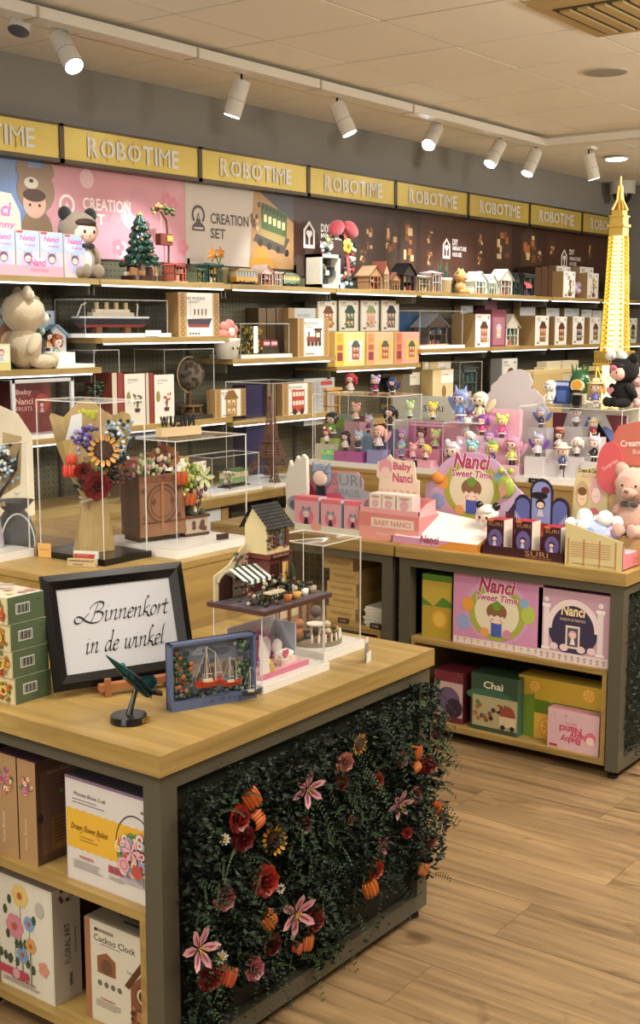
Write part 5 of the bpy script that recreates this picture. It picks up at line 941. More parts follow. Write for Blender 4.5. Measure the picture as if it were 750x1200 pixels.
def chai(m, w, h): m.text('Chai', -w*.02, h*.82, -.0006, 'e0e2c8', w=w*.42, h=h*.13, bold=.02); m.rect(-w*.46, w*.5, h*.08, h*.62, -.0006, 'b5ab84'); m.disc(-w*.1, h*.62, w*.5, -.0004, '3c6a54', rz=h*.12); [m.disc(random.uniform(-.4, .45)*w, h*random.uniform(.12, .5), w*.05, -.0008-.00003*i, ('8a5a3c', 'c9a070', '6a7a4a', 'b56a4a', '3a3a34')[i % 5], 8) for i in range(26)]; m.disc(w*.3, h*.35, w*.16, -.002, '9a4a3c', rz=h*.16); m.rect(w*.12, w*.48, h*.14, h*.32, -.0022, 'd9c9a4'); m.disc(w*.2, h*.13, w*.05, -.0024, '2c2a28'); m.disc(w*.4, h*.13, w*.05, -.0024, '2c2a28')
xb('gift_box', 'dark green box with a forest picnic print on the bottom shelf', 556, 612, 793, BZ, XF+.01, .14, '38503f', '4f7462', '2c4a3a', art=chai)
def orange(m, w, h):
    m.rect(-w*.5, -w*.3, 0, h, -.0004, '6f8f2c'); m.poly([(-w*.5, h*.66), (-w*.3, h*.72), (-w*.1, h*.62), (w*.15, h*.74), (w*.5, h*.66), (w*.5, h), (-w*.5, h)], -.0006, 'c9a83c'); m.rect(-w*.3, w*.5, h*.42, h*.64, -.0005, '5c7a24'); m.rect(-w*.3, w*.5, 0, h*.42, -.0005, 'd9b24a')
    for a, b, r in ((-.12, .2, .12), (.18, .2, .1), (.35, .85, .08), (-.3, .85, .07)): m.disc(w*a, h*b, w*r, -.0009, 'e39a3a'); m.disc(w*a, h*b, w*r*.82, -.0011, 'eccb66'); [m.poly([(w*a, h*b), (w*a+w*r*.7*cos(k), h*b+w*r*.7*sin(k)), (w*a+w*r*.7*cos(k+.6), h*b+w*r*.7*sin(k+.6))], -.0013, 'e0a040') for k in (0, 1.05, 2.1, 3.14, 4.2, 5.25)]
xb('gift_box', 'wide green and yellow gift box with orange slices on the bottom shelf', 613, 713, 800, BZ, XF+.06, .1, 'c9a83c', '5c8a2c', 'c9b24c', art=orange)
def milk(m, w, h): m.text('Baby', w*.12, h*.4, -.0006, 'c9486c', w=w*.38, h=h*.2, bold=.03, rot=pi); m.text('Nanci', w*.1, h*.63, -.0006, 'c9486c', w=w*.42, h=h*.19, bold=.03, rot=pi) if 0 else (m.text('Baby', -w*.05, h*.28, -.0006, 'c9486c', w=w*.4, h=h*.2, bold=.03, rot=pi), m.text('Nanci', -w*.05, h*.52, -.0006, 'c9486c', w=w*.44, h=h*.2, bold=.03, rot=pi)); m.text('MILK TEA', -w*.05, h*.68, -.0006, 'c9486c', w=w*.25, h=h*.05, rot=pi); [d_chibi(m, -w*.38+k*w*.12, h*.84, w*.045, -.0006, ('8fb0c8', 'e0c060', '6a4a3a', 'c98aa8', '9ac08a')[k % 5]) for k in range(5)]; m.disc(w*.34, h*.4, w*.11, -.0006, 'd9708c'); m.disc(w*.34, h*.33, w*.08, -.0008, 'f2d0c8'); m.rect(-w*.46, -w*.3, h*.04, h*.1, -.0008, 'b5383c')
xb('blind_box_carton', 'small pink carton standing upside down at the right end of the bottom shelf', 649, 711, 836, BZ, XF+.0, .05, 'd9b3bc', 'c98a9c', 'c98a9c', art=milk)
t = thing('shelf_cable_cover', (4.19, 1.86, .60), 0, 'x', 'x') if False else None
# left unit shelf: crates, red cartons, magazines, price tags
for i in range(5):
    zz = SZ+i*.054; o = (-.006, .004, -.003, .008, -.02)[i]; y0, y1 = Yx(384, 4.2, 690)-o, Yx(418, 4.2, 690)-o
    carton('wooden_crate', '%s of five stacked wooden puzzle boxes behind the glass case' % ('bottom one', 'second from bottom', 'middle one', 'second from top', 'top one')[i], (4.2+(i % 2)*.004, (y0+y1)/2, zz), y0-y1, .2, .0525, 'd0b070', 'b5955a', 'c2a264', art=lambda m, w, h: m.text('NUTS FACTORY', 0, h*.52, -.0006, '8a6238', w=w*.7, h=h*.28, bold=.01) if 0 else m.text('TIGRIS FRAGRANCE', 0, h*.52, -.0006, '94703c', w=w*.74, h=h*.26, bold=.015), rz=TURN, group='stack of wooden puzzle boxes', body='crate')
for i in range(5):
    for j in range(2):
        zz = SZ+i*.058; y0, y1 = Yx(424+j*16, 4.42, 690), Yx(439+j*16, 4.42, 690)
        if i == 4 and j == 1: continue
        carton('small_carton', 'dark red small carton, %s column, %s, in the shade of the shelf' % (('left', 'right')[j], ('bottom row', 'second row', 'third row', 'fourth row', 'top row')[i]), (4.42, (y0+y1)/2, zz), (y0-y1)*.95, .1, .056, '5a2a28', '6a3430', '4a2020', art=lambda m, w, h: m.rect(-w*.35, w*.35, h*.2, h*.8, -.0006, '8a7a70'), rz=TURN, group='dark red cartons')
for i in range(8):
    zz = SZ+i*.0105; y0, y1 = Yx(426, 4.17, 720), Yx(460, 4.17, 720); dy = random.uniform(-.008, .008)
    t = thing('magazine', (4.17+random.uniform(-.006, .006), (y0+y1)/2+dy, zz), TURN+random.uniform(-.03, .03), 'thin white craft booklet, %s in the pile beside the wooden boxes' % ('lowest', 'second up', 'third up', 'fourth up', 'fourth down', 'third down', 'second down', 'topmost')[i], 'booklet', 'pile of thin white booklets'); w = (y0-y1)/2-.006
    m = MB(); m.box(-w, w, 0, .16, 0, .0095, 'd9d6cc', 'cfcabd', 'c9c9c0'); m.box(-w-.001, w+.001, .001, .159, .0035, .0055, '6a6a64'); m.build('booklet', 'pr', t)
for px, py, lb in ((400, 727, 'small brown price tag in front of the wooden puzzle boxes'), (438, 735, 'small brown price tag in front of the booklets')):
    y = Yx(px, 4.135, py-8); t = thing('price_tag', (4.145, y, SZ), TURN, lb, 'price tag'); m = MB(); m.box(-.026, .026, 0, .012, 0, .022, '3c2e26'); m.text('7,95', 0, .012, -.001, 'd9cfc0', w=.03, h=.008); m.build('tag', 'gl', t)
# ---- table-top displays
def tray(lab, y0, y1, xf, d, z, hf, hb, col, side, name='display_tray', lid=None):
    """open cardboard tray: front wall low, side walls sloping up to the back; faces -X"""
    t = thing(name, (xf, (y0+y1)/2, z), TURN, lab, 'display box'); w = (y0-y1)/2; th = .004
    m = MB(); m.box(-w, w, 0, d, 0, th, side); m.build('floor_panel', 'pr', t); m = MB(); m.box(-w, w, 0, th, th, hf, col); m.build('front_wall', 'pr', t)
    for s in (-1, 1):
        m = MB(); a, b = (s*w, s*w-s*th); pts = [(0, th), (d, th), (d, hb), (d*.45, hb*.8 if hb > hf else hf), (0, hf)]
        m.add([(a, y, z_) for y, z_ in pts]+[(b, y, z_) for y, z_ in pts], [(0, 1, 2, 3, 4), (9, 8, 7, 6, 5)]+[(i, (i+1) % 5, 5+(i+1) % 5, 5+i) for i in range(5)], side); m.build('side_wall', 'pr', t)
    m = MB(); m.box(-w, w, d-th, d, th, hb, side); m.build('back_wall', 'pr', t); return t, w
XT = 4.18
# pink blind boxes display
y0, y1 = Yx(344, XT, 620), Yx(403, XT, 620)
t, w = tray('pale grey-pink tray of three pink blind boxes at the left end of the far table', y0, Yx(428, XT, 625), XT, .16, TZ, .03, .075, 'dfe0d2', 'e8b9be')
m = MB(); m.disc(-w*.35, .025, .03, -.0015, 'e8a89a', rz=.018); m.build('front_badge', 'pr', t)
def suri(m, wd, h): m.disc(0, h*.4, wd*.3, -.0004, 'dc7a94'); m.rect(-wd*.5, wd*.5, h*.88, h, -.0004, 'e87a86'); d_chibi(m, 0, h*.42, wd*.34, -.0008, '8fa0b8', '2e2a36', ear='6a7a98')
for i, (a, b) in enumerate(((345, 373), (376, 399), (403, 424))): xb('blind_box', 'pink and grey blind box with cat-eared girl, %s of three' % ('left', 'middle', 'right')[i], a, b, (582, 586, 588)[i], TZ+.005, XT+.012, .062, 'e3aab6', 'b5bfcc', 'd97a86', art=suri, group='pink blind boxes on the far table')
hy0, hy1 = Yx(359, 4.36, 600), Yx(434, 4.36, 600); t = thing('header_card', (4.36, (hy0+hy1)/2, TZ), TURN, 'pink to grey header card with raised cat-eared girl behind the pink blind boxes', 'header card'); W = (hy0-hy1)/2; H = hit(395, 551, x=4.36).z-TZ
m = MB(); m.poly([(-W, 0), (W, 0), (W, H*.66), (W*.78, H*.68), (W*.78, H*.85), (W*.6, H), (-W*.3, H*.98), (-W*.5, H*.8), (-W*.95, H*.8)], 0, 'd98c9c', .006); m.build('card', 'pr', t)
m = MB(); m.poly([(W*.1, 0), (W, 0), (W, H*.66), (W*.78, H*.68), (W*.78, H*.85), (W*.6, H*.98), (W*.0, H*.96)], -.0006, 'b3b9c2'); m.disc(-W*.1, H*.15, W*.55, -.001, 'e05a7c', 20, rz=H*.45); m.text('SURI', W*.28, H*.84, -.0014, '8a8d96', w=W*.9, h=H*.2); m.text('PARALLEL', W*.3, H*.62, -.0014, '8a8d96', w=W*.8, h=H*.12); [m.disc(-W*.1+k*W*.2, H*.25, W*.05, -.0018, ('2c2a34', 'f0e6e8')[k % 2], 10) for k in range(5)]; m.poly([(-W*.9, H*.75), (-W*.55, H*.45), (-W*.7, H*.3), (-W*.95, H*.35)], -.0014, 'c93a54'); m.build('card_print', 'pr', t)
m = MB(); a = -W*.48; m.ell(a, -.01, H*.88, .055, .012, .055, '8a9ab0', 14, 10); m.ell(a, -.02, H*.84, .04, .01, .034, 'efd3c6', 12, 8); m.poly([(a-.04, H*.1), (a+.04, H*.1), (a+.02, H*.75), (a-.02, H*.75)], -.02, '2a2632', .01)
for s in (-1, 1): m.cyl((a+s*.035, -.01, H*.95), (a+s*.045, -.01, H*1.12), .018, .003, '6f7f98', 8); m.cyl((a+s*.02, -.02, H*.5), (a+s*.07, -.02, H*.35), .012, .01, '3a3442', 8)
m.build('raised_character', 'gl', t)
# white feathered cardboard at far left end
t = thing('feather_display', (4.3, Yx(347, 4.3, 580)+.0, TZ), TURN, 'tall white feather-edged cardboard display at the left end of the far table', 'display card'); H = hit(350, 532, x=4.3).z-TZ
m = MB(); pts = [(-.07, 0), (.045, 0), (.06, H*.5), (.055, H*.95), (.035, H), (.02, H*.9), (.005, H*.97), (-.02, H*.8), (-.035, H*.9), (-.06, H*.6), (-.055, H*.3)]; m.poly(pts, 0, 'e6e4dc', .02); m.build('card', 'pr', t); m = MB(); m.disc(.0, H*.3, .05, -.001, '9aa0b4', 16, rz=.035); m.disc(.0, H*.28, .035, -.0015, '5f6478', 14, rz=.022); m.build('card_print', 'pr', t)
# Baby Nanci display
y0, y1 = Yx(421, XT, 620), Yx(491, XT, 620); w = (y0-y1)/2
t = carton('blind_box_carton', 'coral carton with small print under the tray of cream blind boxes', (XT, (y0+y1)/2, TZ), 2*w, .15, hit(455, 603, x=XT).z-TZ, 'e08a86', 'd97a7c', 'eab9b4', art=lambda m, w, h: (m.rect(-w*.5, w*.5, 0, h*.5, -.0004, 'e8a39c'), m.rect(-w*.3, w*.42, h*.5, h*.85, -.0008, 'efd9c9'), m.text('BABY NANCI', w*.06, h*.67, -.0012, 'c96a6c', w=w*.6, h=h*.2), m.text('MILK TEA', 0, h*.25, -.0008, 'f3d6d0', w=w*.4, h=h*.1)), rz=TURN)
zc = hit(455, 603, x=XT).z; t, w = tray('pink shallow tray holding three cream blind boxes', y0, y1, XT, .13, zc, .022, .06, 'eaa9ac', 'e6a0a4')
for i, (a, b) in enumerate(((433, 446.5), (447.5, 463), (464.5, 483))): xb('blind_box', 'cream blind box with pink doll print, %s of three in the pink tray' % ('left', 'middle', 'right')[i], a, b, (578, 579, 581)[i], zc+.005, XT+.01, .06, 'efe2d6', 'e8bfc0', 'efe6dc', art=lambda m, w, h: (m.disc(0, h*.45, w*.28, -.0006, 'e6b0b8'), d_chibi(m, 0, h*.42, w*.22, -.001, 'e09ab0'), m.disc(0, h*.82, w*.35, -.0008, 'c9a89a', rz=h*.08)), group='cream blind boxes in the pink tray')
hy0, hy1 = Yx(443, 4.32, 570), Yx(492, 4.32, 570); t = thing('header_card', (4.315, (hy0+hy1)/2, zc), TURN, 'cream header card with pink lettering and doll behind the cream blind boxes', 'header card'); W = (hy0-hy1)/2; H = hit(468, 540, x=4.32).z-zc
m = MB(); m.poly([(-W, .01), (W, .01), (W, H*.62), (W*.85, H*.65), (W*.75, H*1.0), (-W*.25, H*1.02), (-W*.4, H*1.12), (-W*.65, H*1.0), (-W*1.0, H*.95), (-W*1.05, H*.65), (-W*.9, H*.6)], 0, 'efdcc6', .005); m.build('card', 'pr', t)
m = MB(); m.text('Baby', W*.2, H*.87, -.001, 'cf5c84', w=W*.85, h=H*.2, bold=.03); m.text('Nanci', W*.22, H*.66, -.001, 'cf5c84', w=W*.95, h=H*.19, bold=.03); m.disc(-W*.6, H*.86, W*.33, -.001, 'e6a3b4'); m.disc(-W*.6, H*.75, W*.22, -.0014, 'f2d6c9')
for k in range(6): d_chibi(m, -W*.8+k*W*.32, H*.36, W*.1, -.001, ('c9849a', 'e0b070', '8aa8c0', 'b090c0', '6a4a3a', 'c96a6c')[k], 'e8d6d0')
m.build('card_print', 'pr', t)
# Nanci Sweet Time display: open box with white folded lid and round header
XS = 4.16; y0, y1 = Yx(459, XS, 640), Yx(560, XS, 650)
t, w = tray('pink and orange open display box with white tilted lid', y0, y1, XS, .30, TZ, .032, .085, 'd39ac0', 'dd9a4c', name='open_display_box')
m = MB(); m.poly([(w*.0, .004), (w, .004), (w, .032), (w*.4, .032)], -.001, 'dd9440'); m.text('Nanci', -w*.1, .032, -.003, 'a5567c', w=w*.45, h=.034, bold=.03, shear=.2); m.text('Sweet Time', -w*.08, .012, -.002, 'f3e0ea', w=w*.4, h=.012, shear=.2); m.build('front_lettering', 'pr', t)
m = MB(); m.add([(-w*.96, .006, .03), (-w*.55, .0, .024), (w*.35, .0, .022), (w*.96, .01, .03), (w*.96, .2, .085), (-w*.6, .2, .115), (-w*.98, .1, .06)], [(0, 1, 2, 3, 4, 5, 6)], 'f2f1ee'); m.build('white_lid', 'pr', t)
m = MB(); m.M = Matrix.Translation((-.0, .07, .052)) @ Matrix.Rotation(-1.1, 4, 'X'); d_chibi(m, 0, 0, .03, -.002, '9fb0d0', 'c9b9dc'); m.M = Matrix(); m.build('lid_print', 'pr', t)
xs_ = 4.46; hy0, hy1 = Yx(498, xs_, 600), Yx(617, xs_, 600); t = thing('header_card', (xs_, (hy0+hy1)/2, TZ+.0), TURN, 'large round-topped header card with green candy ring behind the white tilted lid', 'header card'); W = (hy0-hy1)/2; H = hit(543, 527, x=xs_).z-TZ
m = MB(); pts = [(-W, .01), (W, .01), (W, H*.52), (W*.8, H*.62)]+[(-W*.06+W*.80*cos(a), H*.52+H*.46*sin(a)) for a in [i*pi/14 for i in range(2, 13)]]+[(-W*.85, H*.62), (-W, H*.56)]; m.poly(pts, 0, 'cfb3d6', .006); m.build('card', 'pr', t)
m = MB(); m.rect(-W*.97, W*.97, .012, H*.24, -.0006, 'efe6da'); m.M = Matrix.Translation((-W*.06, -.0008, H*.12)); sweet_art(m, W*1.75, H*.9, band=False); m.M = Matrix()
for k in range(9): d_chibi(m, -W*.75+k*W*.18, H*.17, W*.07, -.0015, random.choice(('8a5a4a', '6a7ab0', 'b09ac0', 'c98aa0')))
m.build('card_print', 'pr', t); m = MB(); a = W*.62; m.ell(a, -.012, H*.62, W*.17, .014, W*.19, 'a3b84a', 14, 10); m.ell(a-W*.09, -.012, H*.8, W*.06, .012, W*.06, 'a3b84a', 10, 8); m.ell(a+W*.09, -.012, H*.8, W*.06, .012, W*.06, 'a3b84a', 10, 8); m.poly([(a-W*.1, H*.6), (a, H*.7), (a+W*.06, H*.55), (a-.01, H*.5)], -.028, 'cf9a8a'); m.build('raised_bear', 'gl', t)
m = MB(); a = -W*.72; m.ell(a, -.01, H*.66, W*.13, .012, W*.1, 'e3964a', 12, 8); m.build('raised_candy', 'gl', t)
chibi('small white and black clown-like figure on the far table before the round header', (4.30, Yx(571, 4.30, 600), TZ), hit(571, 592, x=4.3).z-TZ+.03, TURN, 'e6e2dc', 'd9c9c4', style='b', hair2='201c22', boots='c9707c')
# dark Suri display
xd = 4.17; y0, y1 = Yx(564, xd, 650), Yx(661, xd, 660)
t, w = tray('dark maroon tray with gold lettering and black-purple blind boxes', y0, y1, xd, .17, TZ, .035, .06, '3c1822', '5a2030')
m = MB(); m.text('SURI', w*.35, .022, -.002, 'b5885a', w=w*.55, h=.02); m.text('OPERA HOUSE', w*.4, .008, -.002, 'b5885a', w=w*.6, h=.005); m.build('gold_lettering', 'pr', t)
def opera(m, w, h): m.disc(0, h*.42, w*.42, -.0004, '6a5a9a', rz=h*.3); d_chibi(m, -w*.03, h*.4, w*.34, -.0008, '1c1a22', 'd9d2dc'); m.text('SURI', 0, h*.87, -.001, 'b5885a', w=w*.8, h=h*.11); m.rect(-w*.45, -w*.1, h*.95, h, -.0012, 'd9823c')
for i, (a, b) in enumerate(((571, 591), (604, 624), (638, 658))):
    xb('blind_box', 'black and purple opera blind box, %s of three in the maroon tray' % ('left', 'middle', 'right')[i], a, b, (609, 611, 618)[i], TZ+.005, xd+.012, .07, '3a1a26', 'd9cdbf', 'a82f38', art=opera, group='black and purple blind boxes')
xh = 4.37; hy0, hy1 = Yx(593, xh, 590), Yx(668, xh, 590); t = thing('header_card', (xh, (hy0+hy1)/2, TZ), TURN, 'dark arched stage header card with red staircase behind the maroon tray', 'header card'); W = (hy0-hy1)/2; H = hit(639, 561, x=xh).z-TZ
m = MB(); m.poly([(-W, .01), (W, .01), (W, H*.55)]+[(W*.70+W*.28*cos(a), H*.62+W*.28*sin(a)) for a in (0, .5, 1, 1.57, 2, 2.6)]+[(W*.12+W*.36*cos(a), H-W*.36+W*.36*sin(a)) for a in (0, .5, 1., 1.57, 2.1, 2.6, 3.14)]+[(-W*.46+W*.28*cos(a), H*.62+W*.28*sin(a)) for a in (.5, 1.1, 1.57, 2, 2.6, 3.1)]+[(-W, H*.45)], 0, '2a2238', .006); m.build('card', 'pr', t)
m = MB(); [m.poly([(cx_+r_*cos(a), zc_+r_*sin(a)) for a in [k*pi/8 for k in range(9)]]+[(cx_-r_, H*.25), (cx_+r_, H*.25)], -.0006, c_) for cx_, zc_, r_, c_ in ((W*.7, H*.6, W*.22, '6168a8'), (-W*.46, H*.6, W*.22, '6168a8'), (W*.12, H-W*.38, W*.29, '8f96cc'))]; m.poly([(-W*.35, .01), (W*.7, .01), (W*.35, H*.38), (-W*.02, H*.38)], -.001, 'a8322c'); m.poly([(-W, .01), (-W*.4, .01), (-W*.6, H*.42), (-W, H*.5)], -.001, '5a1c30')
for k in range(8): m.rect(-W*.7+k*W*.05, -W*.68+k*W*.05, H*(.42-k*.03), H*(.52-k*.03), -.0014, 'd9d2e0'); m.rect(W*.55+k*W*.05, W*.57+k*W*.05, H*(.22+k*.03), H*(.32+k*.03), -.0014, 'd9d2e0')
d_chibi(m, W*.1, H*.6, W*.3, -.0014, '1c1a22', 'cfc9d6'); m.disc(W*.05, H*.76, W*.27, -.002, '1c1a22', rz=H*.05); m.disc(W*.25, H*.84, W*.13, -.0022, '5a2030', rz=H*.05); m.text('SURI', W*.15, H*.2, -.002, 'd98a5a', w=W*.6, h=H*.12); [m.disc(-W*.8+k*W*.13, H*.22, W*.025, -.0016, 'e6dfe6', 8, rz=H*.05) for k in range(4)]; m.build('card_print', 'pr', t)
# plaid Cream & Cookie display
xp = 4.15; y0, y1 = Yx(662, xp, 650), Yx(729, xp, 665); w = (y0-y1)/2; D = .5; hL = hit(662, 612, x=xp).z-TZ; hR = hit(727, 636, x=xp).z-TZ
t = thing('plush_display_box', (xp, (y0+y1)/2, TZ), TURN, 'cream plaid cardboard box open at the top holding pastel plush toys', 'display box')
m = MB(); m.poly([(-w, 0), (w, 0), (w, hR), (-w, hL)], 0, 'cfc08c', .005); m.build('front_wall', 'pr', t)
m = MB()
for k in range(4): m.rect(-w+.01+k*w*.55, -w+.016+k*w*.55, .003, hR*.98, -.0008, 'b5805a')
for k in range(7): m.rect(-w*.8, w*.6, hR*(.35+k*.08), hR*(.35+k*.08)+.0018, -.0010, 'b06a4a')
m.text('WARNING CHOKING HAZARD', 0, hR*.1, -.001, '8a6a4a', w=w*1.5, h=.008); m.build('plaid_print', 'pr', t)
m = MB(); pts = [(0, 0), (D, 0), (D, hR*.9), (D*.25, hR*.5), (D*.06, hR*.55), (.0, hR)]; m.add([(w, y, z_) for y, z_ in pts]+[(w-.005, y, z_) for y, z_ in pts], [tuple(range(6)), tuple(range(11, 5, -1))]+[(i, (i+1) % 6, 6+(i+1) % 6, 6+i) for i in range(6)], 'd9808a'); m.build('side_wall', 'pr', t); m = MB(); m.M = Matrix.Rotation(pi/2, 4, 'Z'); m.text('Cream & Cookie', D*.45, hR*.25, -w-.001, 'c9483c', w=D*.5, h=.022, shear=.2); m.M = Matrix(); m.build('side_lettering', 'pr', t)
m = MB(); m.box(-w, -w+.005, 0, D, 0, hL, 'c9ccd6'); m.build('side_wall', 'pr', t); m = MB(); m.box(-w, w, D-.005, D, 0, hL*1.2, 'c3c6d2'); m.box(-w, w, .005, D, 0, .004, 'c3c6d2'); m.build('back_wall', 'pr', t)
m = MB(); m.box(-w+.006, w-.006, .01, D-.01, .004, hR*.55, 'b9bcc9'); m.build('insert', 'pr', t)
for i, (px, py, c, c2, s) in enumerate(((676, 607, 'e3e6f0', 'b9c6e0', .09), (697, 600, 'a9b6dc', '7f93cc', .12), (712, 612, 'b9a9cc', 'd9c9dc', .10), (688, 618, 'd6cfd9', 'a9b0cc', .08))):
    p = hit(px, py+8, x=4.24+.03*i); t = thing('plush_keychain', (p.x, p.y, TZ+hR*.57), TURN+.3*(i-1), ['white pompom plush at the left of the plaid box', 'blue plush with white pompom ears in the plaid box', 'lilac plush leaning at the right of the plaid box', 'pale plush low in the middle of the plaid box'][i], 'plush toy')
    m = MB(); m.ell(0, 0, s*.42, s*.5, s*.42, s*.42, c, 16, 10, .05); m.build('body', 'fb', t)
    for q in (-1, 1): m = MB(); m.ell(q*s*.34, 0, s*.9, s*.26, s*.24, s*.25, 'f0eeea', 12, 8, .05); m.build('pompom_ear', 'fb', t)
    m = MB(); m.ell(0, -s*.35, s*.5, s*.2, s*.12, s*.14, c2, 10, 7, .05); m.build('bow', 'fb', t)
def girls(m, W, H):
    y = -.0008; m.text('Cream & Cookie', 0, H*.93, y, '3c3230', w=W*1.4, h=H*.055, bold=.02); m.text('Best Friend', 0, H*.86, y, 'd97a8a', w=W*.9, h=H*.045, shear=.2); m.rect(-W*.95, W*.95, H*.02, H*.3, y+.0002, 'e0959c')
    m.disc(-W*.42, H*.62, W*.42, y, 'c9a97c', 20, rz=H*.17); m.disc(-W*.42, H*.58, W*.28, y-.0003, 'efd0b0', 16, rz=H*.11); m.disc(-W*.42, H*.66, W*.28, y-.0005, '7a5438', 14, rz=H*.055); m.disc(W*.42, H*.66, W*.38, y, 'e3a9b4', 20, rz=H*.16); m.disc(W*.42, H*.62, W*.26, y-.0003, 'f3d9d0', 16, rz=H*.1)
    for s in (-1, 1): m.disc(W*.42+s*W*.24, H*.82, W*.1, y, 'e3a9b4', rz=H*.05); m.disc(-W*.42+s*W*.1, H*.56, W*.03, y-.0008, '3a2a28', 8); m.disc(W*.42+s*W*.1, H*.61, W*.03, y-.0008, '3a2a28', 8)
    m.poly([(-W*.7, H*.1), (-W*.15, H*.1), (-W*.3, H*.45), (-W*.55, H*.45)], y-.0002, 'dfc9a0'); m.disc(W*.3, H*.3, W*.45, y-.0002, 'd97080', 20, rz=H*.16); m.disc(W*.05, H*.32, W*.16, y-.0006, 'efc9c6'); m.rect(-W*.2, W*.3, H*.05, H*.2, y-.0006, 'd98a8e')
xh2 = 4.42; hy0, hy1 = Yx(669, xh2, 600), Yx(711, xh2, 600); t = thing('header_card', (xh2, (hy0+hy1)/2, TZ+hR*.0+.0), TURN, 'tall plaid header card with two drawn doll girls above the plaid box', 'header card'); W = (hy0-hy1)/2; H = hit(690, 546, x=xh2).z-TZ-.004; t.location.z += .0
m = MB(); m.poly([(-W*.97, H*.3), (W*.97, H*.3), (W*1.0, H*.7), (W*.95, H*1.02), (-W*.7, H*.97), (-W*.85, H*.8)], 0, 'd8c99a', .005); m.box(-W*.2, W*.2, .006, .012, 0, H*.4, 'd8c99a'); m.build('card', 'pr', t); m = MB(); m.M = Matrix.Translation((0, 0, H*.12)); girls(m, W*.92, H*.9); m.M = Matrix(); m.build('card_print', 'pr', t)
# second plush display at the right edge
xr = 4.36; t = thing('plush_display', (xr, Yx(740, xr, 560), TZ), TURN, 'coral topped display card with pink fluffy plush at the right picture edge', 'display card'); H = hit(735, 496, x=xr).z-TZ
m = MB(); m.poly([(-.12, 0), (.14, 0), (.14, H*1.08), (.06, H*1.04), (-.08, H*.97), (-.1, H*.9)], .06, 'cfae88', .006); m.poly([(-.1, H*.68), (.14, H*.7), (.14, H*1.08), (.06, H*1.04), (-.08, H*.97), (-.1, H*.9)], .053, 'c06a5c', .006); m.disc(-.105, H*.66, .055, .045, 'cf5c62', 20, rz=.1, th=.006); m.build('card', 'pr', t)
m = MB(); m.text('Cream & Cookie', .03, H*.86, .051, 'f0e0d6', w=.2, h=.025, bold=.02, rot=.1); m.text('Best Friend', .05, H*.8, .051, 'e8c9c0', w=.14, h=.018, rot=.1); m.text('Surprise', -.105, H*.68, .043, 'f3d0cc', w=.07, h=.02, rot=.6); m.poly([(-.09, H*.66), (.14, H*.68), (.14, H*.62), (.1, H*.65), (.06, H*.61), (.02, H*.645), (-.02, H*.6), (-.06, H*.64), (-.09, H*.6)], .05, 'dd9090'); m.build('card_print', 'pr', t)
p = hit(742, 590, x=4.34); t = plush('pink fluffy plush with checked ribbon at the right picture edge', (4.36, p.y, TZ+.10), .26, TURN, 'c9a294', face=None, jit=.06, bow='4a4440', nose='8a4a40'); t2 = thing('plush_stand', (4.36, p.y, TZ), TURN, 'small tan block under the pink fluffy plush', 'block'); m = MB(); m.box(-.09, .09, -.07, .06, 0, .10, 'b58f5c'); m.build('block', 'pr', t2)
# ================================================================== FIGURES ON THE TALL OAK PLATFORM
XR = 4.80
def figrow(L, zfix=None):
    for (px, pb, pt, x, kw, lab) in L:
        p = hit(px, pb, x=x); h = hit(px, pt, x=x).z-p.z; z = p.z if zfix is None else zfix; chibi(lab, (x, p.y, z), h/ .93, TURN, **kw); yield p, z
def fig_case(lab, pxl, pxr, pyt, x0, x1, F, steps=True, base='wbase', back=None, bh=.025, zt=None):
    y0, y1 = Yx(pxl, x0, 530), Yx(pxr, x0, 530); zt = zt or hit((pxl+pxr)/2, pyt, x=x0).z; S = []
    for (px, pb, pt, x, kw, lb, c) in F:
        p = hit(px, pb, x=x); h = hit(px, pt, x=x).z-p.z; z = max(p.z, RZ+bh+.002); chibi(lb, (x, p.y, z), h/.93, TURN, **kw)
        if z > RZ+bh+.01 and c: S.append((x-.035, x+.035, p.y-.045, p.y+.045, RZ+bh, z, c))
    return case(lab, x0, x1, y1, y0, RZ, zt, bh, base, steps=S, back=back)
F1 = [(389, 513, 480, 5.02, dict(hair='16181c', dress='5a9a3c'), 'black-haired figurine in green at the back left of the first figure case', 'a8c060'), (417, 494, 471, 5.05, dict(hair='d9a394', dress='e6c3a8', style='b'), 'peach-haired figurine high at the back of the first figure case', 'b58c98'), (383, 520, 500, 4.88, dict(hair='a83a40', dress='f0e0d8', style='b', hair2='e8e0dc'), 'red-haired figurine at the front left of the first figure case', 'c9c4b0'),
      (405, 528, 503, 4.87, dict(hair='141418', dress='e6e0e4', boots='222228', style='l'), 'long black-haired figurine with white top, front of first case', 'b0569a'), (420, 529, 504, 4.86, dict(hair='9fb4d0', dress='2c2c38', style='c'), 'pale blue-haired figurine in black armour, front of first case', 'b45aa4'), (432, 507, 485, 4.96, dict(hair='a9a0bc', dress='8a2a6c', style='c'), 'grey-lilac cat-eared figurine in magenta, first case', '8ab0cc'),
      (444, 527, 496, 4.86, dict(hair='efb9a8', dress='f0dfe6', style='wp', wing='e3b9d4'), 'winged pink figurine at the front right of first case', '9a9ad0'), (457, 503, 473, 4.94, dict(hair='1c1a1e', dress='2c2428', style='p'), 'black-haired figurine in dark dress at the right of first case', '6a6a8c')]
t = fig_case('clear case of anime-style girl figurines on white base, left end of platform', 366, 454, 463, 4.82, 5.12, F1)
zc1 = hit(420, 463, x=4.82).z
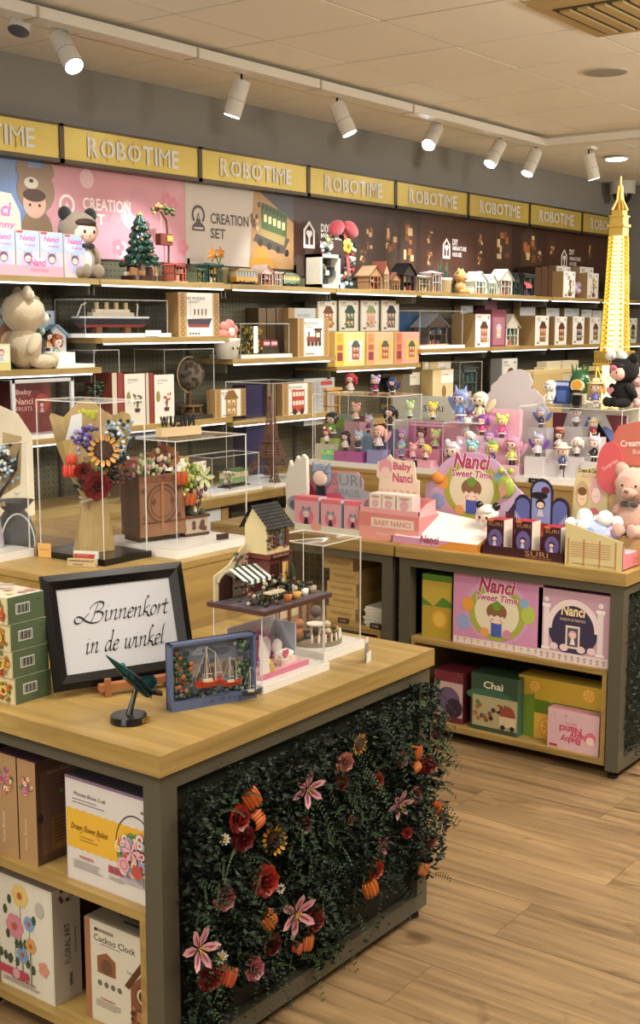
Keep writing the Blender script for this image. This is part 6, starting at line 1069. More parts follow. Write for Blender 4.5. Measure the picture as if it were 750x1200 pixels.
t = thing('scene_backdrop', (5.10, (Yx(360, 5.1, 500)+Yx(462, 5.1, 500))/2, RZ+.026), TURN, 'green and grey toy landscape blocks at the back of the first figure case', 'backdrop'); m = MB(); m.box(-.12, .14, -.0, .008, 0, .20, '9aa8a8'); m.poly([(-.15, .13), (-.02, .13), (-.03, .19), (-.06, .17), (-.09, .19), (-.12, .17), (-.14, .18)], -.012, '86a83c', .01); m.box(.05, .10, -.012, -.002, .0, .2, '6a4038'); m.build('blocks', 'gl', t)
t = thing('name_block', (4.85, Yx(386, 4.85, 525), RZ+.026), TURN, 'mint green letter block at the front left of the first figure case', 'sign'); m = MB(); m.box(-.035, .045, -.01, .01, 0, .05, '6fc9a8'); m.text('URI', .0, .035, -.0115, 'd6ff5a', w=.07, h=.022, bold=.03); m.build('block', 'gl', t)
# figures standing on the first case lid
for px, pb, pt, kw, lb in ((411, 459, 434, dict(hair='b5384a', dress='edd9d0', style='p', boots='e0c0b0'), 'red ponytail figurine standing on the lid of the first case'), (440, 459, 436, dict(hair='b9a9cc', dress='9a2470', style='b', boots='6a2450'), 'lilac-haired figurine in magenta gown on the lid of the first case'), (460, 458, 437, dict(hair='2c3a7a', dress='1c1c2a', style='cw', wing='3a4a9a'), 'dark blue winged figurine on the lid of the first case')):
    p = hit(px, pb, x=4.92); chibi(lb, (4.92, p.y, zc1+.001), (hit(px, pt, x=4.92).z-p.z)/.93*1.02, TURN, **kw)
# pink Baby Nanci case
F2 = [(471, 526, 501, 4.95, dict(hair='b08ac0', dress='c9a3d0', style='c'), 'lilac figurine at the back left of the pink case', 'e39ab8'), (494, 525, 500, 4.95, dict(hair='4a2a28', dress='e0c0b8', style='b'), 'brown-haired bear-bun figurine at the back of the pink case', 'e39ab8'), (510, 526, 502, 4.95, dict(hair='c3dc8a', dress='a0c07a', style='b'), 'lime-haired figurine at the back right of the pink case', 'e39ab8'),
      (470, 537, 516, 4.86, dict(hair='6fa9b4', dress='4a86a8', skin='f3d3c4'), 'teal-haired figurine at the front left of the pink case', 'efb0c4'), (484, 538, 518, 4.86, dict(hair='e8a0ac', dress='f0b9c0', style='b'), 'pink-haired figurine at the front middle of the pink case', 'efb0c4'), (499, 539, 519, 4.86, dict(hair='f0d860', dress='f0c9b0', style='p'), 'yellow-haired figurine at the front right of the pink case', 'efb0c4')]
fig_case('clear case with pink steps and six small figurines, beside the first case', 461, 519, 494, 4.82, 5.0, F2, base='wbase')
y0, y1 = Yx(474, 4.99, 520), Yx(534, 4.99, 520); t = thing('pink_backdrop', (5.02, (y0+y1)/2, RZ), TURN, 'bright pink folded backdrop behind the six small figurines', 'backdrop'); H = hit(500, 494, x=5.02).z-RZ; w = (y0-y1)/2; m = MB(); m.box(-w, w, .005, .011, 0, H, 'd97fb0'); m.box(w*.35, w, .0, .004, 0, H*.98, 'efb0cc'); m.rect(-w*.9, w*.9, H*.9, H*.94, -.002, 'f6cddd'); m.build('card', 'pr', t)
zc2 = hit(500, 494, x=4.82).z
y0, y1 = Yx(452, 5.1, 500), Yx(545, 5.1, 500); t = thing('header_card', (5.16, (y0+y1)/2, RZ), TURN, 'pale green-grey backdrop card behind two pale bun-haired figurines', 'header card'); H = hit(500, 464, x=5.16).z-RZ; w = (y0-y1)/2; m = MB(); m.box(-w, w, 0, .006, 0, H, 'c3c6b9'); m.build('card', 'pr', t)
m = MB(); m.text('SURI', w*.05, H*.82, -.001, '4a4a48', w=w*.5, h=H*.09); m.text('PARALLEL', w*.05, H*.66, -.001, '6a6a66', w=w*.5, h=H*.05); [m.disc(w*.6+.02*k, H*.62+.02*(k % 2), .02, -.001-.0002*k, ('e0899c', 'd9708a', 'efb4bc')[k % 3]) for k in range(5)]; m.build('card_print', 'pr', t)
for px, pb, pt, kw, lb in ((480, 494, 472, dict(hair='b9dc9a', dress='a9c9a0', style='b', skin='f6e3c0'), 'pale green bun-haired figurine on the pink case lid'), (507, 495, 473, dict(hair='f2dc4a', dress='e8c98a', style='b', skin='f9e3c3'), 'yellow bun-haired figurine on the pink case lid')):
    p = hit(px, pb, x=4.91); chibi(lb, (4.91, p.y, zc2+.001), (hit(px, pt, x=4.91).z-p.z)/.93, TURN, **kw)
chibi('white and lilac bunny-eared figurine between pink case and big pink backdrop', (4.88, Yx(531, 4.88, 530), RZ), hit(531, 511, x=4.88).z-RZ-.0, TURN, 'd9d6e6', 'e6dcec', style='b')
# Sweet Time pink box with figurines
y0, y1 = Yx(538, 4.95, 520), Yx(607, 4.95, 520); t = thing('pink_backdrop', (4.97, (y0+y1)/2, RZ), TURN, 'large pink backdrop card behind the pastel candy figurines', 'backdrop'); H = hit(572, 479, x=4.97).z-RZ; w = (y0-y1)/2; m = MB(); m.box(-w, w, 0, .02, 0, H, 'ecb6cf'); m.build('card', 'pr', t)
m = MB(); m.text('Sweet Time', -w*.3, H*.93, -.001, 'c9649c', w=w*1.0, h=H*.07, bold=.02, shear=.2); m.disc(-w*.3, H*.35, w*.55, -.001, 'f0d0b0', rz=H*.3); m.rect(-w*.2, w*.98, .003, H*.25, -.0014, 'efb58a'); m.rect(-w*.97, -w*.35, .003, H*.4, -.0012, 'a9cfe0'); m.disc(w*.3, H*.6, w*.3, -.0012, 'd9a0d8', rz=H*.2); m.text('Sweet', w*.55, H*.1, -.002, 'c96a8a', w=w*.6, h=H*.06, shear=.2); m.build('card_print', 'pr', t)
for px, pb, pt, x, kw, lb in ((548, 511, 487, 4.93, dict(hair='e9ece8', dress='d9e0e4', style='b'), 'white-haired candy figurine at the upper left of pink backdrop'), (550, 526, 503, 4.90, dict(hair='f0f0ee', dress='a9c9dc', style='p'), 'white ponytail figurine below the upper left candy figurine'), (553, 543, 515, 4.86, dict(hair='8fd0dc', dress='7aa84a', style='b'), 'aqua-haired figurine with green dress at front left of pink backdrop'),
      (565, 510, 483, 4.93, dict(hair='8a4aa0', dress='e0487c', style='p'), 'purple-haired figurine with hot pink skirt before pink backdrop'), (573, 528, 505, 4.90, dict(hair='b090cc', dress='d9d0e6'), 'lavender-haired figurine in the centre of pink backdrop'), (588, 513, 484, 4.93, dict(hair='dfe07a', dress='e05a90', style='b'), 'lime-haired figurine with pink skirt at top right of backdrop'),
      (577, 545, 517, 4.86, dict(hair='e0dc6a', dress='4a4a8a', style='n', hair2='8ac06a'), 'green-topped figurine in navy, front centre of pink backdrop'), (600, 545, 508, 4.87, dict(hair='e39ab8', dress='dce07a', style='pw', wing='e6b0d6'), 'pink-winged figurine in yellow-green dress at right of pink backdrop')):
    p = hit(px, pb, x=x); z = max(RZ, p.z); t = chibi(lb, (x, p.y, z), (hit(px, pt, x=x).z-p.z)/.93, TURN, **kw)
    if z > RZ+.01: m = MB(); m.box(-.04, .04, -.03, .035, RZ-z, 0, 'efc3d6'); m.build('step_block', 'gl', t)
# white scalloped card
pts_px = [(565, 494), (568, 478), (575, 458), (583, 446), (594, 438), (604, 434), (615, 435), (622, 443), (621, 455), (632, 462), (638, 474), (640, 492)]
xw = 5.25; pc = hit(600, 494, x=xw); pts = [(pc.y-hit(a, b, x=xw).y, hit(a, b, x=xw).z-RZ) for a, b in pts_px]; pts = [(pts[0][0], 0)]+pts+[(pts[-1][0], 0)]
q = []
for (a, b), (c_, d_) in zip(pts[1:-1], pts[2:-1]):
    for k in range(3): u = k/3; L_ = .008*sin(u*pi); q.append((a+(c_-a)*u-(d_-b)*.25*sin(u*pi), b+(d_-b)*u+(c_-a)*.25*sin(u*pi)*.6))
q = [pts[0]]+q+[pts[-2], pts[-1]]
t = thing('scalloped_card', (xw, pc.y, RZ), TURN, 'large white scalloped card seen from behind, rising above the pink backdrop', 'display card'); m = MB(); m.poly(q, 0, 'd3ccd0', .006); m.build('card', 'pr', t)
m = MB(); m.disc(-.0, .20, .008, -.001, 'b5b0b4', 10, rz=.022); m.build('hanger_slot', 'pr', t)
# opera case
O = [(634, 501, 475, 5.0, dict(hair='aab4d6', dress='39315a', style='cw', wing='5a78c0'), 'blue-winged blue-grey haired figurine at the back left of the opera case', 'b9b4b8'), (675, 500, 475, 5.02, dict(hair='e3e2e6', dress='ded8e0', style='h', hair2='2a2224'), 'white-haired figurine with a black feathered hat in the opera case', 'b9b4b8'), (695, 512, 489, 4.98, dict(hair='d8cba8', dress='b5323c', style='h', hair2='d9cba0'), 'straw-hatted figurine in red at the back right of the opera case', 'b9b4b8'),
     (630, 535, 506, 4.88, dict(hair='b4b4cc', dress='e6e0e6', style='cw', wing='7a4ab8'), 'purple-winged figurine on a small white arch at the left of the opera case', 'ded9dc'), (655, 527, 501, 4.92, dict(hair='6a3a2c', dress='e0dcd6', style='n', hair2='d98a7c'), 'figurine with a pink and red crown in the middle of the opera case', 'cfcacc'), (659, 550, 518, 4.86, dict(hair='efe0c4', dress='4d5a8a', style='h', hair2='ede3d2'), 'wide white-hatted figurine in blue at the front of the opera case', None),
     (676, 535, 510, 4.92, dict(hair='ebe8e4', dress='dcd6d0', style='p'), 'white-haired figurine right of the wide-hatted one in opera case', 'cfcacc'), (696, 541, 508, 4.90, dict(hair='cfc0d0', dress='1c1a24', style='c', boots='16161c'), 'black-caped lilac-haired figurine at the right of the opera case', 'cfcacc')]
fig_case('large clear case of opera-costume figurines on a thick white base', 608, 728, 478, 4.82, 5.14, O, back=None)
y0, y1 = Yx(636, 5.125, 520), Yx(735, 5.125, 520); t = thing('stage_backdrop', (5.118, (y0+y1)/2, RZ+.026), TURN, 'stage backdrop with maroon curtains and blue sky at the back of the opera case', 'backdrop'); H = hit(680, 479, x=5.12).z-RZ-.045; w = (y0-y1)/2
m = MB(); m.box(-w*.75, w, 0, .006, 0, H, 'c9c4cc'); m.build('card', 'pr', t); m = MB(); m.poly([(-w*.75, H*.3), (-w*.62, H*.45), (-w*.4, H*.99), (-w*.75, H*.99)], -.001, '6a2434'); m.poly([(w*.5, H*.99), (w*.98, H*.99), (w*.98, H*.2), (w*.8, H*.55)], -.001, '6a2434'); m.poly([(-w*.1, H*.6), (w*.1, H*.95), (w*.3, H*.9), (w*.45, H*.1), (w*.98, H*.15), (w*.98, H*.6), (w*.5, H*.8)], -.0008, '6a7fc0'); m.build('card_print', 'pr', t)
t = thing('display_sign', (4.80, Yx(628, 4.80, 560), RZ), TURN, 'tiny black label with white letters before the opera case', 'sign'); m = MB(); m.box(-.035, .035, 0, .006, 0, .02, '141414'); m.text('OPERA', 0, .01, -.001, 'b9b4a8', w=.045, h=.008); m.build('label', 'gl', t)
zo = hit(668, 478, x=4.82).z
# things standing on the opera case lid / behind it
def onlid(px, x=4.98): return (x, hit(px, 470, x=x).y, zo+.001)
chibi('all-white statue-like figurine left on the lid above the opera case', (5.0, hit(644, 470, x=5.0).y, zo+.001), hit(644, 441, x=5.0).z-zo, TURN, 'e6e2d8', 'ddd8cc', skin='e9e5da', boots='e0dccf', style='l')
chibi('ivory butterfly figurine left of the white scalloped card', (4.94, hit(563, 455, x=4.94).y, zc2), .16, TURN, 'e9e2cc', 'dcd2b0', skin='efe6d0', boots='d9cfa9', style='w', wing='e6dcb4')
chibi('pale blue butterfly-winged figurine above the pink backdrop', (4.92, hit(540, 465, x=4.92).y, zc2), .17, TURN, '8f9fd6', '6f8fd0', skin='d6d0e6', boots='8a9ad0', style='cw', wing='8fa6e0')
t = thing('riser_block', (4.93, (hit(540, 465, x=4.93).y+hit(563, 455, x=4.94).y)/2, RZ), TURN, 'clear-edged pale block supporting the two butterfly figurines', 'block'); m = MB(); w = (hit(532, 465, x=4.93).y-hit(570, 455, x=4.94).y)/2; m.box(-w, w, .05, .09, 0, zc2-RZ, 'd6c6cf'); m.box(-w, w, -.04, .09, zc2-RZ-.006, zc2-RZ, 'd9dcdc'); m.build('block', 'gl', t)
y_ = hit(660, 470, x=5.05).y; t = carton('toy_box', 'small dark blue toy box on the lid above the opera case', (5.03, y_, zo+.001), .075, .06, hit(660, 447, x=5.03).z-zo, '26407f', '1c2f60', '2c4a8c', art=lambda m, w, h: (m.rect(-w*.45, w*.45, h*.8, h*.95, -.0006, 'a9b9d9'), m.rect(-w*.3, w*.3, h*.1, h*.6, -.0006, '4a64a8')), rz=TURN)
t = thing('mushroom_sign', (4.96, hit(676, 475, x=4.96).y, zo+.001), TURN, 'small black stand with an orange mushroom cut-out on the lid', 'sign'); m = MB(); m.box(-.018, .018, -.01, .01, 0, .045, '141414'); m.build('stand', 'gl', t); m = MB(); m.disc(0, .085, .03, -.006, 'f0dfc0', 20, rz=.028, th=.004); m.disc(0, .09, .024, -.009, 'd99a3c', 18, rz=.02, th=.003); m.rect(-.02, .02, .058, .068, -.011, '3a2a20'); m.build('cut_out', 'gl', t)
t = thing('cactus_figure', (5.06, hit(679, 460, x=5.06).y, zo+.001), TURN, 'dark green spiky plant character behind the mushroom sign', 'figurine'); m = MB(); m.ell(0, 0, .09, .045, .04, .06, '2c5a34', 14, 10); [m.cyl((.03*cos(k), 0, .13+.0*k), (.05*cos(k), 0, .175), .012, .002, '2c5a34', 6) for k in (.6, 1.2, 1.9, 2.5)]; m.cyl((0, 0, 0), (0, 0, .05), .03, .03, 'd9d3c4', 12); m.ell(.02, -.035, .08, .02, .01, .022, 'd6d9a0', 8, 6); m.build('body', 'gl', t)
p = hit(698, 470, x=4.96); chibi('blonde doll with a straw boater hat beside the black plush', (4.96, p.y, zo+.001), hit(698, 443, x=4.96).z-zo+.01, TURN, 'c9a460', '6a6aa0', style='hp', hair2='dcc9a0', boots='d9dce0')
pz = plush('black plush with white bow, pink heart and baby face on the opera case lid', (5.0, hit(731, 450, x=5.0).y, zo+.001), hit(731, 416, x=5.0).z-zo, TURN-.35, '0d0c0d', face='efc0b4', jit=.03, hair='16100f'); k = pz.location; H = hit(731, 416, x=5.0).z-zo
m = MB()
for s in (-1, 1): m.ell(-.03+s*.03, -.02, H*.98, .03, .015, .022, 'e3e4e0', 12, 8)
m.ell(-.03, -.03, H*.97, .01, .01, .012, 'e3e4e0', 8, 6); m.build('white_bow', 'fb', pz); m = MB(); m.ell(0, -H*.31, H*.76, H*.1, H*.03, H*.05, 'd06a8c', 12, 8); m.build('pink_snout', 'fb', pz)
m = MB(); m.poly([(0, 0), (.02, .02), (.018, .034), (.008, .036), (0, .028), (-.008, .036), (-.018, .034), (-.02, .02)], 0, 'd98a9c', .004); o = m.build('heart_patch', 'fb', pz); o.location = (-.03, -H*.24, H*.22)
plush('pale pink plush half cut by the right edge beside the black plush', (5.12, hit(748, 455, x=5.12).y, zo+.001), .17, TURN, 'd9b0ac', jit=.03)
t = thing('lid_platform', (5.2, hit(700, 470, x=5.2).y, RZ), TURN, 'pale display block behind the opera case supporting the plush toys', 'block'); m = MB(); m.box(-.12, .2, -.01, .14, 0, zo-RZ, 'c9c3b5'); m.build('block', 'mt', t)
# golden lattice tower
gx = 5.48; gp = hit(719, 450, x=gx); gy = gp.y; gz0 = RZ; top = hit(724, 207, x=gx).z
t = thing('golden_tower', (gx, gy, RZ), TURN, 'tall golden lattice tower lit from inside, reaching almost to the ceiling', 'model tower')
def hz(py): return hit(720, py, x=gx).z-RZ
zd1, zd0, zs, zt_, za = hz(412), hz(428), hz(277), hz(268), hz(243)
sc = .00415; wb0 = .050; wt0 = .033
M['goldm'] = plain('gold_metal', 'd9b45a', .3, .6); M['goldlit'] = plain('fairy_lights', 'ffe89a', .5, emis=3.2, ecol='ffe884')
m = MB(); m.lathe([(wb0*.8, zd1), (.036, hz(350)), (wt0*.75, zs)], 'ffe27a', 8); m.build('light_core', 'goldlit', t)
lattice(t, wb0, zd1, .041, hz(350), 10, .003, 'goldm', 'ffffff', 'lower_lattice'); lattice(t, .041, hz(350), wt0, zs, 16, .0026, 'goldm', 'ffffff', 'upper_lattice')
m = MB(); 
for a, b, w_ in ((zd0, zd0+.012, .074), (zd0+.035, zd1+.004, .070)): m.box(-w_, w_, -w_, w_, a, b, 'b07a2c')
for s in range(4):
    m.at(rz=s*pi/2)
    for k in range(11): x = -.066+k*.0128; m.box(x, x+.004, -.070, -.066, zd0, zd1, 'a5702a')
m.at(); m.build('balcony', 'goldm', t)
lattice(t, .085, 0, .06, zd0, 4, .004, 'goldm', 'ffffff', 'base_lattice'); m = MB(); m.box(-.04, .04, -.04, .04, 0, zd0, 'ffe27a'); m.build('base_light_core', 'goldlit', t)
m = MB(); m.box(-.033, .033, -.033, .033, zs, zs+.04, 'd9c07a'); m.box(-.040, .040, -.040, .040, zs+.04, zs+.052, 'c79a2e'); m.box(-.031, .031, -.031, .031, zs+.052, zs+.085, 'b5822c'); m.box(-.036, .036, -.036, .036, zs+.085, zs+.092, 'c79a2e')
m.box(-.026, .026, -.026, .026, zs+.092, zs+.115, 'b5822c'); m.build('summit_gallery', 'goldm', t)
m = MB()
for s in range(4): m.at(rz=s*pi/2+pi/4); m.cyl((.036, 0, zs+.115), (.014, 0, zs+.16), .008, .006, 'e0b868', 6); m.cyl((.014, 0, zs+.16), (.008, 0, zs+.225), .006, .004, 'e0b868', 6)
m.at(); m.cyl((0, 0, zs+.1), (0, 0, zs+.2), .014, .010, 'c79a2e', 8); m.cyl((0, 0, zs+.2), (0, 0, top-RZ), .007, .005, 'c79a2e', 8); m.build('spire', 'goldm', t)
l = bpy.data.lights.new('tower_glow', 'POINT'); l.energy = 4; l.color = (1, .8, .35); l.shadow_soft_size = .04; o = bpy.data.objects.new('tower_glow', l); COL.objects.link(o); o.location = (gx, gy, RZ+zd1+.2)
# ================================================================== NEAR TABLE, LOWER SHELVES
XN = 1.79
def fl_art(m, w, h): d_flowers(m, 0, h*.75, w*.42, -.0006, 26, ('8a5aa0', 'b58ac0', 'e0b06a', 'd97a8a', 'f0e0c0')); m.text('Flower Bouquet', -w*.1, h*.28, -.0006, 'e9d9c0', w=h*.3, h=w*.14, rot=pi/2)
def side_print(t, w, d, h, f):            # printing on the side that faces -Y in the world
    m = MB(); m.M = Matrix.Translation((w/2, d/2, 0)) @ Matrix.Rotation(pi/2, 4, 'Z'); f(m, d, h); m.build('side_print', 'pr', t)
for i, (a, b, pt, lb) in enumerate(((8.5, 30, 888, 'kraft flower kit box with purple blossoms on its spine, second from the left'), (-20, 7, 880, 'kraft flower kit box with purple blossoms cut by the left edge'))):
    t = xb('flower_kit_box', lb, a, b, pt, SZ, XN+.005, .17, 'a98660', '5d4438', '6a4a58', art=fl_art, group='kraft flower kit boxes'); y0, y1 = Yx(a, XN+.005), Yx(b, XN+.005)
    side_print(t, (y0-y1), .17, hit(15, pt, x=XN).z-SZ, lambda m, w, h: (m.rect(-w*.42, w*.42, h*.08, h*.9, -.0008, '6f5346'), d_flowers(m, w*.1, h*.7, w*.22, -.0012, 14, ('4a2c3a', '5a3a44')), m.text('Flower Bouquet', -w*.05, h*.86, -.0012, 'b59a88', w=w*.5, h=h*.05, shear=.3), m.rect(-w*.25, w*.42, h*.1, h*.42, -.001, '8a6238'), d_lines(m, -w*.2, w*.36, h*.38, 7, -.0014, '4a3428', h*.035, h*.01), m.disc(-w*.44, h*.45, w*.05, -.0014, '3a2a24', rz=h*.05)))
def yell(m, w, h):
    y = -.0006; m.rect(-w*.485, w*.485, h*.02, h*.98, y, 'd2ccc8'); m.rect(-w*.5, w*.5, h*.975, h, y-.0002, '8a6a8c'); pts = [(-w*.49, h*.32)]+[(-w*.49+w*.98*i/24, h*(.31+.012*(i % 2))) for i in range(25)]+[(-w*.49+w*.98*(24-i)/24, h*(.69+.012*(i % 2))) for i in range(25)]; m.poly(pts, y-.0003, 'dcae3e')
    m.text('Wooden Bloom Craft', -w*.22, h*.85, y-.0006, '5a4a5a', w=w*.36, h=h*.04, shear=.2); d_lines(m, -w*.42, w*.02, h*.79, 2, y-.0006, '8a8088', h*.03, h*.01); m.text('ROWOOD', w*.42, h*.86, y-.0006, '3a342e', w=w*.16, h=h*.03, bold=.03)
    m.text('Dream Flower Basket', -w*.23, h*.53, y-.0008, '6a4220', w=w*.42, h=h*.06, shear=.35, bold=.01); m.ring(-w*.23, h*.44, w*.12, w*.125, y-.0008, '8a6230', 16, .3, 2.8, .5); d_lines(m, -w*.34, -w*.12, h*.44, 2, y-.0008, '8a6230', h*.03, h*.008)
    m.ring(w*.27, h*.5, w*.2, w*.208, y-.001, '3c3830', 40, -.3, pi+.3, (h*.30)/(w*.2)); d_flowers(m, w*.27, h*.45, w*.2, y-.0011, 110, ('e3b8bc', 'c97a7c', 'e9d08a', '8f9fc0', 'd9d3c8', 'b5a24a')); [m.poly([(w*.28, h*.5), (w*.28+w*.07*cos(k-.3), h*.5+w*.07*sin(k-.3)), (w*.28+w*.11*cos(k), h*.5+w*.11*sin(k)), (w*.28+w*.07*cos(k+.3), h*.5+w*.07*sin(k+.3))], y-.013, 'd9a6b0') for k in (0, 1.05, 2.1, 3.14, 4.2, 5.25)]; m.disc(w*.2, h*.36, w*.06, y-.014, 'd9a0a6', 14); m.ring(w*.2, h*.36, w*.03, w*.04, y-.0143, 'b56a78', 14); m.disc(w*.34, h*.33, w*.055, y-.0145, 'b5524a', 14); m.rect(w*.1, w*.36, h*.16, h*.3, y-.0006, 'b5aeb4'); m.text('Flower Basket', w*.23, h*.23, y-.001, '6a646c', w=w*.16, h=h*.02)
    m.text('WARNING', -w*.27, h*.25, y-.0006, 'b5383c', w=w*.16, h=h*.03, bold=.02); d_lines(m, -w*.42, -w*.08, h*.2, 4, y-.0006, '8a8680', h*.022, h*.007); [m.rect(-w*.02+k*w*.06, w*.03+k*w*.06, h*.2, h*.27, y-.0006, 'a8485a') for k in range(3)]; d_lines(m, w*-.02, w*.16, h*.16, 2, y-.0006, '8a8680', h*.022, h*.007)
t = xb('flower_kit_box', 'large white and yellow flower basket kit box on the upper shelf of the near table', 66, 176, 921, SZ, XN+.012, .085, 'cfc8c6', '8a8690', '5f5c66', art=yell); t.rotation_euler.z += -.0
def floral(m, w, h):
    y = -.0006; m.rect(-w*.49, w*.49, h*.01, h*.99, y, 'd9d3c3'); m.rect(-w*.49, w*.0, h*.93, h*.96, y-.0003, 'b5485a')
    for i, (a, b, r, c) in enumerate(((.24, .86, .07, 'd9bd72'), (.31, .64, .045, '7f9abf'), (.19, .57, .075, 'cf8794'), (.32, .45, .045, 'cf9a5c'), (.25, .34, .05, '7f9abf'), (-.1, .66, .1, 'e6a4ac'), (-.25, .42, .1, 'e0c878'), (-.05, .28, .07, '9ab0c8'), (-.35, .7, .09, 'd9bd72'))):
        m.rect(a*w-.001, a*w+.001, h*.1, b*h, y-.0004, '3c4a34'); [m.disc(a*w+r*w*.5*cos(k*1.05), b*h+r*w*.5*sin(k*1.05), r*w*.5, y-.0008-i*.0001, c, 10) for k in range(6)]; m.disc(a*w, b*h, r*w*.3, y-.0018-.0001*i, 'b5623c', 10)
    for i in range(60): m.disc(random.uniform(-.42, .36)*w, random.uniform(.15, .8)*h, w*.018, y-.0005, '45543c', 6, rz=w*.03)
    m.rect(-w*.49, w*.3, h*.12, h*.19, y-.003, 'b5485a'); m.disc(w*.2, h*.155, w*.03, y-.0035, 'd9a0a8'); m.disc(w*.40, h*.80, w*.035, y-.0006, 'b5b0a4', rz=w*.045); [m.disc(w*.42+w*.025*cos(k*1.26), h*.29+w*.025*sin(k*1.26), w*.02, y-.0006, 'cf9078', 8) for k in range(5)]; m.text('WARNING', w*.25, h*.1, y-.0006, 'a83c3c', w=w*.2, h=h*.018, bold=.02); d_lines(m, w*.08, w*.45, h*.08, 3, y-.0006, '8a8478', h*.014, h*.005)
t = xb('flower_kit_box', 'big white flower kit box with painted stems at the lower left corner', -95, 45, 1012, BZ, XN+.01, .085, 'd6d0c0', 'b5ae9f', 'c2bbad', art=floral); y0, y1 = Yx(-95, XN+.01), Yx(45, XN+.01)
side_print(t, y0-y1, .085, hit(-20, 1012, x=XN).z-BZ, lambda m, w, h: (m.text('FLORAL ART', 0, h*.48, -.0008, '4a4844', w=h*.34, h=w*.2, rot=pi/2), m.text('Wooden Puzzle', w*.28, h*.48, -.0008, '6a6660', w=h*.22, h=w*.08, rot=pi/2), m.text('ROWOOD', w*.1, h*.17, -.0008, '2c2a28', w=h*.11, h=w*.12, rot=pi/2, bold=.03), [m.disc(random.uniform(-.4, .4)*w, h*random.uniform(.84, .97), w*.06, -.0008-.00003*i, '6a3a3c', 8) for i in range(16)]))
def cuckoo(m, w, h):
    y = -.0006; m.rect(-w*.5, -w*.42, 0, h, y-.0002, '9c6a4a'); m.rect(-w*.42, w*.5, h*.01, h*.99, y, 'cfc8b6'); m.text('Cuckoo Clock', -w*.09, h*.84, y-.0004, '463a30', w=w*.56, h=h*.065, bold=.01); m.rect(-w*.33, -w*.1, h*.905, h*.935, y-.0004, '8a8070'); m.rect(-w*.36, -w*.32, h*.905, h*.935, y-.0006, '3a342c'); d_lines(m, -w*.28, w*.1, h*.785, 1, y-.0004, '7a7060', h*.02, h*.008)
    m.poly([(-w*.33, h*.5), (-w*.08, h*.5), (-w*.08, h*.66), (-w*.2, h*.72), (-w*.33, h*.66)], y-.0006, '8a5a3c'); m.disc(-w*.2, h*.58, w*.08, y-.0009, '6a4a3a'); [m.disc(-w*.3+k*w*.09, h*.4, w*.03, y-.0006, '6a6458') for k in range(4)]; m.text('Cuckoo!', w*.14, h*.62, y-.0006, '6a5a4a', w=w*.14, h=h*.03, rot=-.1)
    m.poly([(w*.12, h*.12), (w*.46, h*.12), (w*.46, h*.5), (w*.29, h*.66), (w*.12, h*.5)], y-.0006, '7a4c34'); m.poly([(w*.04, h*.48), (w*.29, h*.8), (w*.32, h*.74), (w*.1, h*.46)], y-.0012, '5a3424'); m.poly([(w*.5, h*.48), (w*.29, h*.8), (w*.27, h*.74), (w*.46, h*.46)], y-.0013, '5a3424'); m.rect(w*.275, w*.305, h*.76, h*.84, y-.0014, '4a2c20'); m.disc(w*.29, h*.44, w*.1, y-.0016, '4a2e22'); m.ring(w*.29, h*.44, w*.06, w*.085, y-.0019, 'c9b08a', 20); m.rect(w*.2, w*.38, h*.18, h*.28, y-.0016, 'a3704c')
    for i in range(14): m.disc(w*random.uniform(.12, .46), h*random.uniform(.1, .5), w*.022, y-.0014, ('a8704a', '4a2e20')[i % 2], 7)
    m.text('WARNING', -w*.2, h*.25, y-.0006, 'a83c34', w=w*.2, h=h*.02, bold=.02); d_lines(m, -w*.36, w*.02, h*.22, 4, y-.0006, '8a8070', h*.018, h*.006)
t = xb('puzzle_box', 'cream cuckoo clock kit box on the bottom shelf of the near table', 84.5, 176, 1086, BZ, XN+.03, .10, 'cdc6b4', '9c6a4a', 'a9a292', art=cuckoo)
m = MB(); m.M = Matrix.Translation((0, .02, (hit(134, 1086, x=XN+.03).z-BZ)+.0006)) @ Matrix.Rotation(-pi/2, 4, 'X'); m.text('CUCKOO CLOCK', .02, .03, 0, '3a3630', w=.14, h=.018); m.rect(-.02, .05, .005, .013, 0, '4a463e'); m.build('top_print', 'pr', t)
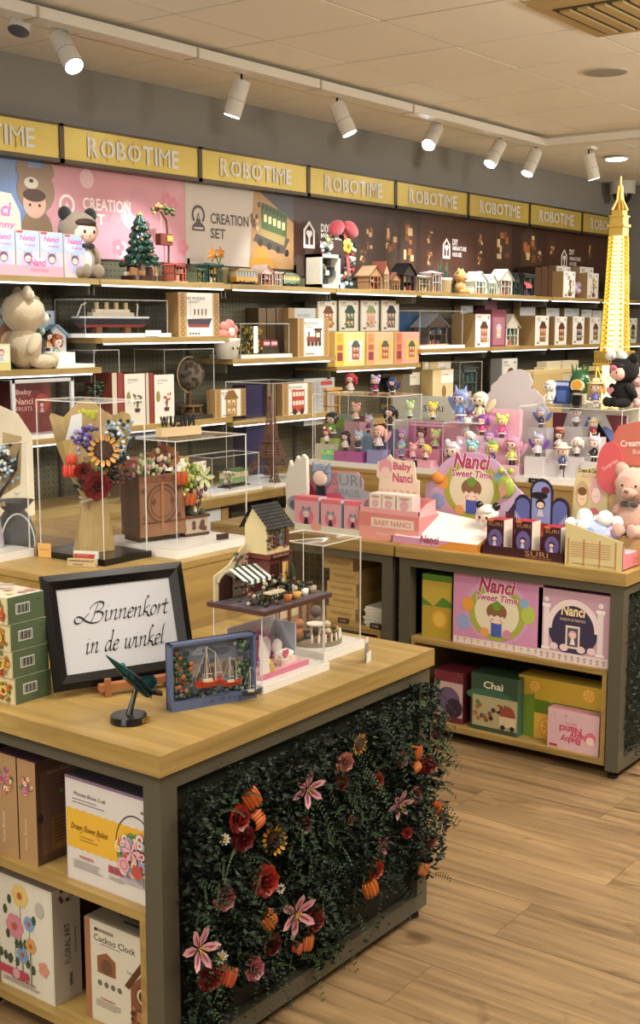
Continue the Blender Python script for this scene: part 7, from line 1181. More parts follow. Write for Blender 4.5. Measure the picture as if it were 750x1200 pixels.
# ================================================================== NEAR TABLE TOP
SX, SYY = 1.812, 2.233; labs = ['bottom', 'second from bottom', 'third from bottom', 'top']
for i in range(4):
    h = .0635; dx = (.0, -.004, -.006, -.010)[i]; t = thing('green_kit_box', (SX+dx+.055, SYY+.005*i*.3, TZ+i*(h+.0005)), 0, 'dark green kit box with barcode, %s of four stacked beside the frame' % labs[i], 'box', 'green kit boxes stacked by the frame')
    m = MB(); m.box(-.055, .055, 0, .30, 0, h, '4f5f44', 'c9bb94', 'c9c2b4'); gb = m.build('carton', 'pr', t)
    m = MB(); m.rect(-.03, .012, h*.32, h*.72, -.0006, 'c9ccc4'); [m.rect(-.027+k*.0034, -.0255+k*.0034+.0007*(k % 3), h*.36, h*.68, -.001, '22261f') for k in range(11)]; m.rect(-.055, -.053, 0, h, -.0006, 'c9c29c'); m.text('GARDEN', .04, h*.75, -.0006, '3c4a34', w=.016, h=.004); m.build('barcode_print', 'pr', t)
    m = MB(); m.M = Matrix.Translation((-.055, .15, 0)) @ Matrix.Rotation(-pi/2, 4, 'Z'); d_flowers(m, .118, h*.5, .030, -.0006, 40, ('b5483c', 'c9742c', 'd9b44a', 'a83a34', '6a7a3c')); m.ring(.118, h*.5, .008, .012, -.006, 'd9c060', 14); d_flowers(m, .05, h*.5, .026, -.0006, 20, ('b5483c', 'c9742c', 'd9b44a', '6a7a3c')); m.build('flower_print', 'pr', t)
    if i == 3: m = MB(); m.M = Matrix.Translation((0, .15, h+.0006)) @ Matrix.Rotation(-pi/2, 4, 'X'); [m.disc(random.uniform(-.045, .045), random.uniform(-.13, .13), random.uniform(.008, .02), -.0001*k, random.choice(('c9a98a', 'b58a84', 'd9c9a0', 'a3988a', 'c9b3b0', 'd9c27a')), 9) for k in range(26)]; m.build('lid_print', 'pr', t)
# black framed notice on a small wooden easel
P0 = Vector((1.900, 2.199, .79)); P1 = Vector((2.240, 2.061, .79)); fw_ = (P1-P0).length; frz = atan2(P1.y-P0.y, P1.x-P0.x); LEAN = .304; FH = .277
ft_ = thing('framed_notice', (P0+P1)/2, frz, 'black framed notice reading Binnenkort in de winkel in flowing black script', 'picture frame'); ft_.rotation_euler = (-LEAN, 0, frz)
W, H, B = fw_/2, FH, .036
for (a, b, c_, d_, hz_) in ((-W, W, 0, B, 1), (-W, W, H-B, H, 1), (-W, -W+B, 0, H, 0), (W-B, W, 0, H, 0)):
    m = MB(); 
    if hz_:
        yo, yi = (c_, d_) if c_ == 0 else (d_, c_)
        o1 = [(-W, yo), (W, yo)]; i1 = [(-W+B, yi), (W-B, yi)]; mid = [(-W+B*.45, yo+(yi-yo)*.45), (W-B*.45, yo+(yi-yo)*.45)]
    else:
        xo, xi = (a, b) if a == -W else (b, a)
        o1 = [(xo, 0), (xo, H)]; i1 = [(xi, B), (xi, H-B)]; mid = [(xo+(xi-xo)*.45, B*.45), (xo+(xi-xo)*.45, H-B*.45)]
    def pt(p, y): return (p[0], y, p[1])
    V = [pt(o1[0], .0), pt(o1[1], .0), pt(o1[0], -.014), pt(o1[1], -.014), pt(mid[0], -.018), pt(mid[1], -.018), pt(i1[0], -.006), pt(i1[1], -.006), pt(i1[0], .0), pt(i1[1], .0)]
    m.add(V, [(0, 1, 3, 2), (2, 3, 5, 4), (4, 5, 7, 6), (6, 7, 9, 8)], 'ffffff'); m.build('moulding', 'black', ft_)
m = MB(); m.box(-W+.004, W-.004, .0, .006, .004, H-.004, '1a1714'); m.build('back_board', 'mt', ft_); m = MB(); m.box(-W+B-.001, W-B+.001, -.0030, -.0015, B-.001, H-B+.001, 'babcc2'); pap = m.build('paper', 'pr', ft_)
# chancery lettering, drawn with a broad nib
G = {'i': ([[(0, .8), (.12, 1), (.14, .1), (.25, 0), (.4, .2)], [(.16, 1.38), (.2, 1.44)]], .42), 'n': ([[(0, .8), (.12, 1), (.13, .5), (.12, 0)], [(.12, .55), (.3, .9), (.48, .98), (.52, .75), (.5, .1), (.6, 0), (.74, .2)]], .76), 'e': ([[(.06, .5), (.35, .6), (.42, .85), (.28, 1), (.1, .8), (.04, .4), (.12, .05), (.3, 0), (.48, .2)]], .5),
     'k': ([[(.2, 2.0), (.32, 1.85), (.12, 1.6), (.12, .8), (.1, 0)], [(.5, .98), (.35, .9), (.14, .5), (.4, .3), (.5, .0), (.7, -.1)]], .66), 'o': ([[(.3, 1), (.1, .75), (.06, .3), (.2, 0), (.42, .2), (.48, .7), (.3, 1)]], .58), 'r': ([[(0, .8), (.12, 1), (.13, .5), (.1, 0)], [(.12, .5), (.3, .92), (.46, .95), (.5, .85)]], .5),
     't': ([[(.16, 1.5), (.14, .8), (.14, .15), (.28, 0), (.42, .15)], [(-.06, .98), (.2, 1.0), (.42, 1.04)]], .44), 'd': ([[(.46, .9), (.25, 1), (.06, .6), (.06, .15), (.2, 0), (.38, .3), (.47, .8)], [(.4, 1.9), (.5, 2.0), (.49, 1.2), (.47, .15), (.57, 0), (.7, .15)]], .7), 'w': ([[(0, .85), (.1, 1), (.1, .4), (.16, .02), (.3, .1), (.42, .5), (.45, 1)], [(.44, .6), (.47, .05), (.6, .02), (.76, .4), (.8, .95), (.72, 1.02)]], .88),
     'l': ([[(.22, 1.95), (.12, 1.8), (.12, .8), (.12, .15), (.22, 0), (.36, .15)]], .36), ' ': ([], .5),
     'B': ([[(.72, 1.75), (.6, 1.2), (.52, .5), (.36, .02)], [(.1, 1.3), (.3, 1.75), (.75, 1.98), (1.15, 1.8), (1.12, 1.3), (.62, .98)], [(.62, .98), (1.1, .92), (1.3, .55), (1.1, .05), (.55, -.08), (.0, .15), (-.5, .6), (-.85, .7), (-1.0, .4), (-.8, .05), (-.45, .1), (-.2, .5), (.1, .95)]], 1.42)}
def crom(p, n=7):
    if len(p) < 3: return p
    q = [p[0]]+p+[p[-1]]; out = []
    for i in range(1, len(q)-2):
        for k in range(n):
            t = k/n; out.append(tuple(.5*((2*q[i][j])+(-q[i-1][j]+q[i+1][j])*t+(2*q[i-1][j]-5*q[i][j]+4*q[i+1][j]-q[i+2][j])*t*t+(-q[i-1][j]+3*q[i][j]-3*q[i+1][j]+q[i+2][j])*t**3) for j in (0, 1)))
    return out+[p[-1]]
def script(m, s, x, z, xh, y, col, space=1.0, nib=.21):
    nd = Vector((cos(.75), sin(.75))); cx = x
    for ch in s:
        strokes, adv = G[ch]
        for sk in strokes:
            pts = [Vector((cx+(a+b*.26)*xh*space, z+b*xh)) for a, b in crom(sk)]
            for a, b in zip(pts, pts[1:]):
                o = nd*xh*nib*.5; n2 = Vector((-(b-a).y, (b-a).x)); n2 = (n2.normalized() if n2.length > 0 else n2)*xh*.03
                for off in (o, n2): m.add([(a.x-off.x, y, a.y-off.y), (b.x-off.x, y, b.y-off.y), (b.x+off.x, y, b.y+off.y), (a.x+off.x, y, a.y+off.y)], [(0, 1, 2, 3)], col); y -= .0000005
        cx += adv*xh*space
    return cx
m = MB(); xh = .024; tot = sum(G[c][1] for c in 'Binnenkort'); script(m, 'Binnenkort', -.083, H*.555, xh, -.0042, '0d0c0c', .245/(tot+.0)/xh*.87); tot2 = sum(G[c][1] for c in 'in de winkel'); script(m, 'in de winkel', -.096, H*.29, xh, -.0042, '0d0c0c', .205/tot2/xh); m.build('lettering', 'pr', pap)
te = thing('wooden_easel', ((P0.x+P1.x)/2+.0, (P0.y+P1.y)/2-.0, TZ), frz, 'small reddish wooden easel under the black framed notice', 'easel')
m = MB(); m.box(-.085, .115, -.052, -.030, .014, .030, 'a0673c'); m.build('ledge', 'wd', te)
for x in (-.075, .085): m = MB(); m.box(x, x+.014, -.05, .1, 0, .0135, '94603a'); m.box(x, x+.014, -.056, -.046, 0, .045, '94603a'); m.build('leg', 'wd', te)
# jet model on a round black stand
p = hit(151, 848, z=TZ); t = thing('jet_model', (p.x+.01, p.y+.01, TZ), .1, 'teal-black metallic fighter jet model on a round black stand', 'model aircraft'); jx = lambda px, py: hit(px, py, y=p.y+.01)-Vector((p.x+.01, p.y+.01, TZ))
m = MB(); m.cyl((0, 0, 0), (0, 0, .003), .040, .042, '101010', 36, False); m.cyl((0, 0, .003), (0, 0, .017), .042, .040, '151515', 36, True); m.build('stand', 'gl', t); m = MB(); m.box(-.004, .022, -.0425, -.040, .004, .013, 'b58f4a'); m.text('JET', .009, .0085, -.0429, '2c2a28', w=.014, h=.005); m.build('name_plate', 'me', t)
A = Vector((-.018, 0, .058)); 
TE, DK = '1f5a60', '12282c'
nose = jx(119, 767); tail = jx(187, 818); nose.y = -.005; tail.y = .01; dv = (tail-nose)
m = MB(); m.cyl(nose, nose+dv*.22, .0012, .0065, TE, 12); m.cyl(nose+dv*.22, nose+dv*.5, .0065, .012, TE, 12); m.cyl(nose+dv*.5, nose+dv*.9, .012, .0125, DK, 12); m.ell(*(nose+dv*.33+Vector((.002, 0, .008))), .008, .005, .007, '2f7a84', 12, 8); m.build('fuselage', 'me', t)
def wing(a, b, c, d, nm, col=TE):
    m = MB(); V = [a, b, c, d]; m.add([tuple(v) for v in V]+[tuple(v+Vector((.001, .001, .003))) for v in V], [(0, 1, 2, 3), (7, 6, 5, 4), (0, 4, 5, 1), (1, 5, 6, 2), (2, 6, 7, 3), (3, 7, 4, 0)], col); m.build(nm, 'me', t)
m = MB(); m.cyl((.0, 0, .014), nose+dv*.66, .0075, .0045, '141616', 10); m.build('support', 'gl', t)
un = dv.normalized(); sd = Vector((-.78, -.62, .05)).normalized(); upv = Vector((.35, -.2, .92))
for s, k in ((1, 1), (-1, .9)):
    wing(nose+dv*.45+sd*s*.008, nose+dv*.92+sd*s*.010, nose+dv*.98+sd*s*.030*k, nose+dv*.84+sd*s*.031*k, 'wing', '2a6268'); wing(nose+dv*.28+sd*s*.005, nose+dv*.4+sd*s*.007, nose+dv*.46+sd*s*.019, nose+dv*.41+sd*s*.020, 'canard')
    wing(nose+dv*.66+sd*s*.008+upv*.008, nose+dv*.93+sd*s*.009+upv*.008, nose+dv*.98+sd*s*.012+upv*.034, nose+dv*.88+sd*s*.012+upv*.036, 'tail_fin')
    e0 = nose+dv*.42+sd*s*.010-upv*.004; m = MB(); m.M = Matrix.Translation(e0) @ un.to_track_quat('Z', 'Y').to_matrix().to_4x4(); m.box(-.005, .005, -.006, .006, 0, .045, DK); m.M = Matrix(); m.build('air_intake', 'me', t)
    e0 = nose+dv*.82+sd*s*.0075; m = MB(); m.cyl(e0, e0+dv*.14+Vector((.010, 0, .006)), .0075, .007, DK, 12, cap='3a3430'); m.cyl(e0+dv*.14+Vector((.010, 0, .006)), e0+dv*.26+Vector((.018, 0, .010)), .0065, .0045, '4a3c34', 12, cap='0c0c0c'); m.build('engine', 'me', t)
    for q in (.018, .028): e0 = nose+dv*.72+sd*s*q-upv*.006; m = MB(); m.cyl(e0-dv*.14, e0+dv*.1, .002, .002, '3c5a5e', 8); m.cyl(e0-dv*.18, e0-dv*.14, .0004, .002, '3c5a5e', 8); m.build('missile', 'me', t)
m = MB(); [m.ell(*(nose+dv*random.uniform(.45, .95)+sd*random.uniform(-.013, .013)+upv*random.uniform(-.002, .013)), .003, .0025, .0025, random.choice((TE, DK, '2f6a70')), 6, 4) for i in range(26)]; m.build('panel_detail', 'me', t)['kind'] = 'stuff'
# 3D boat picture
q0 = Vector((1.991, 1.905, TZ)); q1 = Vector((2.197, 1.825, TZ)); bw = (q1-q0).length; t = thing('boat_picture', (q0+q1)/2, atan2(q1.y-q0.y, q1.x-q0.x), 'blue edged 3D harbour picture with red sailing boats on the near table', 'picture'); W = bw/2; H = .157
m = MB(); m.box(-W, -W+.006, 0, .028, 0, H, '586689'); m.box(W-.006, W, 0, .028, 0, H, '586689'); m.box(-W, W, 0, .028, H-.006, H, '586689'); m.box(-W, W, -.004, .028, 0, .022, '586689'); m.box(-W, W, .022, .028, 0, H, '4a5a78'); m.build('frame', 'pr', t)
m = MB(); m.rect(-W+.006, W-.006, .022, H-.006, .0214, '6d7688'); m.rect(-W+.006, W-.006, .06, .1, .0208, '8a7f7c')
for i in range(24): a = random.uniform(-.9, .85)*W; b = random.uniform(.045, .1); m.rect(a, a+.012, b, b+random.uniform(.01, .03), .0204-.0001*i, random.choice(('4a5560', '70675f', '3a4a44', '8d8478', '5c4c44')))
for i in range(8): a = random.uniform(-.85, .85)*W; m.disc(a, H*.82+random.uniform(-.01, .01), .018, .0204-.0002*i, random.choice(('8f98a8', 'b3b4b8', '59616e')), 12, rz=.007)
m.text('L A   B A I E', .02, .012, -.0046, '3a5088', w=.1, h=.007); m.build('backdrop', 'pr', t)
m = MB(); 
for i in range(60): a = random.uniform(-W+.01, W-.012); zz = .022+random.random()**2*.035; m.ell(a, random.uniform(.004, .018), zz, .007, .004, .005, random.choice(('3a4c3c', '2c3a34', '4d6150', '6a7268', '28323a')), 6, 4)
for i in range(40): a = -W+.012+random.random()*.045; zz = .03+random.random()*.1; m.ell(a, random.uniform(.01, .019), zz, .007, .003, .006, random.choice(('b0643a', '3a5a3c', '2f4a34', '8a5a3a')), 6, 4)
for i in range(30): a = W-.012-random.random()*.03; zz = .045+random.random()*.095; m.ell(a, random.uniform(.01, .019), zz, .007, .003, .006, random.choice(('2c4a34', '3a5a44', '6a7a5a')), 6, 4)
m.build('rocks_and_plants', 'pr', t)['kind'] = 'stuff'
def boat(cx, cy, cz, s, hull, nm='sailing_boat', lab=''):
    b = thing(nm, t.matrix_basis @ Vector((cx, cy, cz)), t.rotation_euler.z, lab, 'model boat'); m = MB(); n = 9; V = []
    for k in range(n): u = k/(n-1)*2-1; wv = s*.16*(1-abs(u)**2.2); zz = s*.1*abs(u)**2; V += [(u*s*.5, -wv, s*.2+zz), (u*s*.46, 0, .0+zz*.6), (u*s*.5, wv, s*.2+zz)]
    F = [];
    for k in range(n-1): a = 3*k; F += [(a, a+3, a+4, a+1), (a+1, a+4, a+5, a+2), (a, a+2, a+5, a+3)]
    m.add(V, F, hull); m.box(-s*.2, s*.1, -s*.06, s*.06, s*.2, s*.28, 'd9cbb0'); m.build('hull', 'gl', b); m = MB()
    for mx, mh_ in ((-.08, 1.1), (.22, .9)): m.cyl((mx*s, 0, s*.2), (mx*s, 0, s*(.2+mh_)), s*.018, s*.01, 'd3c9b4', 6); m.tube([(mx*s, 0, s*.45), ((mx+.2)*s, 0, s*.42)], s*.01, 'd3c9b4', 5)
    m.build('mast', 'wd', b); m = MB(); m.tube([(-.48*s, 0, s*.28), (-.08*s, 0, s*1.28), (.22*s, 0, s*1.08), (.48*s, 0, s*.3)], s*.006, 'c9c3b8', 4); m.tube([(-.25*s, -.1*s, s*.22), (-.08*s, 0, s*1.2), (.05*s, -.1*s, s*.22)], s*.005, 'c9c3b8', 4); m.build('rigging', 'pr', b); return b
boat(-.020, -.014, .048, .075, 'b03a24', lab='larger red sailing boat standing out of the harbour picture'); boat(.035, -.020, .044, .055, 'a8351f', lab='smaller red sailing boat right of the larger one'); boat(.085, -.026, TZ-TZ+.014, .055, '2c3440', lab='small dark fishing boat at the right corner of the harbour picture')
# case with pink bedroom, carrying the flower shop model
vx0, vx1, vy0, vy1, vt = 2.233, 2.485, 1.834, 1.990, .970
case('clear case on white base holding the pink bedroom model', vx0, vx1, vy0, vy1, TZ, vt, .020, over=.008); cx, cy = (vx0+vx1)/2, (vy0+vy1)/2
t = thing('bedroom_model', (cx-.01, cy+.0, TZ+.020), 0, 'white and pink miniature bedroom model inside the clear case', 'model room'); W, D, H = .095, .055, .115
m = MB(); m.box(-W, W, -D, D, 0, .010, 'd9a0ae'); m.box(-W, W, -D-.002, -D, 0, .014, 'd17a94'); m.build('base', 'wd', t); m = MB(); m.box(-W, W, D-.004, D, .010, H, 'd6d6de'); m.box(W-.004, W, -D*.3, D, .010, H*.9, 'b9c6d8'); m.poly([(-W, .01), (-W+.035, .01), (-W+.03, H*.6), (-W, H)], -D, 'e6dfe0', .004); m.rect(-W*.1, W*.5, H*.5, H*.9, D-.006, 'e3cfd6'); m.build('walls', 'wd', t)
m = MB(); m.box(-.02, .03, .015, .045, .01, .075, 'c06a9a'); m.box(-.016, .026, .012, .016, .03, .07, 'e3b3cc'); m.ell(.005, .03, .083, .026, .016, .012, 'b05a90', 12, 6); m.box(-.065, -.045, .03, .045, .01, .06, 'e0d9dc'); m.box(.045, .085, .03, .05, .01, .035, 'efe6e8'); m.box(.048, .082, .027, .03, .014, .031, 'd9a0b8'); m.box(-.018, .028, .0115, .012, .01, .028, 'a84a84'); m.box(.004, .006, .011, .012, .01, .075, '8a3a6c'); m.ell(.065, .04, .05, .01, .01, .014, 'c9a0c0', 8, 6); m.build('wardrobe', 'wd', t)
m = MB(); m.box(.02, .08, -.03, .01, .010, .022, 'e0d4c9'); m.ell(.05, -.01, .03, .034, .022, .012, 'f0ecea', 12, 8); m.ell(.045, .008, .048, .02, .01, .02, 'f0ecea', 10, 8); m.build('bed', 'mt', t)
m = MB(); m.poly([(0, 0), (.012, .012), (.011, .021), (.005, .022), (0, .018), (-.005, .022), (-.011, .021), (-.012, .012)], 0, 'c95c80', .003); o = m.build('heart_chair_back', 'gl', t); o.location = (.02, -.042, .030); m = MB(); m.box(.008, .032, -.04, -.022, .024, .029, 'efe4d6'); [m.cyl((a, b, .01), (a, b, .025), .0015, .0015, 'f0ece6', 6) for a in (.01, .03) for b in (-.038, -.024)]; m.ring(.02, .040, .013, .017, -.0405, 'f0ece6', 18); m.build('chair', 'gl', t)
m = MB(); m.ring(-.025, .055, .02, .024, -.01, 'e0e0e6', 20, k=1.5); m.disc(-.025, .055, .02, -.009, 'c3cdd9', 18, rz=.03); m.build('mirror', 'gl', t); m = MB(); m.box(-.07, -.035, -.05, -.03, .012, .034, 'd9b23c'); m.ell(-.052, -.04, .038, .012, .008, .007, 'e6c95a', 8, 6); m.build('yellow_stool', 'wd', t); m = MB(); [m.ell(random.uniform(-.08, .0), random.uniform(-.05, -.03), .02+random.random()*.02, .004, .004, .006, random.choice(('d98aa8', 'a98ac0', '7a9a5a', 'e0c05a')), 6, 4) for i in range(24)]; m.build('trinkets', 'gl', t)['kind'] = 'stuff'
hb = vt+.0015; t = thing('flower_shop_model', ((2.208+2.476)/2, (1.806+1.988)/2, hb), 0, 'two-storey flower shop model with dark shingle roof and striped awning on the clear case', 'model house'); W, D = .134, .091
m = MB(); m.box(-W, W, -D, D, 0, .011, '4a2c24', '4a2c24', '544a50'); m.build('base_board', 'wd', t)
m = MB(); [m.box(-W+.006+i*.022, -W+.026+i*.022, -D+.006+j*.022, -D+.026+j*.022, .011, .0122, random.choice(('5c525c', '685e64', '524a54'))) for i in range(12) for j in range(8)]; m.build('paving', 'wd', t)['kind'] = 'stuff'
hx = lambda px, yy: hit(px, 620, y=yy).x-t.location.x
bx0, bx1 = .005, .095; by0, by1 = .015, .085; z1 = .115; z2 = .185; zr = .235
m = MB(); m.box(bx0+.01, bx1, by0, by1, .011, z1-.012, '5c2620'); m.box(bx0+.002, bx1+.004, by0-.008, by1, z1-.012, z1, '6b2c24'); m.box(bx0+.006, bx1+.002, by0-.01, by0-.008, z1-.010, z1-.002, '3a1814'); m.text('FLOWER SHOP', (bx0+bx1)/2, z1-.006, by0-.0105, 'c9a87a', w=.06, h=.005); m.box(bx0+.055, bx1-.006, by0-.003, by0, .015, z1-.02, '4a1e1a'); m.build('shop_front', 'wd', t); m = MB(); m.rect(bx0+.058, bx1-.010, .035, z1-.026, by0-.0036, 'd9b46a'); m.rect(bx0+.074, bx0+.076, .035, z1-.026, by0-.004, '4a1e1a'); m.rect(bx0+.014, bx0+.048, .03, z1-.026, by0-.0006, '2c1614'); m.build('lit_window', 'gl', t)
m = MB(); m.box(bx0, bx1, by0, by1, z1, z2, 'cfc094'); m.add([(bx0, by0, z2), (bx1, by0, z2), (bx1, by1, z2), (bx0, by1, z2), (bx0, (by0+by1)/2+.01, zr-.006), (bx1, (by0+by1)/2+.01, zr-.006)], [(0, 3, 4), (1, 5, 2)], 'cfc094'); m.build('upper_walls', 'wd', t)
ym = (by0+by1)/2+.01; m = MB()
for r in range(8):
    for s in (0, 1):
        u0, u1 = r/8, (r+1)/8+.02; ya, yb = (by0-.012, ym) if s == 0 else (by1+.012, ym); p = lambda u: (ya+(yb-ya)*u, z2-.008+(zr-z2+.008)*u)
        for k in range(9): xa = bx0-.008+k*(bx1-bx0+.016)/9; xb_ = xa+(bx1-bx0+.016)/9-.0008; (y0_, z0_), (y1_, z1_) = p(u0), p(min(u1, 1)); m.add([(xa, y0_, z0_+.003), (xb_, y0_, z0_+.003), (xb_, y1_, z1_), (xa, y1_, z1_), (xa, y0_, z0_), (xb_, y0_, z0_)], [(0, 1, 2, 3), (4, 5, 1, 0)], random.choice(('1c1a1c', '242124', '161516')))
m.build('shingle_roof', 'mt', t)['kind'] = 'stuff'
m = MB(); m.rect(.045, .075, z1+.015, z1+.052, by0-.001, '6a4a3a'); m.rect(.048, .072, z1+.018, z1+.049, by0-.0015, '4a5a6c'); m.rect(.0595, .0605, z1+.018, z1+.049, by0-.002, 'd9cfb0'); m.box(.030, .044, by0-.004, by0-.001, z1+.013, z1+.054, '5a2c22'); m.box(.076, .090, by0-.004, by0-.001, z1+.013, z1+.054, '5a2c22'); m.build('shuttered_window', 'wd', t)
m = MB(); [m.ell(random.choice((random.gauss(.022, .008), random.uniform(.01, .08))), by0-.004, (z1+.012+random.random()*.055) if i % 2 else z1+.06+random.uniform(-.004, .004), .0035, .003, .0035, random.choice(('3a4a2c', '5a6a3c', '8a4a5a', '4a3a2c', '2c3a24')), 5, 4) for i in range(70)]; m.build('ivy', 'lf', t)['kind'] = 'stuff'
m = MB(); m.poly([(-.125, .011), (-.005, .011), (-.005, .14), (-.03, .125), (-.07, .095), (-.125, .075)], by1-.012, 'cdbf9c', .004); m.poly([(-.11, .011), (-.06, .011), (-.06, .06), (-.085, .075), (-.11, .06)], by1-.014, '3c2018', .002); m.ring(-.085, .052, .026, .036, by1-.015, 'd9cfae', 18, .2, pi-.2); m.build('garden_wall', 'wd', t)
m = MB(); [m.ell(random.uniform(-.055, -.005), by1-.016, .05+random.random()*.07, .004, .003, .004, random.choice(('5a6a3c', '8a5a6a', '3a4a2c', 'b58a8a')), 5, 4) for i in range(60)]; m.build('wall_flowers', 'lf', t)['kind'] = 'stuff'
m = MB(); n = 9
for k in range(n): xa = -.085+k*.10/n; xb_ = xa+.10/n; c = '35403c' if k % 2 else 'e3e6e0'; m.add([(xa, .01, .062), (xb_, .01, .062), (xb_, .06, .088), (xa, .06, .088)], [(0, 1, 2, 3)], c); m.add([(xa, .0095, .052), (xb_, .0095, .052), (xb_, .01, .062), (xa, .01, .062)], [(0, 1, 2, 3)], c)
m.build('striped_awning', 'mt', t)
m = MB(); 
for i in range(150): a = random.uniform(-.11, .1); b = random.uniform(-.06, .02); m.ell(a, b, .012+random.random()*(.05 if b > -.02 else .028), .006, .005, .006, random.choice(('1c2a20', '24382a', 'a9a690', '5a2628', '7a5a2c', '3c2a24', '241c1a', '3a4c2c', '1a1614')), 6, 4)
m.build('flower_stock', 'lf', t)['kind'] = 'stuff'
for k, (a, b, c) in enumerate(((-.02, -.07, 'b5642c'), (.02, -.068, 'c99a4a'), (.06, -.06, 'e0dcd0'), (.1, -.055, 'a39a88'))): m = MB(); m.lathe([(.0, .012), (.008, .012), (.011, .03), (.0, .03)], c, 12, a, b); m.build('pot', 'wd', t)
m = MB(); 
for s in (-.1, -.06): m.M = Matrix.Translation((s, -.07, .028)); m.ring(0, 0, .013, .0155, 0, '1c1a1a', 20)
m.M = Matrix(); m.tube([(-.1, -.07, .028), (-.085, -.07, .045), (-.065, -.07, .042), (-.06, -.07, .028), (-.082, -.07, .028), (-.085, -.07, .045)], .0014, '26302a', 5); m.box(-.095, -.04, -.078, -.055, .043, .047, 'c9c3a8'); m.build('bicycle', 'gl', t)
m = MB(); m.poly([(.0, .0), (.016, .0), (.010, .035), (.003, .035)], 0, '3c2c28', .003); m.rect(.004, .012, .006, .028, -.001, 'e3e3e0'); o = m.build('menu_board', 'wd', t); o.location = (.038, -.035, .012)
m = MB(); m.cyl((.09, .0, .012), (.085, .0, .07), .003, .002, '24302a', 6); m.ell(.088, 0, .055, .006, .006, .03, '22382a', 8, 7); m.build('cypress', 'lf', t)
# second case behind
cx0, cx1, cy0, cy1, ct = 2.548, 2.720, 1.886, 2.085, 1.085
case('taller clear case with a garden terrace model, touching the table edge at right', cx0, cx1, cy0, cy1, TZ, ct, .024, over=.008); cx, cy = (cx0+cx1)/2, (cy0+cy1)/2
m = MB(); m.M = Matrix.Rotation(-pi/2, 4, 'X'); sp = [(-.05+.05*sin(k*.45)*(1 if k < 8 else 1), -.07+k*.009) for k in range(15)]
t = thing('lid_sticker', (cx, cy, ct+.0006), 0, 'pale blue S-shaped sticker on the lid of the terrace model case', 'sticker'); m = MB()
for a, b in zip(sp, sp[1:]): m.add([(a[0]-.009, a[1], 0), (a[0]+.009, a[1], 0), (b[0]+.009, b[1], 0), (b[0]-.009, b[1], 0)], [(0, 1, 2, 3)], 'dfe8ee')
m.build('sticker', 'pr', t)
t = thing('terrace_model', (cx-.005, cy-.01, TZ+.024), 0, 'miniature terrace with white table, picket fence and brown bears in clear case', 'model room'); m = MB(); m.cyl((0, 0, 0), (0, 0, .012), .075, .075, '8a7a68', 24); m.box(-.075, .075, .0, .08, 0, .012, '8a7a68'); m.build('ground', 'wd', t); m = MB(); m.box(-.075, .075, .076, .08, .012, .13, 'a8886a'); [m.box(x, x+.008, .07, .077, .012, .13, '7a4a38') for x in (-.07, -.02, .03, .065)]; m.rect(-.06, -.025, .06, .11, .0752, 'd9c9a8'); m.rect(-.01, .025, .06, .11, .0752, 'd9c9a8'); m.build('back_wall', 'wd', t)
for k in range(9): m = MB(); a = -2.6+k*.27; m.box(.07*cos(a)-.003, .07*cos(a)+.003, .07*sin(a)-.001, .07*sin(a)+.001, .012, .034, 'e6e3da'); m.build('picket', 'wd', t)
m = MB(); m.cyl((-.01, -.01, .05), (-.01, -.01, .054), .024, .024, 'e3ddd0', 20); [m.cyl((-.01+.016*cos(k*1.57), -.01+.016*sin(k*1.57), .012), (-.01+.016*cos(k*1.57), -.01+.016*sin(k*1.57), .05), .002, .002, 'e3ddd0', 6) for k in range(4)]; m.build('table', 'wd', t)
for a, b, c, s in ((-.045, .02, 'a9683c', 1), (.045, .03, '5f5654', 1.3), (.03, -.02, 'c9bca4', .8)): m = MB(); m.ell(a, b, .026*s, .016*s, .014*s, .018*s, c, 12, 8); m.ell(a, b, .055*s, .013*s, .012*s, .013*s, c, 12, 8); m.build('bear', 'mt', t)
m = MB(); [m.ell(.068*cos(a_)*.98, .06*sin(a_), .015+random.random()*.02, .005, .005, .005, random.choice(('8a6a4a', 'a88a60', '7a4a3c', '5a6a3c')), 5, 4) for a_ in [random.uniform(-2.8, 0) for i in range(70)]]; m.build('shrubs', 'lf', t)['kind'] = 'stuff'
t = thing('sign_clip', (hit(430, 775, z=TZ).x, hit(430, 775, z=TZ).y, TZ), .3, 'small grey card in a clear clip at the far corner of the near table', 'card holder'); m = MB(); m.box(-.011, .011, .0, .002, .004, .05, '7d7d7c'); m.box(-.010, .012, .0, .002, .05, .064, 'd9dadb'); m.build('card', 'pr', t); m = MB(); m.mi = 1; m.box(-.018, .018, -.006, -.004, 0, .026, 'ffffff'); m.mi = 0; m.box(-.018, .018, .004, .006, 0, .03, 'ffffff'); m.build('clip', ['glass', 'edge'], t)
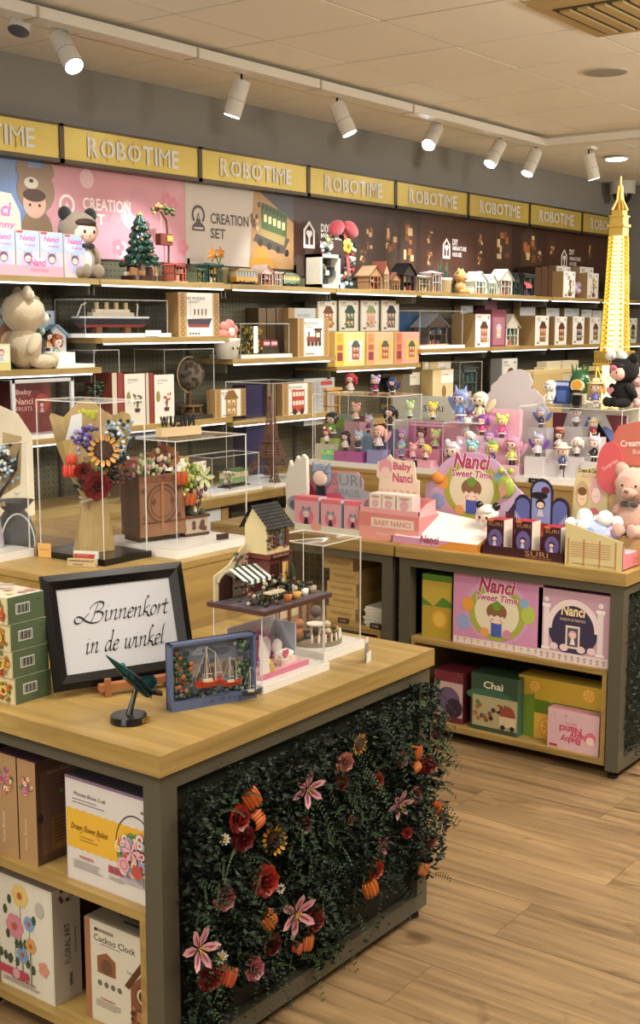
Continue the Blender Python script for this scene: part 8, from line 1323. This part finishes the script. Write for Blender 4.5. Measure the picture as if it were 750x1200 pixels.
# ================================================================== FLOWER CASES ON THE TALL PLATFORM
z = RZ+.003
case('tall clear case with the kraft-wrapped bouquet on a black base', 2.400, 2.572, 2.545, 2.815, RZ, 1.437, .018, base='black', over=.008)
case('clear case with the copper planter on a thick white base', 2.600, 2.915, 2.452, 2.79, RZ, 1.32, .024, over=.006)
case('clear case with the lily bouquet at the left edge of the picture', 2.255, 2.375, 2.83, 3.12, RZ, 1.316, .024, over=.006)
def petal(m, cx, cy, cz, a, r, l, w, tilt, col, th=.12):
    """one flat petal growing outwards at angle a in the XZ plane, tilted towards the viewer (-Y)"""
    S = m.M.copy(); m.M = S @ Matrix.Translation((cx, cy, cz)) @ Matrix.Rotation(-a, 4, 'Y') @ Matrix.Rotation(tilt, 4, 'X').inverted() if False else S @ Matrix.Translation((cx, cy, cz)) @ Matrix.Rotation(-a, 4, 'Y')
    x0 = r; dy = -sin(tilt)*l; dx = cos(tilt)*l; c = rgb(col) if isinstance(col, str) else col; c2 = tuple(v*.72 for v in c)
    V = [(x0, 0, 0), (x0+dx*.35, dy*.3-.001, w*.45), (x0+dx*.75, dy*.8, w*.42), (x0+dx, dy, 0), (x0+dx*.75, dy*.8, -w*.42), (x0+dx*.35, dy*.3-.001, -w*.45), (x0+dx*.5, dy*.5+w*th, 0)]
    m.add(V, [(0, 1, 6), (1, 2, 6), (2, 3, 6), (3, 4, 6), (4, 5, 6), (5, 0, 6)], c); m.M = S
def rose(m, x, y, z_, s, col):
    c = rgb(col)
    for ring_, (r, n, tl, l) in enumerate(((.0, 5, 1.25, .45), (.12, 6, .95, .6), (.25, 7, .6, .7), (.4, 8, .25, .65))):
        for k in range(n): petal(m, x, y-s*(.45-.12*ring_), z_, k*2*pi/n+ring_*.5, r*s, l*s, s*.75, tl, tuple(v*(.75+.12*ring_) for v in c), .1)
    m.ell(x, y-s*.4, z_, s*.25, s*.2, s*.25, tuple(v*.6 for v in c), 8, 6)
def tulip(m, x, y, z_, s, col, ang=0):
    S = m.M.copy(); m.M = S @ Matrix.Translation((x, y-s*.2, z_)) @ Matrix.Rotation(ang, 4, 'Y'); c = rgb(col)
    for k in range(7): a = pi+k*pi/6.; m.ell(s*.5*cos(a), s*.34*sin(a), 0, s*.17, s*.16, s*.62, tuple(v*(.8+.25*(k % 2)) for v in c), 8, 7)
    m.cyl((0, 0, s*.35), (0, 0, s*.5), s*.38, s*.3, tuple(v*.35 for v in c), 10); m.M = S
def lily(m, x, y, z_, s, col, ang=0):
    c = rgb(col)
    for k in range(6): petal(m, x, y-s*.15, z_, ang+k*pi/3, s*.08, s*1.0, s*.42, .35 if k % 2 else .15, tuple(v*(1 if k % 2 else .88) for v in c), .06); petal(m, x, y-s*.19, z_, ang+k*pi/3, s*.1, s*.7, s*.1, .35 if k % 2 else .18, '8a3a55', .02)
    for k in range(4): m.cyl((x, y-s*.15, z_), (x+s*.22*cos(k*1.6), y-s*.55, z_+s*.22*sin(k*1.6)), s*.02, s*.03, 'c9a04a', 5)
def sunflower(m, x, y, z_, s, col='d9a03c'):
    for k in range(15): petal(m, x, y-s*.08, z_, k*2*pi/15, s*.5, s*.5, s*.26, .2+.15*(k % 2), col)
    m.cyl((x, y, z_), (x, y-s*.2, z_), s*.6, s*.52, '3c2418', 18); [m.ell(x+s*.45*cos(k*2.4)*sqrt(k/40), y-s*.2, z_+s*.45*sin(k*2.4)*sqrt(k/40), s*.05, s*.03, s*.05, '5a3a24', 6, 4) for k in range(40)]
def daisy(m, x, y, z_, s):
    for k in range(9): petal(m, x, y, z_, k*2*pi/9, s*.2, s*.8, s*.42, .1, 'dedcd2')
    m.ell(x, y-s*.1, z_, s*.32, s*.15, s*.32, 'd2a63a', 8, 6)
def wrap(lab, cx, cy, z0, h, r, col, name='bouquet', open_=1.0, rz=-.3):
    t = thing(name, (cx, cy, z0), rz, lab, 'bouquet'); m = MB(); n = 28; V = []; P_ = [(.62, 0), (.55, .10), (.42, .28), (.36, .40), (.42, .46), (.72, .60), (1.0, .78), (1.18, .93)]
    for j, (rr, u) in enumerate(P_):
        for k in range(n): a = 2*pi*k/n; back_ = (sin(a)*.5+.5); q = rr*r*(1+.06*sin(a*7+j)); hh = u*h*(1 if j < 4 else (.80+.32*back_)); V.append((q*cos(a)*1.0, q*sin(a)*.62, hh+(.02*sin(a*5) if j == 7 else 0)))
    m.add(V, [(j*n+k, j*n+(k+1) % n, (j+1)*n+(k+1) % n, (j+1)*n+k) for j in range(len(P_)-1) for k in range(n)], col); m.build('wrapping_paper', 'pr', t)
    m = MB(); [m.tube([(.40*r*cos(a), .26*r*sin(a), h*.39) for a in [2*pi*k/16 for k in range(17)]], .004, 'b5a890', 5)]; m.cyl((0, -.27*r, h*.385), (.04, -.35*r, h*.42), .004, .008, 'b5a890', 6); m.cyl((0, -.27*r, h*.385), (-.045, -.35*r, h*.36), .004, .008, 'b5a890', 6); m.build('string_bow', 'mt', t); return t
bh = .405; t = wrap('large flower bouquet in kraft paper with sunflower and red roses in the tall case', 2.485, 2.675, RZ+.019, bh, .098, 'a8905f', rz=-.55)
def fl(name, fn, *a, mat='pr', **k): m = MB(); fn(m, *a, **k); m.build(name, mat, t)
# the flower heads face the aisle; local x runs along the face of the bouquet
fl('sunflower', sunflower, .018, -.068, bh*.74, .050, 'd29a4a'); fl('rose', rose, -.005, -.070, bh*.49, .042, '76181a'); fl('rose', rose, -.040, -.065, bh*.60, .026, '7a2420'); fl('anemone', tulip, -.078, -.050, bh*.60, .030, 'c9402f'); fl('anemone', tulip, -.070, -.045, bh*.68, .024, 'cf4a38')
for cx_, cz_, col, n_, h_ in ((-.030, bh*.80, ('4a3a84', '6a5aa8', 'a598cc', '3c3068'), 110, .08), (.062, bh*.80, ('8fb0cc', 'dfe6ea', '18222a', '202c34'), 120, .10), (-.005, bh*.63, ('c9c25a', 'd9d48a', '6a7a2c'), 40, .02), (.050, bh*.58, ('1c2a20', '141f18', '6a2a24'), 110, .06), (-.03, bh*.53, ('1c2a20', '141f18', '2a3a24'), 90, .05), (.02, bh*.64, ('1c2a20', '141f18', '3a4a24'), 70, .03)):
    m = MB(); [m.ell(cx_+random.gauss(0, .017), -.05+random.uniform(-.015, .02), cz_+random.uniform(-1, 1)*h_*.6, .006, .005, .006, random.choice(col), 6, 4) for i in range(n_)]; m.build('blossom_spike', 'lf', t)['kind'] = 'stuff'
m = MB(); m.poly([(-.075, bh*.55), (-.035, bh*.6), (-.03, bh*1.0), (-.06, bh*.98), (-.08, bh*.8)], -.018, 'd6dadb', .003); m.poly([(.01, bh*.9), (.045, bh*.9), (.045, bh*1.0), (.01, bh*1.0)], -.02, 'a88a60', .002); m.build('tissue_sheet', 'pr', t); m = MB(); [m.ell(random.gauss(.0, .02), -.01, bh*(.95+random.random()*.06), .005, .004, .008, 'b9b83c', 6, 4) for i in range(26)]; m.build('yellow_sprig', 'lf', t)['kind'] = 'stuff'
# lily bouquet in grey bag at the left
t = wrap('lily bouquet in a grey-white bag with black ribbon at the left edge', 2.315, 2.93, RZ+.025, .31, .058, 'b9bac4', rz=-.6); bh2 = .31
fl('lily', lily, -.03, -.055, bh2*.70, .035, 'd9a6b4'); fl('lily_bud', tulip, .015, -.055, bh2*.72, .02, '7a2c3c', .4)
for cx_, cz_, col, n_ in ((.04, bh2*.82, ('dfe6ea', '8fb0cc', '18222a', '24352f'), 90), (-.02, bh2*.5, ('c9c98a', 'a8b04a', '5a6a2c'), 60), (.0, bh2*.9, ('18222a', 'cfd8de', '5a3a3c'), 60)): m = MB(); [m.ell(cx_+random.gauss(0, .016), -.04+random.uniform(-.02, .02), cz_+random.gauss(0, .025), .006, .005, .006, random.choice(col), 6, 4) for i in range(n_)]; m.build('blossom_spike', 'lf', t)['kind'] = 'stuff'
m = MB(); m.add([(-.03, -.072, bh2*.36), (-.01, -.072, bh2*.33), (.075, -.06, bh2*.75), (.085, -.055, bh2*.98), (.068, -.05, bh2*.8), (.055, -.06, bh2*.68)], [(0, 1, 2, 5), (5, 2, 3, 4)], '1f1a18'); m.build('black_ribbon', 'fb', t); m = MB(); m.add([(.03, -.04, bh2*.5), (.085, -.03, bh2*.6), (.095, -.02, bh2*1.05), (.04, -.03, bh2*1.1)], [(0, 1, 2, 3)], 'a3906c'); m.build('paper_sheet', 'pr', t)
# copper planter
pz_ = RZ+.026; PX, PY, PR = 2.745, 2.645, -.22; t = thing('planter_bag', (PX, PY, pz_), PR, 'copper brown embossed planter with pumpkins and succulents in the clear case', 'planter'); m = MB(); PL_ = [(-.105, .012), (.045, .012), (.032, .17), (-.105, .165)]
m.poly(PL_, -.05, '8a6248', .006); m.add([(.045, -.05, .012), (.045, .05, .012), (.032, .05, .165), (.032, -.05, .17)], [(0, 1, 2, 3)], '6a4a3a'); m.add([(-.105, -.05, .012), (-.105, .05, .012), (-.105, .05, .165), (-.105, -.05, .165)], [(3, 2, 1, 0)], '57392a'); m.poly(PL_, .05, '57392a', .004); m.box(-.10, .04, -.045, .048, .012, .15, '2c2018'); m.build('bag', 'wd', t)
m = MB(); m.rect(-.1, .035, .15, .165, -.052, '7a4e34'); m.ring(-.033, .095, .036, .038, -.052, '5a3a28', 20); m.ring(-.033, .095, .046, .05, -.052, '5a3a28', 24); m.rect(-.037, -.029, .03, .15, -.0525, 'a8683c'); m.rect(-.1, .04, .045, .05, -.052, '5a3a28'); m.ring(.015, .03, .008, .011, -.0525, '9a7450', 14)
for a, b in ((-.09, .06), (-.09, .13), (.02, .06), (.02, .13), (-.06, .1), (-.0, .1)): m.poly([(a-.008, b), (a, b+.010), (a+.008, b), (a, b-.010)], -.0525, '5f3e2a')
m.build('embossing', 'wd', t); m = MB(); m.box(.045, .125, -.045, .03, .0, .006, '4a2c20'); m.box(.045, .12, -.043, .028, .006, .046, 'b5a690'); m.box(.045, .127, -.047, .032, .046, .053, '5a3828'); [m.disc(.09+random.uniform(-.02, .02), .026+random.uniform(-.01, .01), .007, -.0445, '5a3a34', 9) for i in range(9)]; m.build('book_base', 'wd', t)
m = MB(); m.box(-.1, .03, -.04, .045, 0, .012, '2c1c14'); m.build('feet', 'wd', t); t.scale = (1.12, 1.0, 1.2)
for a, b, c, s, ag in ((.025, -.055, .155, .030, 0), (.055, -.052, .098, .026, .2)): fl('pumpkin', tulip, a, b, c, s, 'b8561f', ag)
for cx_, cz_, col, n_, sp_ in ((-.07, .185, ('a9b58a', '7a8a5a', 'c9c9a8', 'b58a94'), 60, .022), (-.02, .195, ('6a3440', 'a8788a', 'c9b8a0', '7a8a5a'), 60, .022), (.075, .15, ('a8b84a', 'c9cf8a', '6a8a3c'), 90, .022), (.085, .09, ('b58a8a', '5a2c34', 'a8a85a', 'd9c9b8'), 70, .016), (.10, .12, ('6a3a44', 'e6ddd0', '7a4a50'), 40, .014), (.08, .055, ('3a4a3c', '4a5a4a', '2c3430'), 50, .014)):
    m = MB(); [m.ell(cx_+random.gauss(0, sp_*.8), -.03+random.uniform(-.02, .03), max(.06, cz_+random.gauss(0, sp_*.7)), .007, .005, .008, random.choice(col), 6, 4) for i in range(n_)]; m.build('succulents', 'lf', t)['kind'] = 'stuff'
m = MB(); [petal(m, .105, -.05, .150, k*1.05, .004, .03, .014, .3, 'c3cf9a') for k in range(6)]; m.build('pale_lily', 'pr', t); m = MB(); [petal(m, -.005, -.01, .185, .3+k*.32, .004, .055, .03, .1, 'a87444') for k in range(8)]; m.build('fan_leaf', 'pr', t)
p = hit(262, 632, z=RZ+.025); t = thing('name_plate', (p.x-.0, p.y+.0, RZ+.0245), -.2, 'small dark brown wooden plate at the front of the white case base', 'sign'); m = MB(); m.box(-.02, .02, 0, .01, 0, .017, '3c2620'); m.build('plate', 'wd', t)
t = thing('gauze_bag', (2.42, 2.95, RZ), -.6, 'grey gauze bag with a thin white arched handle between the two bouquet cases', 'bag'); m = MB(); m.lathe([(.0, 0), (.05, 0), (.062, .05), (.045, .10), (.03, .12), (.06, .15)], '5f6266', 14); m.build('gauze', 'fb', t)
m = MB(); m.tube([(-.05+.05*(1-cos(k*pi/12)), -.075, .02+.10*sin(k*pi/12)) for k in range(13)], .0025, 'e3e4e2', 6); m.build('handle', 'gl', t)
# NIEUW wooden block, seen from behind
t = thing('wooden_sign', (2.745, 2.575, 1.3205), -.12, 'pale wooden block with tall black letters NIEUW seen from behind', 'sign'); m = MB(); m.box(-.078, .078, -.014, .014, 0, .026, 'd3bb94'); m.build('block', 'wd', t)
for i, ch in enumerate('WUEIN'):
    m = MB(); vv, ff, a0, a1, b0, b1 = textmesh(ch, .03); wd = (.03, .022, .020, .010, .024)[i]; x = (-.055, -.022, .004, .025, .05)[i]
    for yy in (-.003, .003): m.add([(x-(a-(a0+a1)/2)/(a1-a0)*wd, yy, .026+(b-b0)/(b1-b0)*.034) for a, b in vv], ff, '0c0c0c')
    m.build('letter', 'mt', t)
for i, (px, py, c, txt, w_, h_, lb) in enumerate(((55, 653, 'd3a660', 'Pink Bouquet', .042, .042, 'small mustard info card leaning on the bouquet case'), (3, 640, 'cf9a5a', 'Lily', .03, .04, 'orange info card cut off at the left edge'))):
    p = hit(px, py, z=RZ+.0); t = thing('info_card', (min(p.x, 2.388 if i == 0 else 9)-.006, p.y, RZ+.001 if i == 0 else RZ+.001), TURN+.35, lb, 'card'); m = MB(); m.box(-w_/2, w_/2, 0, .003, 0, h_, c); m.text(txt, 0, h_*.55, -.001, '7a5424', w=w_*.7, h=h_*.12, shear=.2); m.build('card', 'pr', t)
p = hit(97, 664, z=RZ); t = thing('info_card', (2.375, p.y+.01, RZ+.001), TURN+.42, 'red and white review card with logo behind the cream note', 'card'); m = MB(); m.box(-.036, .036, 0, .012, 0, .038, 'd6d6d4'); m.poly([(-.034, .005), (.022, .005), (.030, .031), (-.034, .031)], -.0008, 'b54a2c'); [m.text(s_, -.008, .026-.008*k, -.0014, 'eedfd6', w=.036, h=.003) for k, s_ in enumerate(('DEEL JE ERVARING', 'MET ANDEREN EN', 'LAAT HET WETEN'))]; m.build('card', 'pr', t)
t = thing('info_card', (2.348, p.y-.002, RZ+.001), TURN+.42, 'cream note reading SCHRIJF EEN REVIEW in front of the red card', 'card'); m = MB(); m.box(-.042, .042, 0, .01, 0, .022, 'c3ae88'); m.text('SCHRIJF EEN REVIEW OP', 0, .016, -.0008, '4a3a24', w=.074, h=.006, bold=.02); m.text('BORDJES', -.01, .006, -.0008, '4a3a24', w=.03, h=.005, bold=.02); m.build('card', 'pr', t)
# ================================================================== FLORAL PANEL ON THE NEAR TABLE
hy = 1.72+.012+.028; t = thing('floral_panel', (2.3, hy, .08), 0, 'dense dark green artificial hedge panel studded with flowers on the table side', 'flower panel'); ox, oz = 2.3, .08
m = MB(); m.box(1.825-ox, 2.775-ox, -.004, 0, 0, .60, '1a2118'); m.build('backing_mat', 'mt', t)
rnd = random.Random(3); m = MB(); V = []; F = []; Cc = []
GR = [rgb(c) for c in ('0d1a10', '122418', '18301d', '1f3a22', '0a140d', '2a4528', '16261c', '34502c', '101e14')]
def leaf(p, d, up, l, w_, c):
    d = d.normalized(); s_ = d.cross(up).normalized()*w_*.5; n_ = s_.cross(d).normalized()*w_*.25; b = len(m.v)
    m.v += [tuple(p), tuple(p+d*l*.5+s_), tuple(p+d*l), tuple(p+d*l*.5-s_), tuple(p+d*l*.5-n_)]
    m.f += [(b, b+1, b+4), (b+1, b+2, b+4), (b+2, b+3, b+4), (b+3, b, b+4)]; m.c += [c]*4; m.s += [False]*4; m.m += [0]*4
def bound(x, z_):        # where the hedge grows (world X, Z)
    lo = .155+.03*sin(x*13)+.025*sin(x*29)+(.03 if x > 2.45 else -.04)
    hi = .665+.012*sin(x*23)+.015*sin(x*51)+(.02 if x > 2.6 else 0)
    return lo < z_ < hi
cnt = 0
while cnt < 15000:
    x = rnd.uniform(1.822, 2.80); z_ = rnd.uniform(.05, .70)
    if not bound(x, z_) and rnd.random() > .02: continue
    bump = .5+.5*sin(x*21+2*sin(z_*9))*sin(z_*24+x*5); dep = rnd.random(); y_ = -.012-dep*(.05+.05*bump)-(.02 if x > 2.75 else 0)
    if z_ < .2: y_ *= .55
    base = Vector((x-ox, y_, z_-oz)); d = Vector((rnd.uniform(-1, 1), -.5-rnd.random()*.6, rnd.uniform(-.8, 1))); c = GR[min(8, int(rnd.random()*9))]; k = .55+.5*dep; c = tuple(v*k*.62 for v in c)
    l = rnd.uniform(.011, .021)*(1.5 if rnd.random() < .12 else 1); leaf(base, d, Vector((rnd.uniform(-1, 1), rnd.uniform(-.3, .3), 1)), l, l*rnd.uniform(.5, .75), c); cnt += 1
# sprigs with paired leaves
for i in range(230):
    x = rnd.uniform(1.83, 2.83); z_ = rnd.uniform(.12, .68)
    if i < 26: x = rnd.uniform(2.76, 2.80); z_ = rnd.uniform(.25, .68)
    if not bound(x, z_): continue
    p = Vector((x-ox, -.06-rnd.random()*.03, z_-oz)); d = Vector((rnd.uniform(-1, 1) if i >= 26 else rnd.uniform(.0, .8), rnd.uniform(-.7, 0), rnd.uniform(-.9, .8))).normalized(); c = GR[rnd.choice((2, 3, 5, 7))]; nn = rnd.randint(6, 11)
    if i % 9 == 0: c = rgb('4a6244')
    for k in range(nn):
        q = p+d*k*.0075+Vector((0, 0, -.0006*k*k)); 
        for s_ in (-1, 1): leaf(q, d*.4+Vector((-d.z, -.1, d.x))*s_, Vector((0, -1, .2)), .0085, .006, c)
for (hx_, hz_, n_) in ((2.835, .30, 14), (2.845, .33, 9), (2.82, .52, 7), (2.825, .6, 7)):      # hanging strands past the corner
    for k in range(n_):
        q = Vector((hx_-ox+.01*sin(k*.5), -.075, hz_-oz-k*.0085))
        for s_ in (-1, 1): leaf(q, Vector((s_, -.1, -.35)), Vector((0, -1, 0)), .011, .008, GR[1])
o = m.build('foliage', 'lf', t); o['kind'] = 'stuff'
m = MB(); 
for i in range(150):
    x = rnd.uniform(1.84, 2.8); z_ = rnd.uniform(.15, .66); p = Vector((x-ox, -.05, z_-oz)); q = p+Vector((rnd.uniform(-.05, .05), -.03, rnd.uniform(-.05, .04))); m.cyl(p, q, .0009, .0006, '2c3a20', 4, False)
m.build('stems', 'lf', t)['kind'] = 'stuff'
FL = [('tulip', 291, 934, .030, 'b5501c', -.5), ('tulip', 297, 960, .027, 'c25c24', 1.3), ('rose', 275, 958, .027, '9c2a20', 0), ('rose', 281, 981, .026, '6a1a1c', 0), ('daisy', 262, 983, .014, '', 0), ('sunflower', 319, 984, .036, 'd29a34', 0), ('rose', 307, 1031, .031, 'a83226', 0), ('daisy', 328, 1041, .013, '', 0), ('rose', 260, 1052, .023, 'c07a80', 0), ('tulip', 310, 1077, .030, 'b8642c', -.6), ('lily', 343, 1068, .046, 'd79aa6', .4),
      ('daisy', 342, 1096, .012, '', 0), ('tulip', 356, 1103, .026, 'b5602c', .2), ('rose', 365, 1076, .026, 'a03a34', 0), ('lily', 229, 1111, .042, 'd39aa4', .9), ('daisy', 258, 1121, .018, '', 0), ('rose', 294, 1134, .024, 'c2747a', 0), ('tulip', 263, 1142, .030, 'b54c26', .5), ('rose', 243, 1145, .024, '7a201e', 0), ('lily', 357, 923, .038, 'd9a0b0', 1.4), ('rose', 401, 892, .022, 'b5786c', 0), ('sunflower', 419, 871, .030, 'b08444', 0),
      ('rose', 398, 917, .016, '7a2420', 0), ('rose', 438, 914, .020, '983a28', 0), ('tulip', 484, 880, .026, 'b55a24', .2), ('tulip', 484, 898, .022, 'b8641f', 1.2), ('rose', 467, 889, .020, 'b07068', 0), ('rose', 499, 896, .022, '7e2420', 0), ('rose', 506, 857, .018, 'a86060', 0), ('lily', 465, 941, .034, 'cf9aa6', 1.2), ('rose', 484, 931, .020, 'a86a64', 0), ('tulip', 508, 944, .027, 'b85a24', .15), ('sunflower', 410, 960, .016, 'c99a34', 0), ('lily', 444, 990, .024, 'c07c84', 2),
      ('rose', 498, 985, .024, 'a8605a', 0), ('rose', 436, 1017, .024, 'b03c20', 0), ('tulip', 430, 1039, .031, 'b8601f', -.3), ('tulip', 493, 1017, .024, 'b86a30', .4), ('rose', 352, 966, .020, '5a1a1a', 0), ('rose', 315, 1105, .024, '5a1c18', 0), ('tulip', 345, 1110, .020, 'a34a24', .7), ('rose', 475, 975, .014, '983028', 0)]
FN = dict(tulip=lambda m, x, y, z_, s, c, a: tulip(m, x, y, z_, s, c, a), rose=lambda m, x, y, z_, s, c, a: rose(m, x, y, z_, s*1.05, c), daisy=lambda m, x, y, z_, s, c, a: daisy(m, x, y, z_, s), sunflower=lambda m, x, y, z_, s, c, a: sunflower(m, x, y, z_, s, c), lily=lambda m, x, y, z_, s, c, a: lily(m, x, y, z_, s, c, a))
for kind, px, py, s, c, a in FL:
    p = hit(px, py, y=hy-.075); m = MB(); FN[kind](m, 0, 0, 0, s*(1.0 if kind in ('sunflower', 'daisy') else 1.18), c, a); o = m.build(kind, 'pr', t); o.location = (p.x-ox, -.078, p.z-oz); o.rotation_euler = (random.uniform(-.25, .1), 0, random.uniform(-.5, .1))
# second floral panel on the far right table
t = thing('floral_panel', (4.45, 1.745, .1), 0, 'dark green hedge panel on the side of the far table at the right edge', 'flower panel'); m = MB(); m.box(-.27, .3, -.003, 0, 0, .56, '1a2118'); m.build('backing_mat', 'mt', t); m = MB()
for i in range(2600):
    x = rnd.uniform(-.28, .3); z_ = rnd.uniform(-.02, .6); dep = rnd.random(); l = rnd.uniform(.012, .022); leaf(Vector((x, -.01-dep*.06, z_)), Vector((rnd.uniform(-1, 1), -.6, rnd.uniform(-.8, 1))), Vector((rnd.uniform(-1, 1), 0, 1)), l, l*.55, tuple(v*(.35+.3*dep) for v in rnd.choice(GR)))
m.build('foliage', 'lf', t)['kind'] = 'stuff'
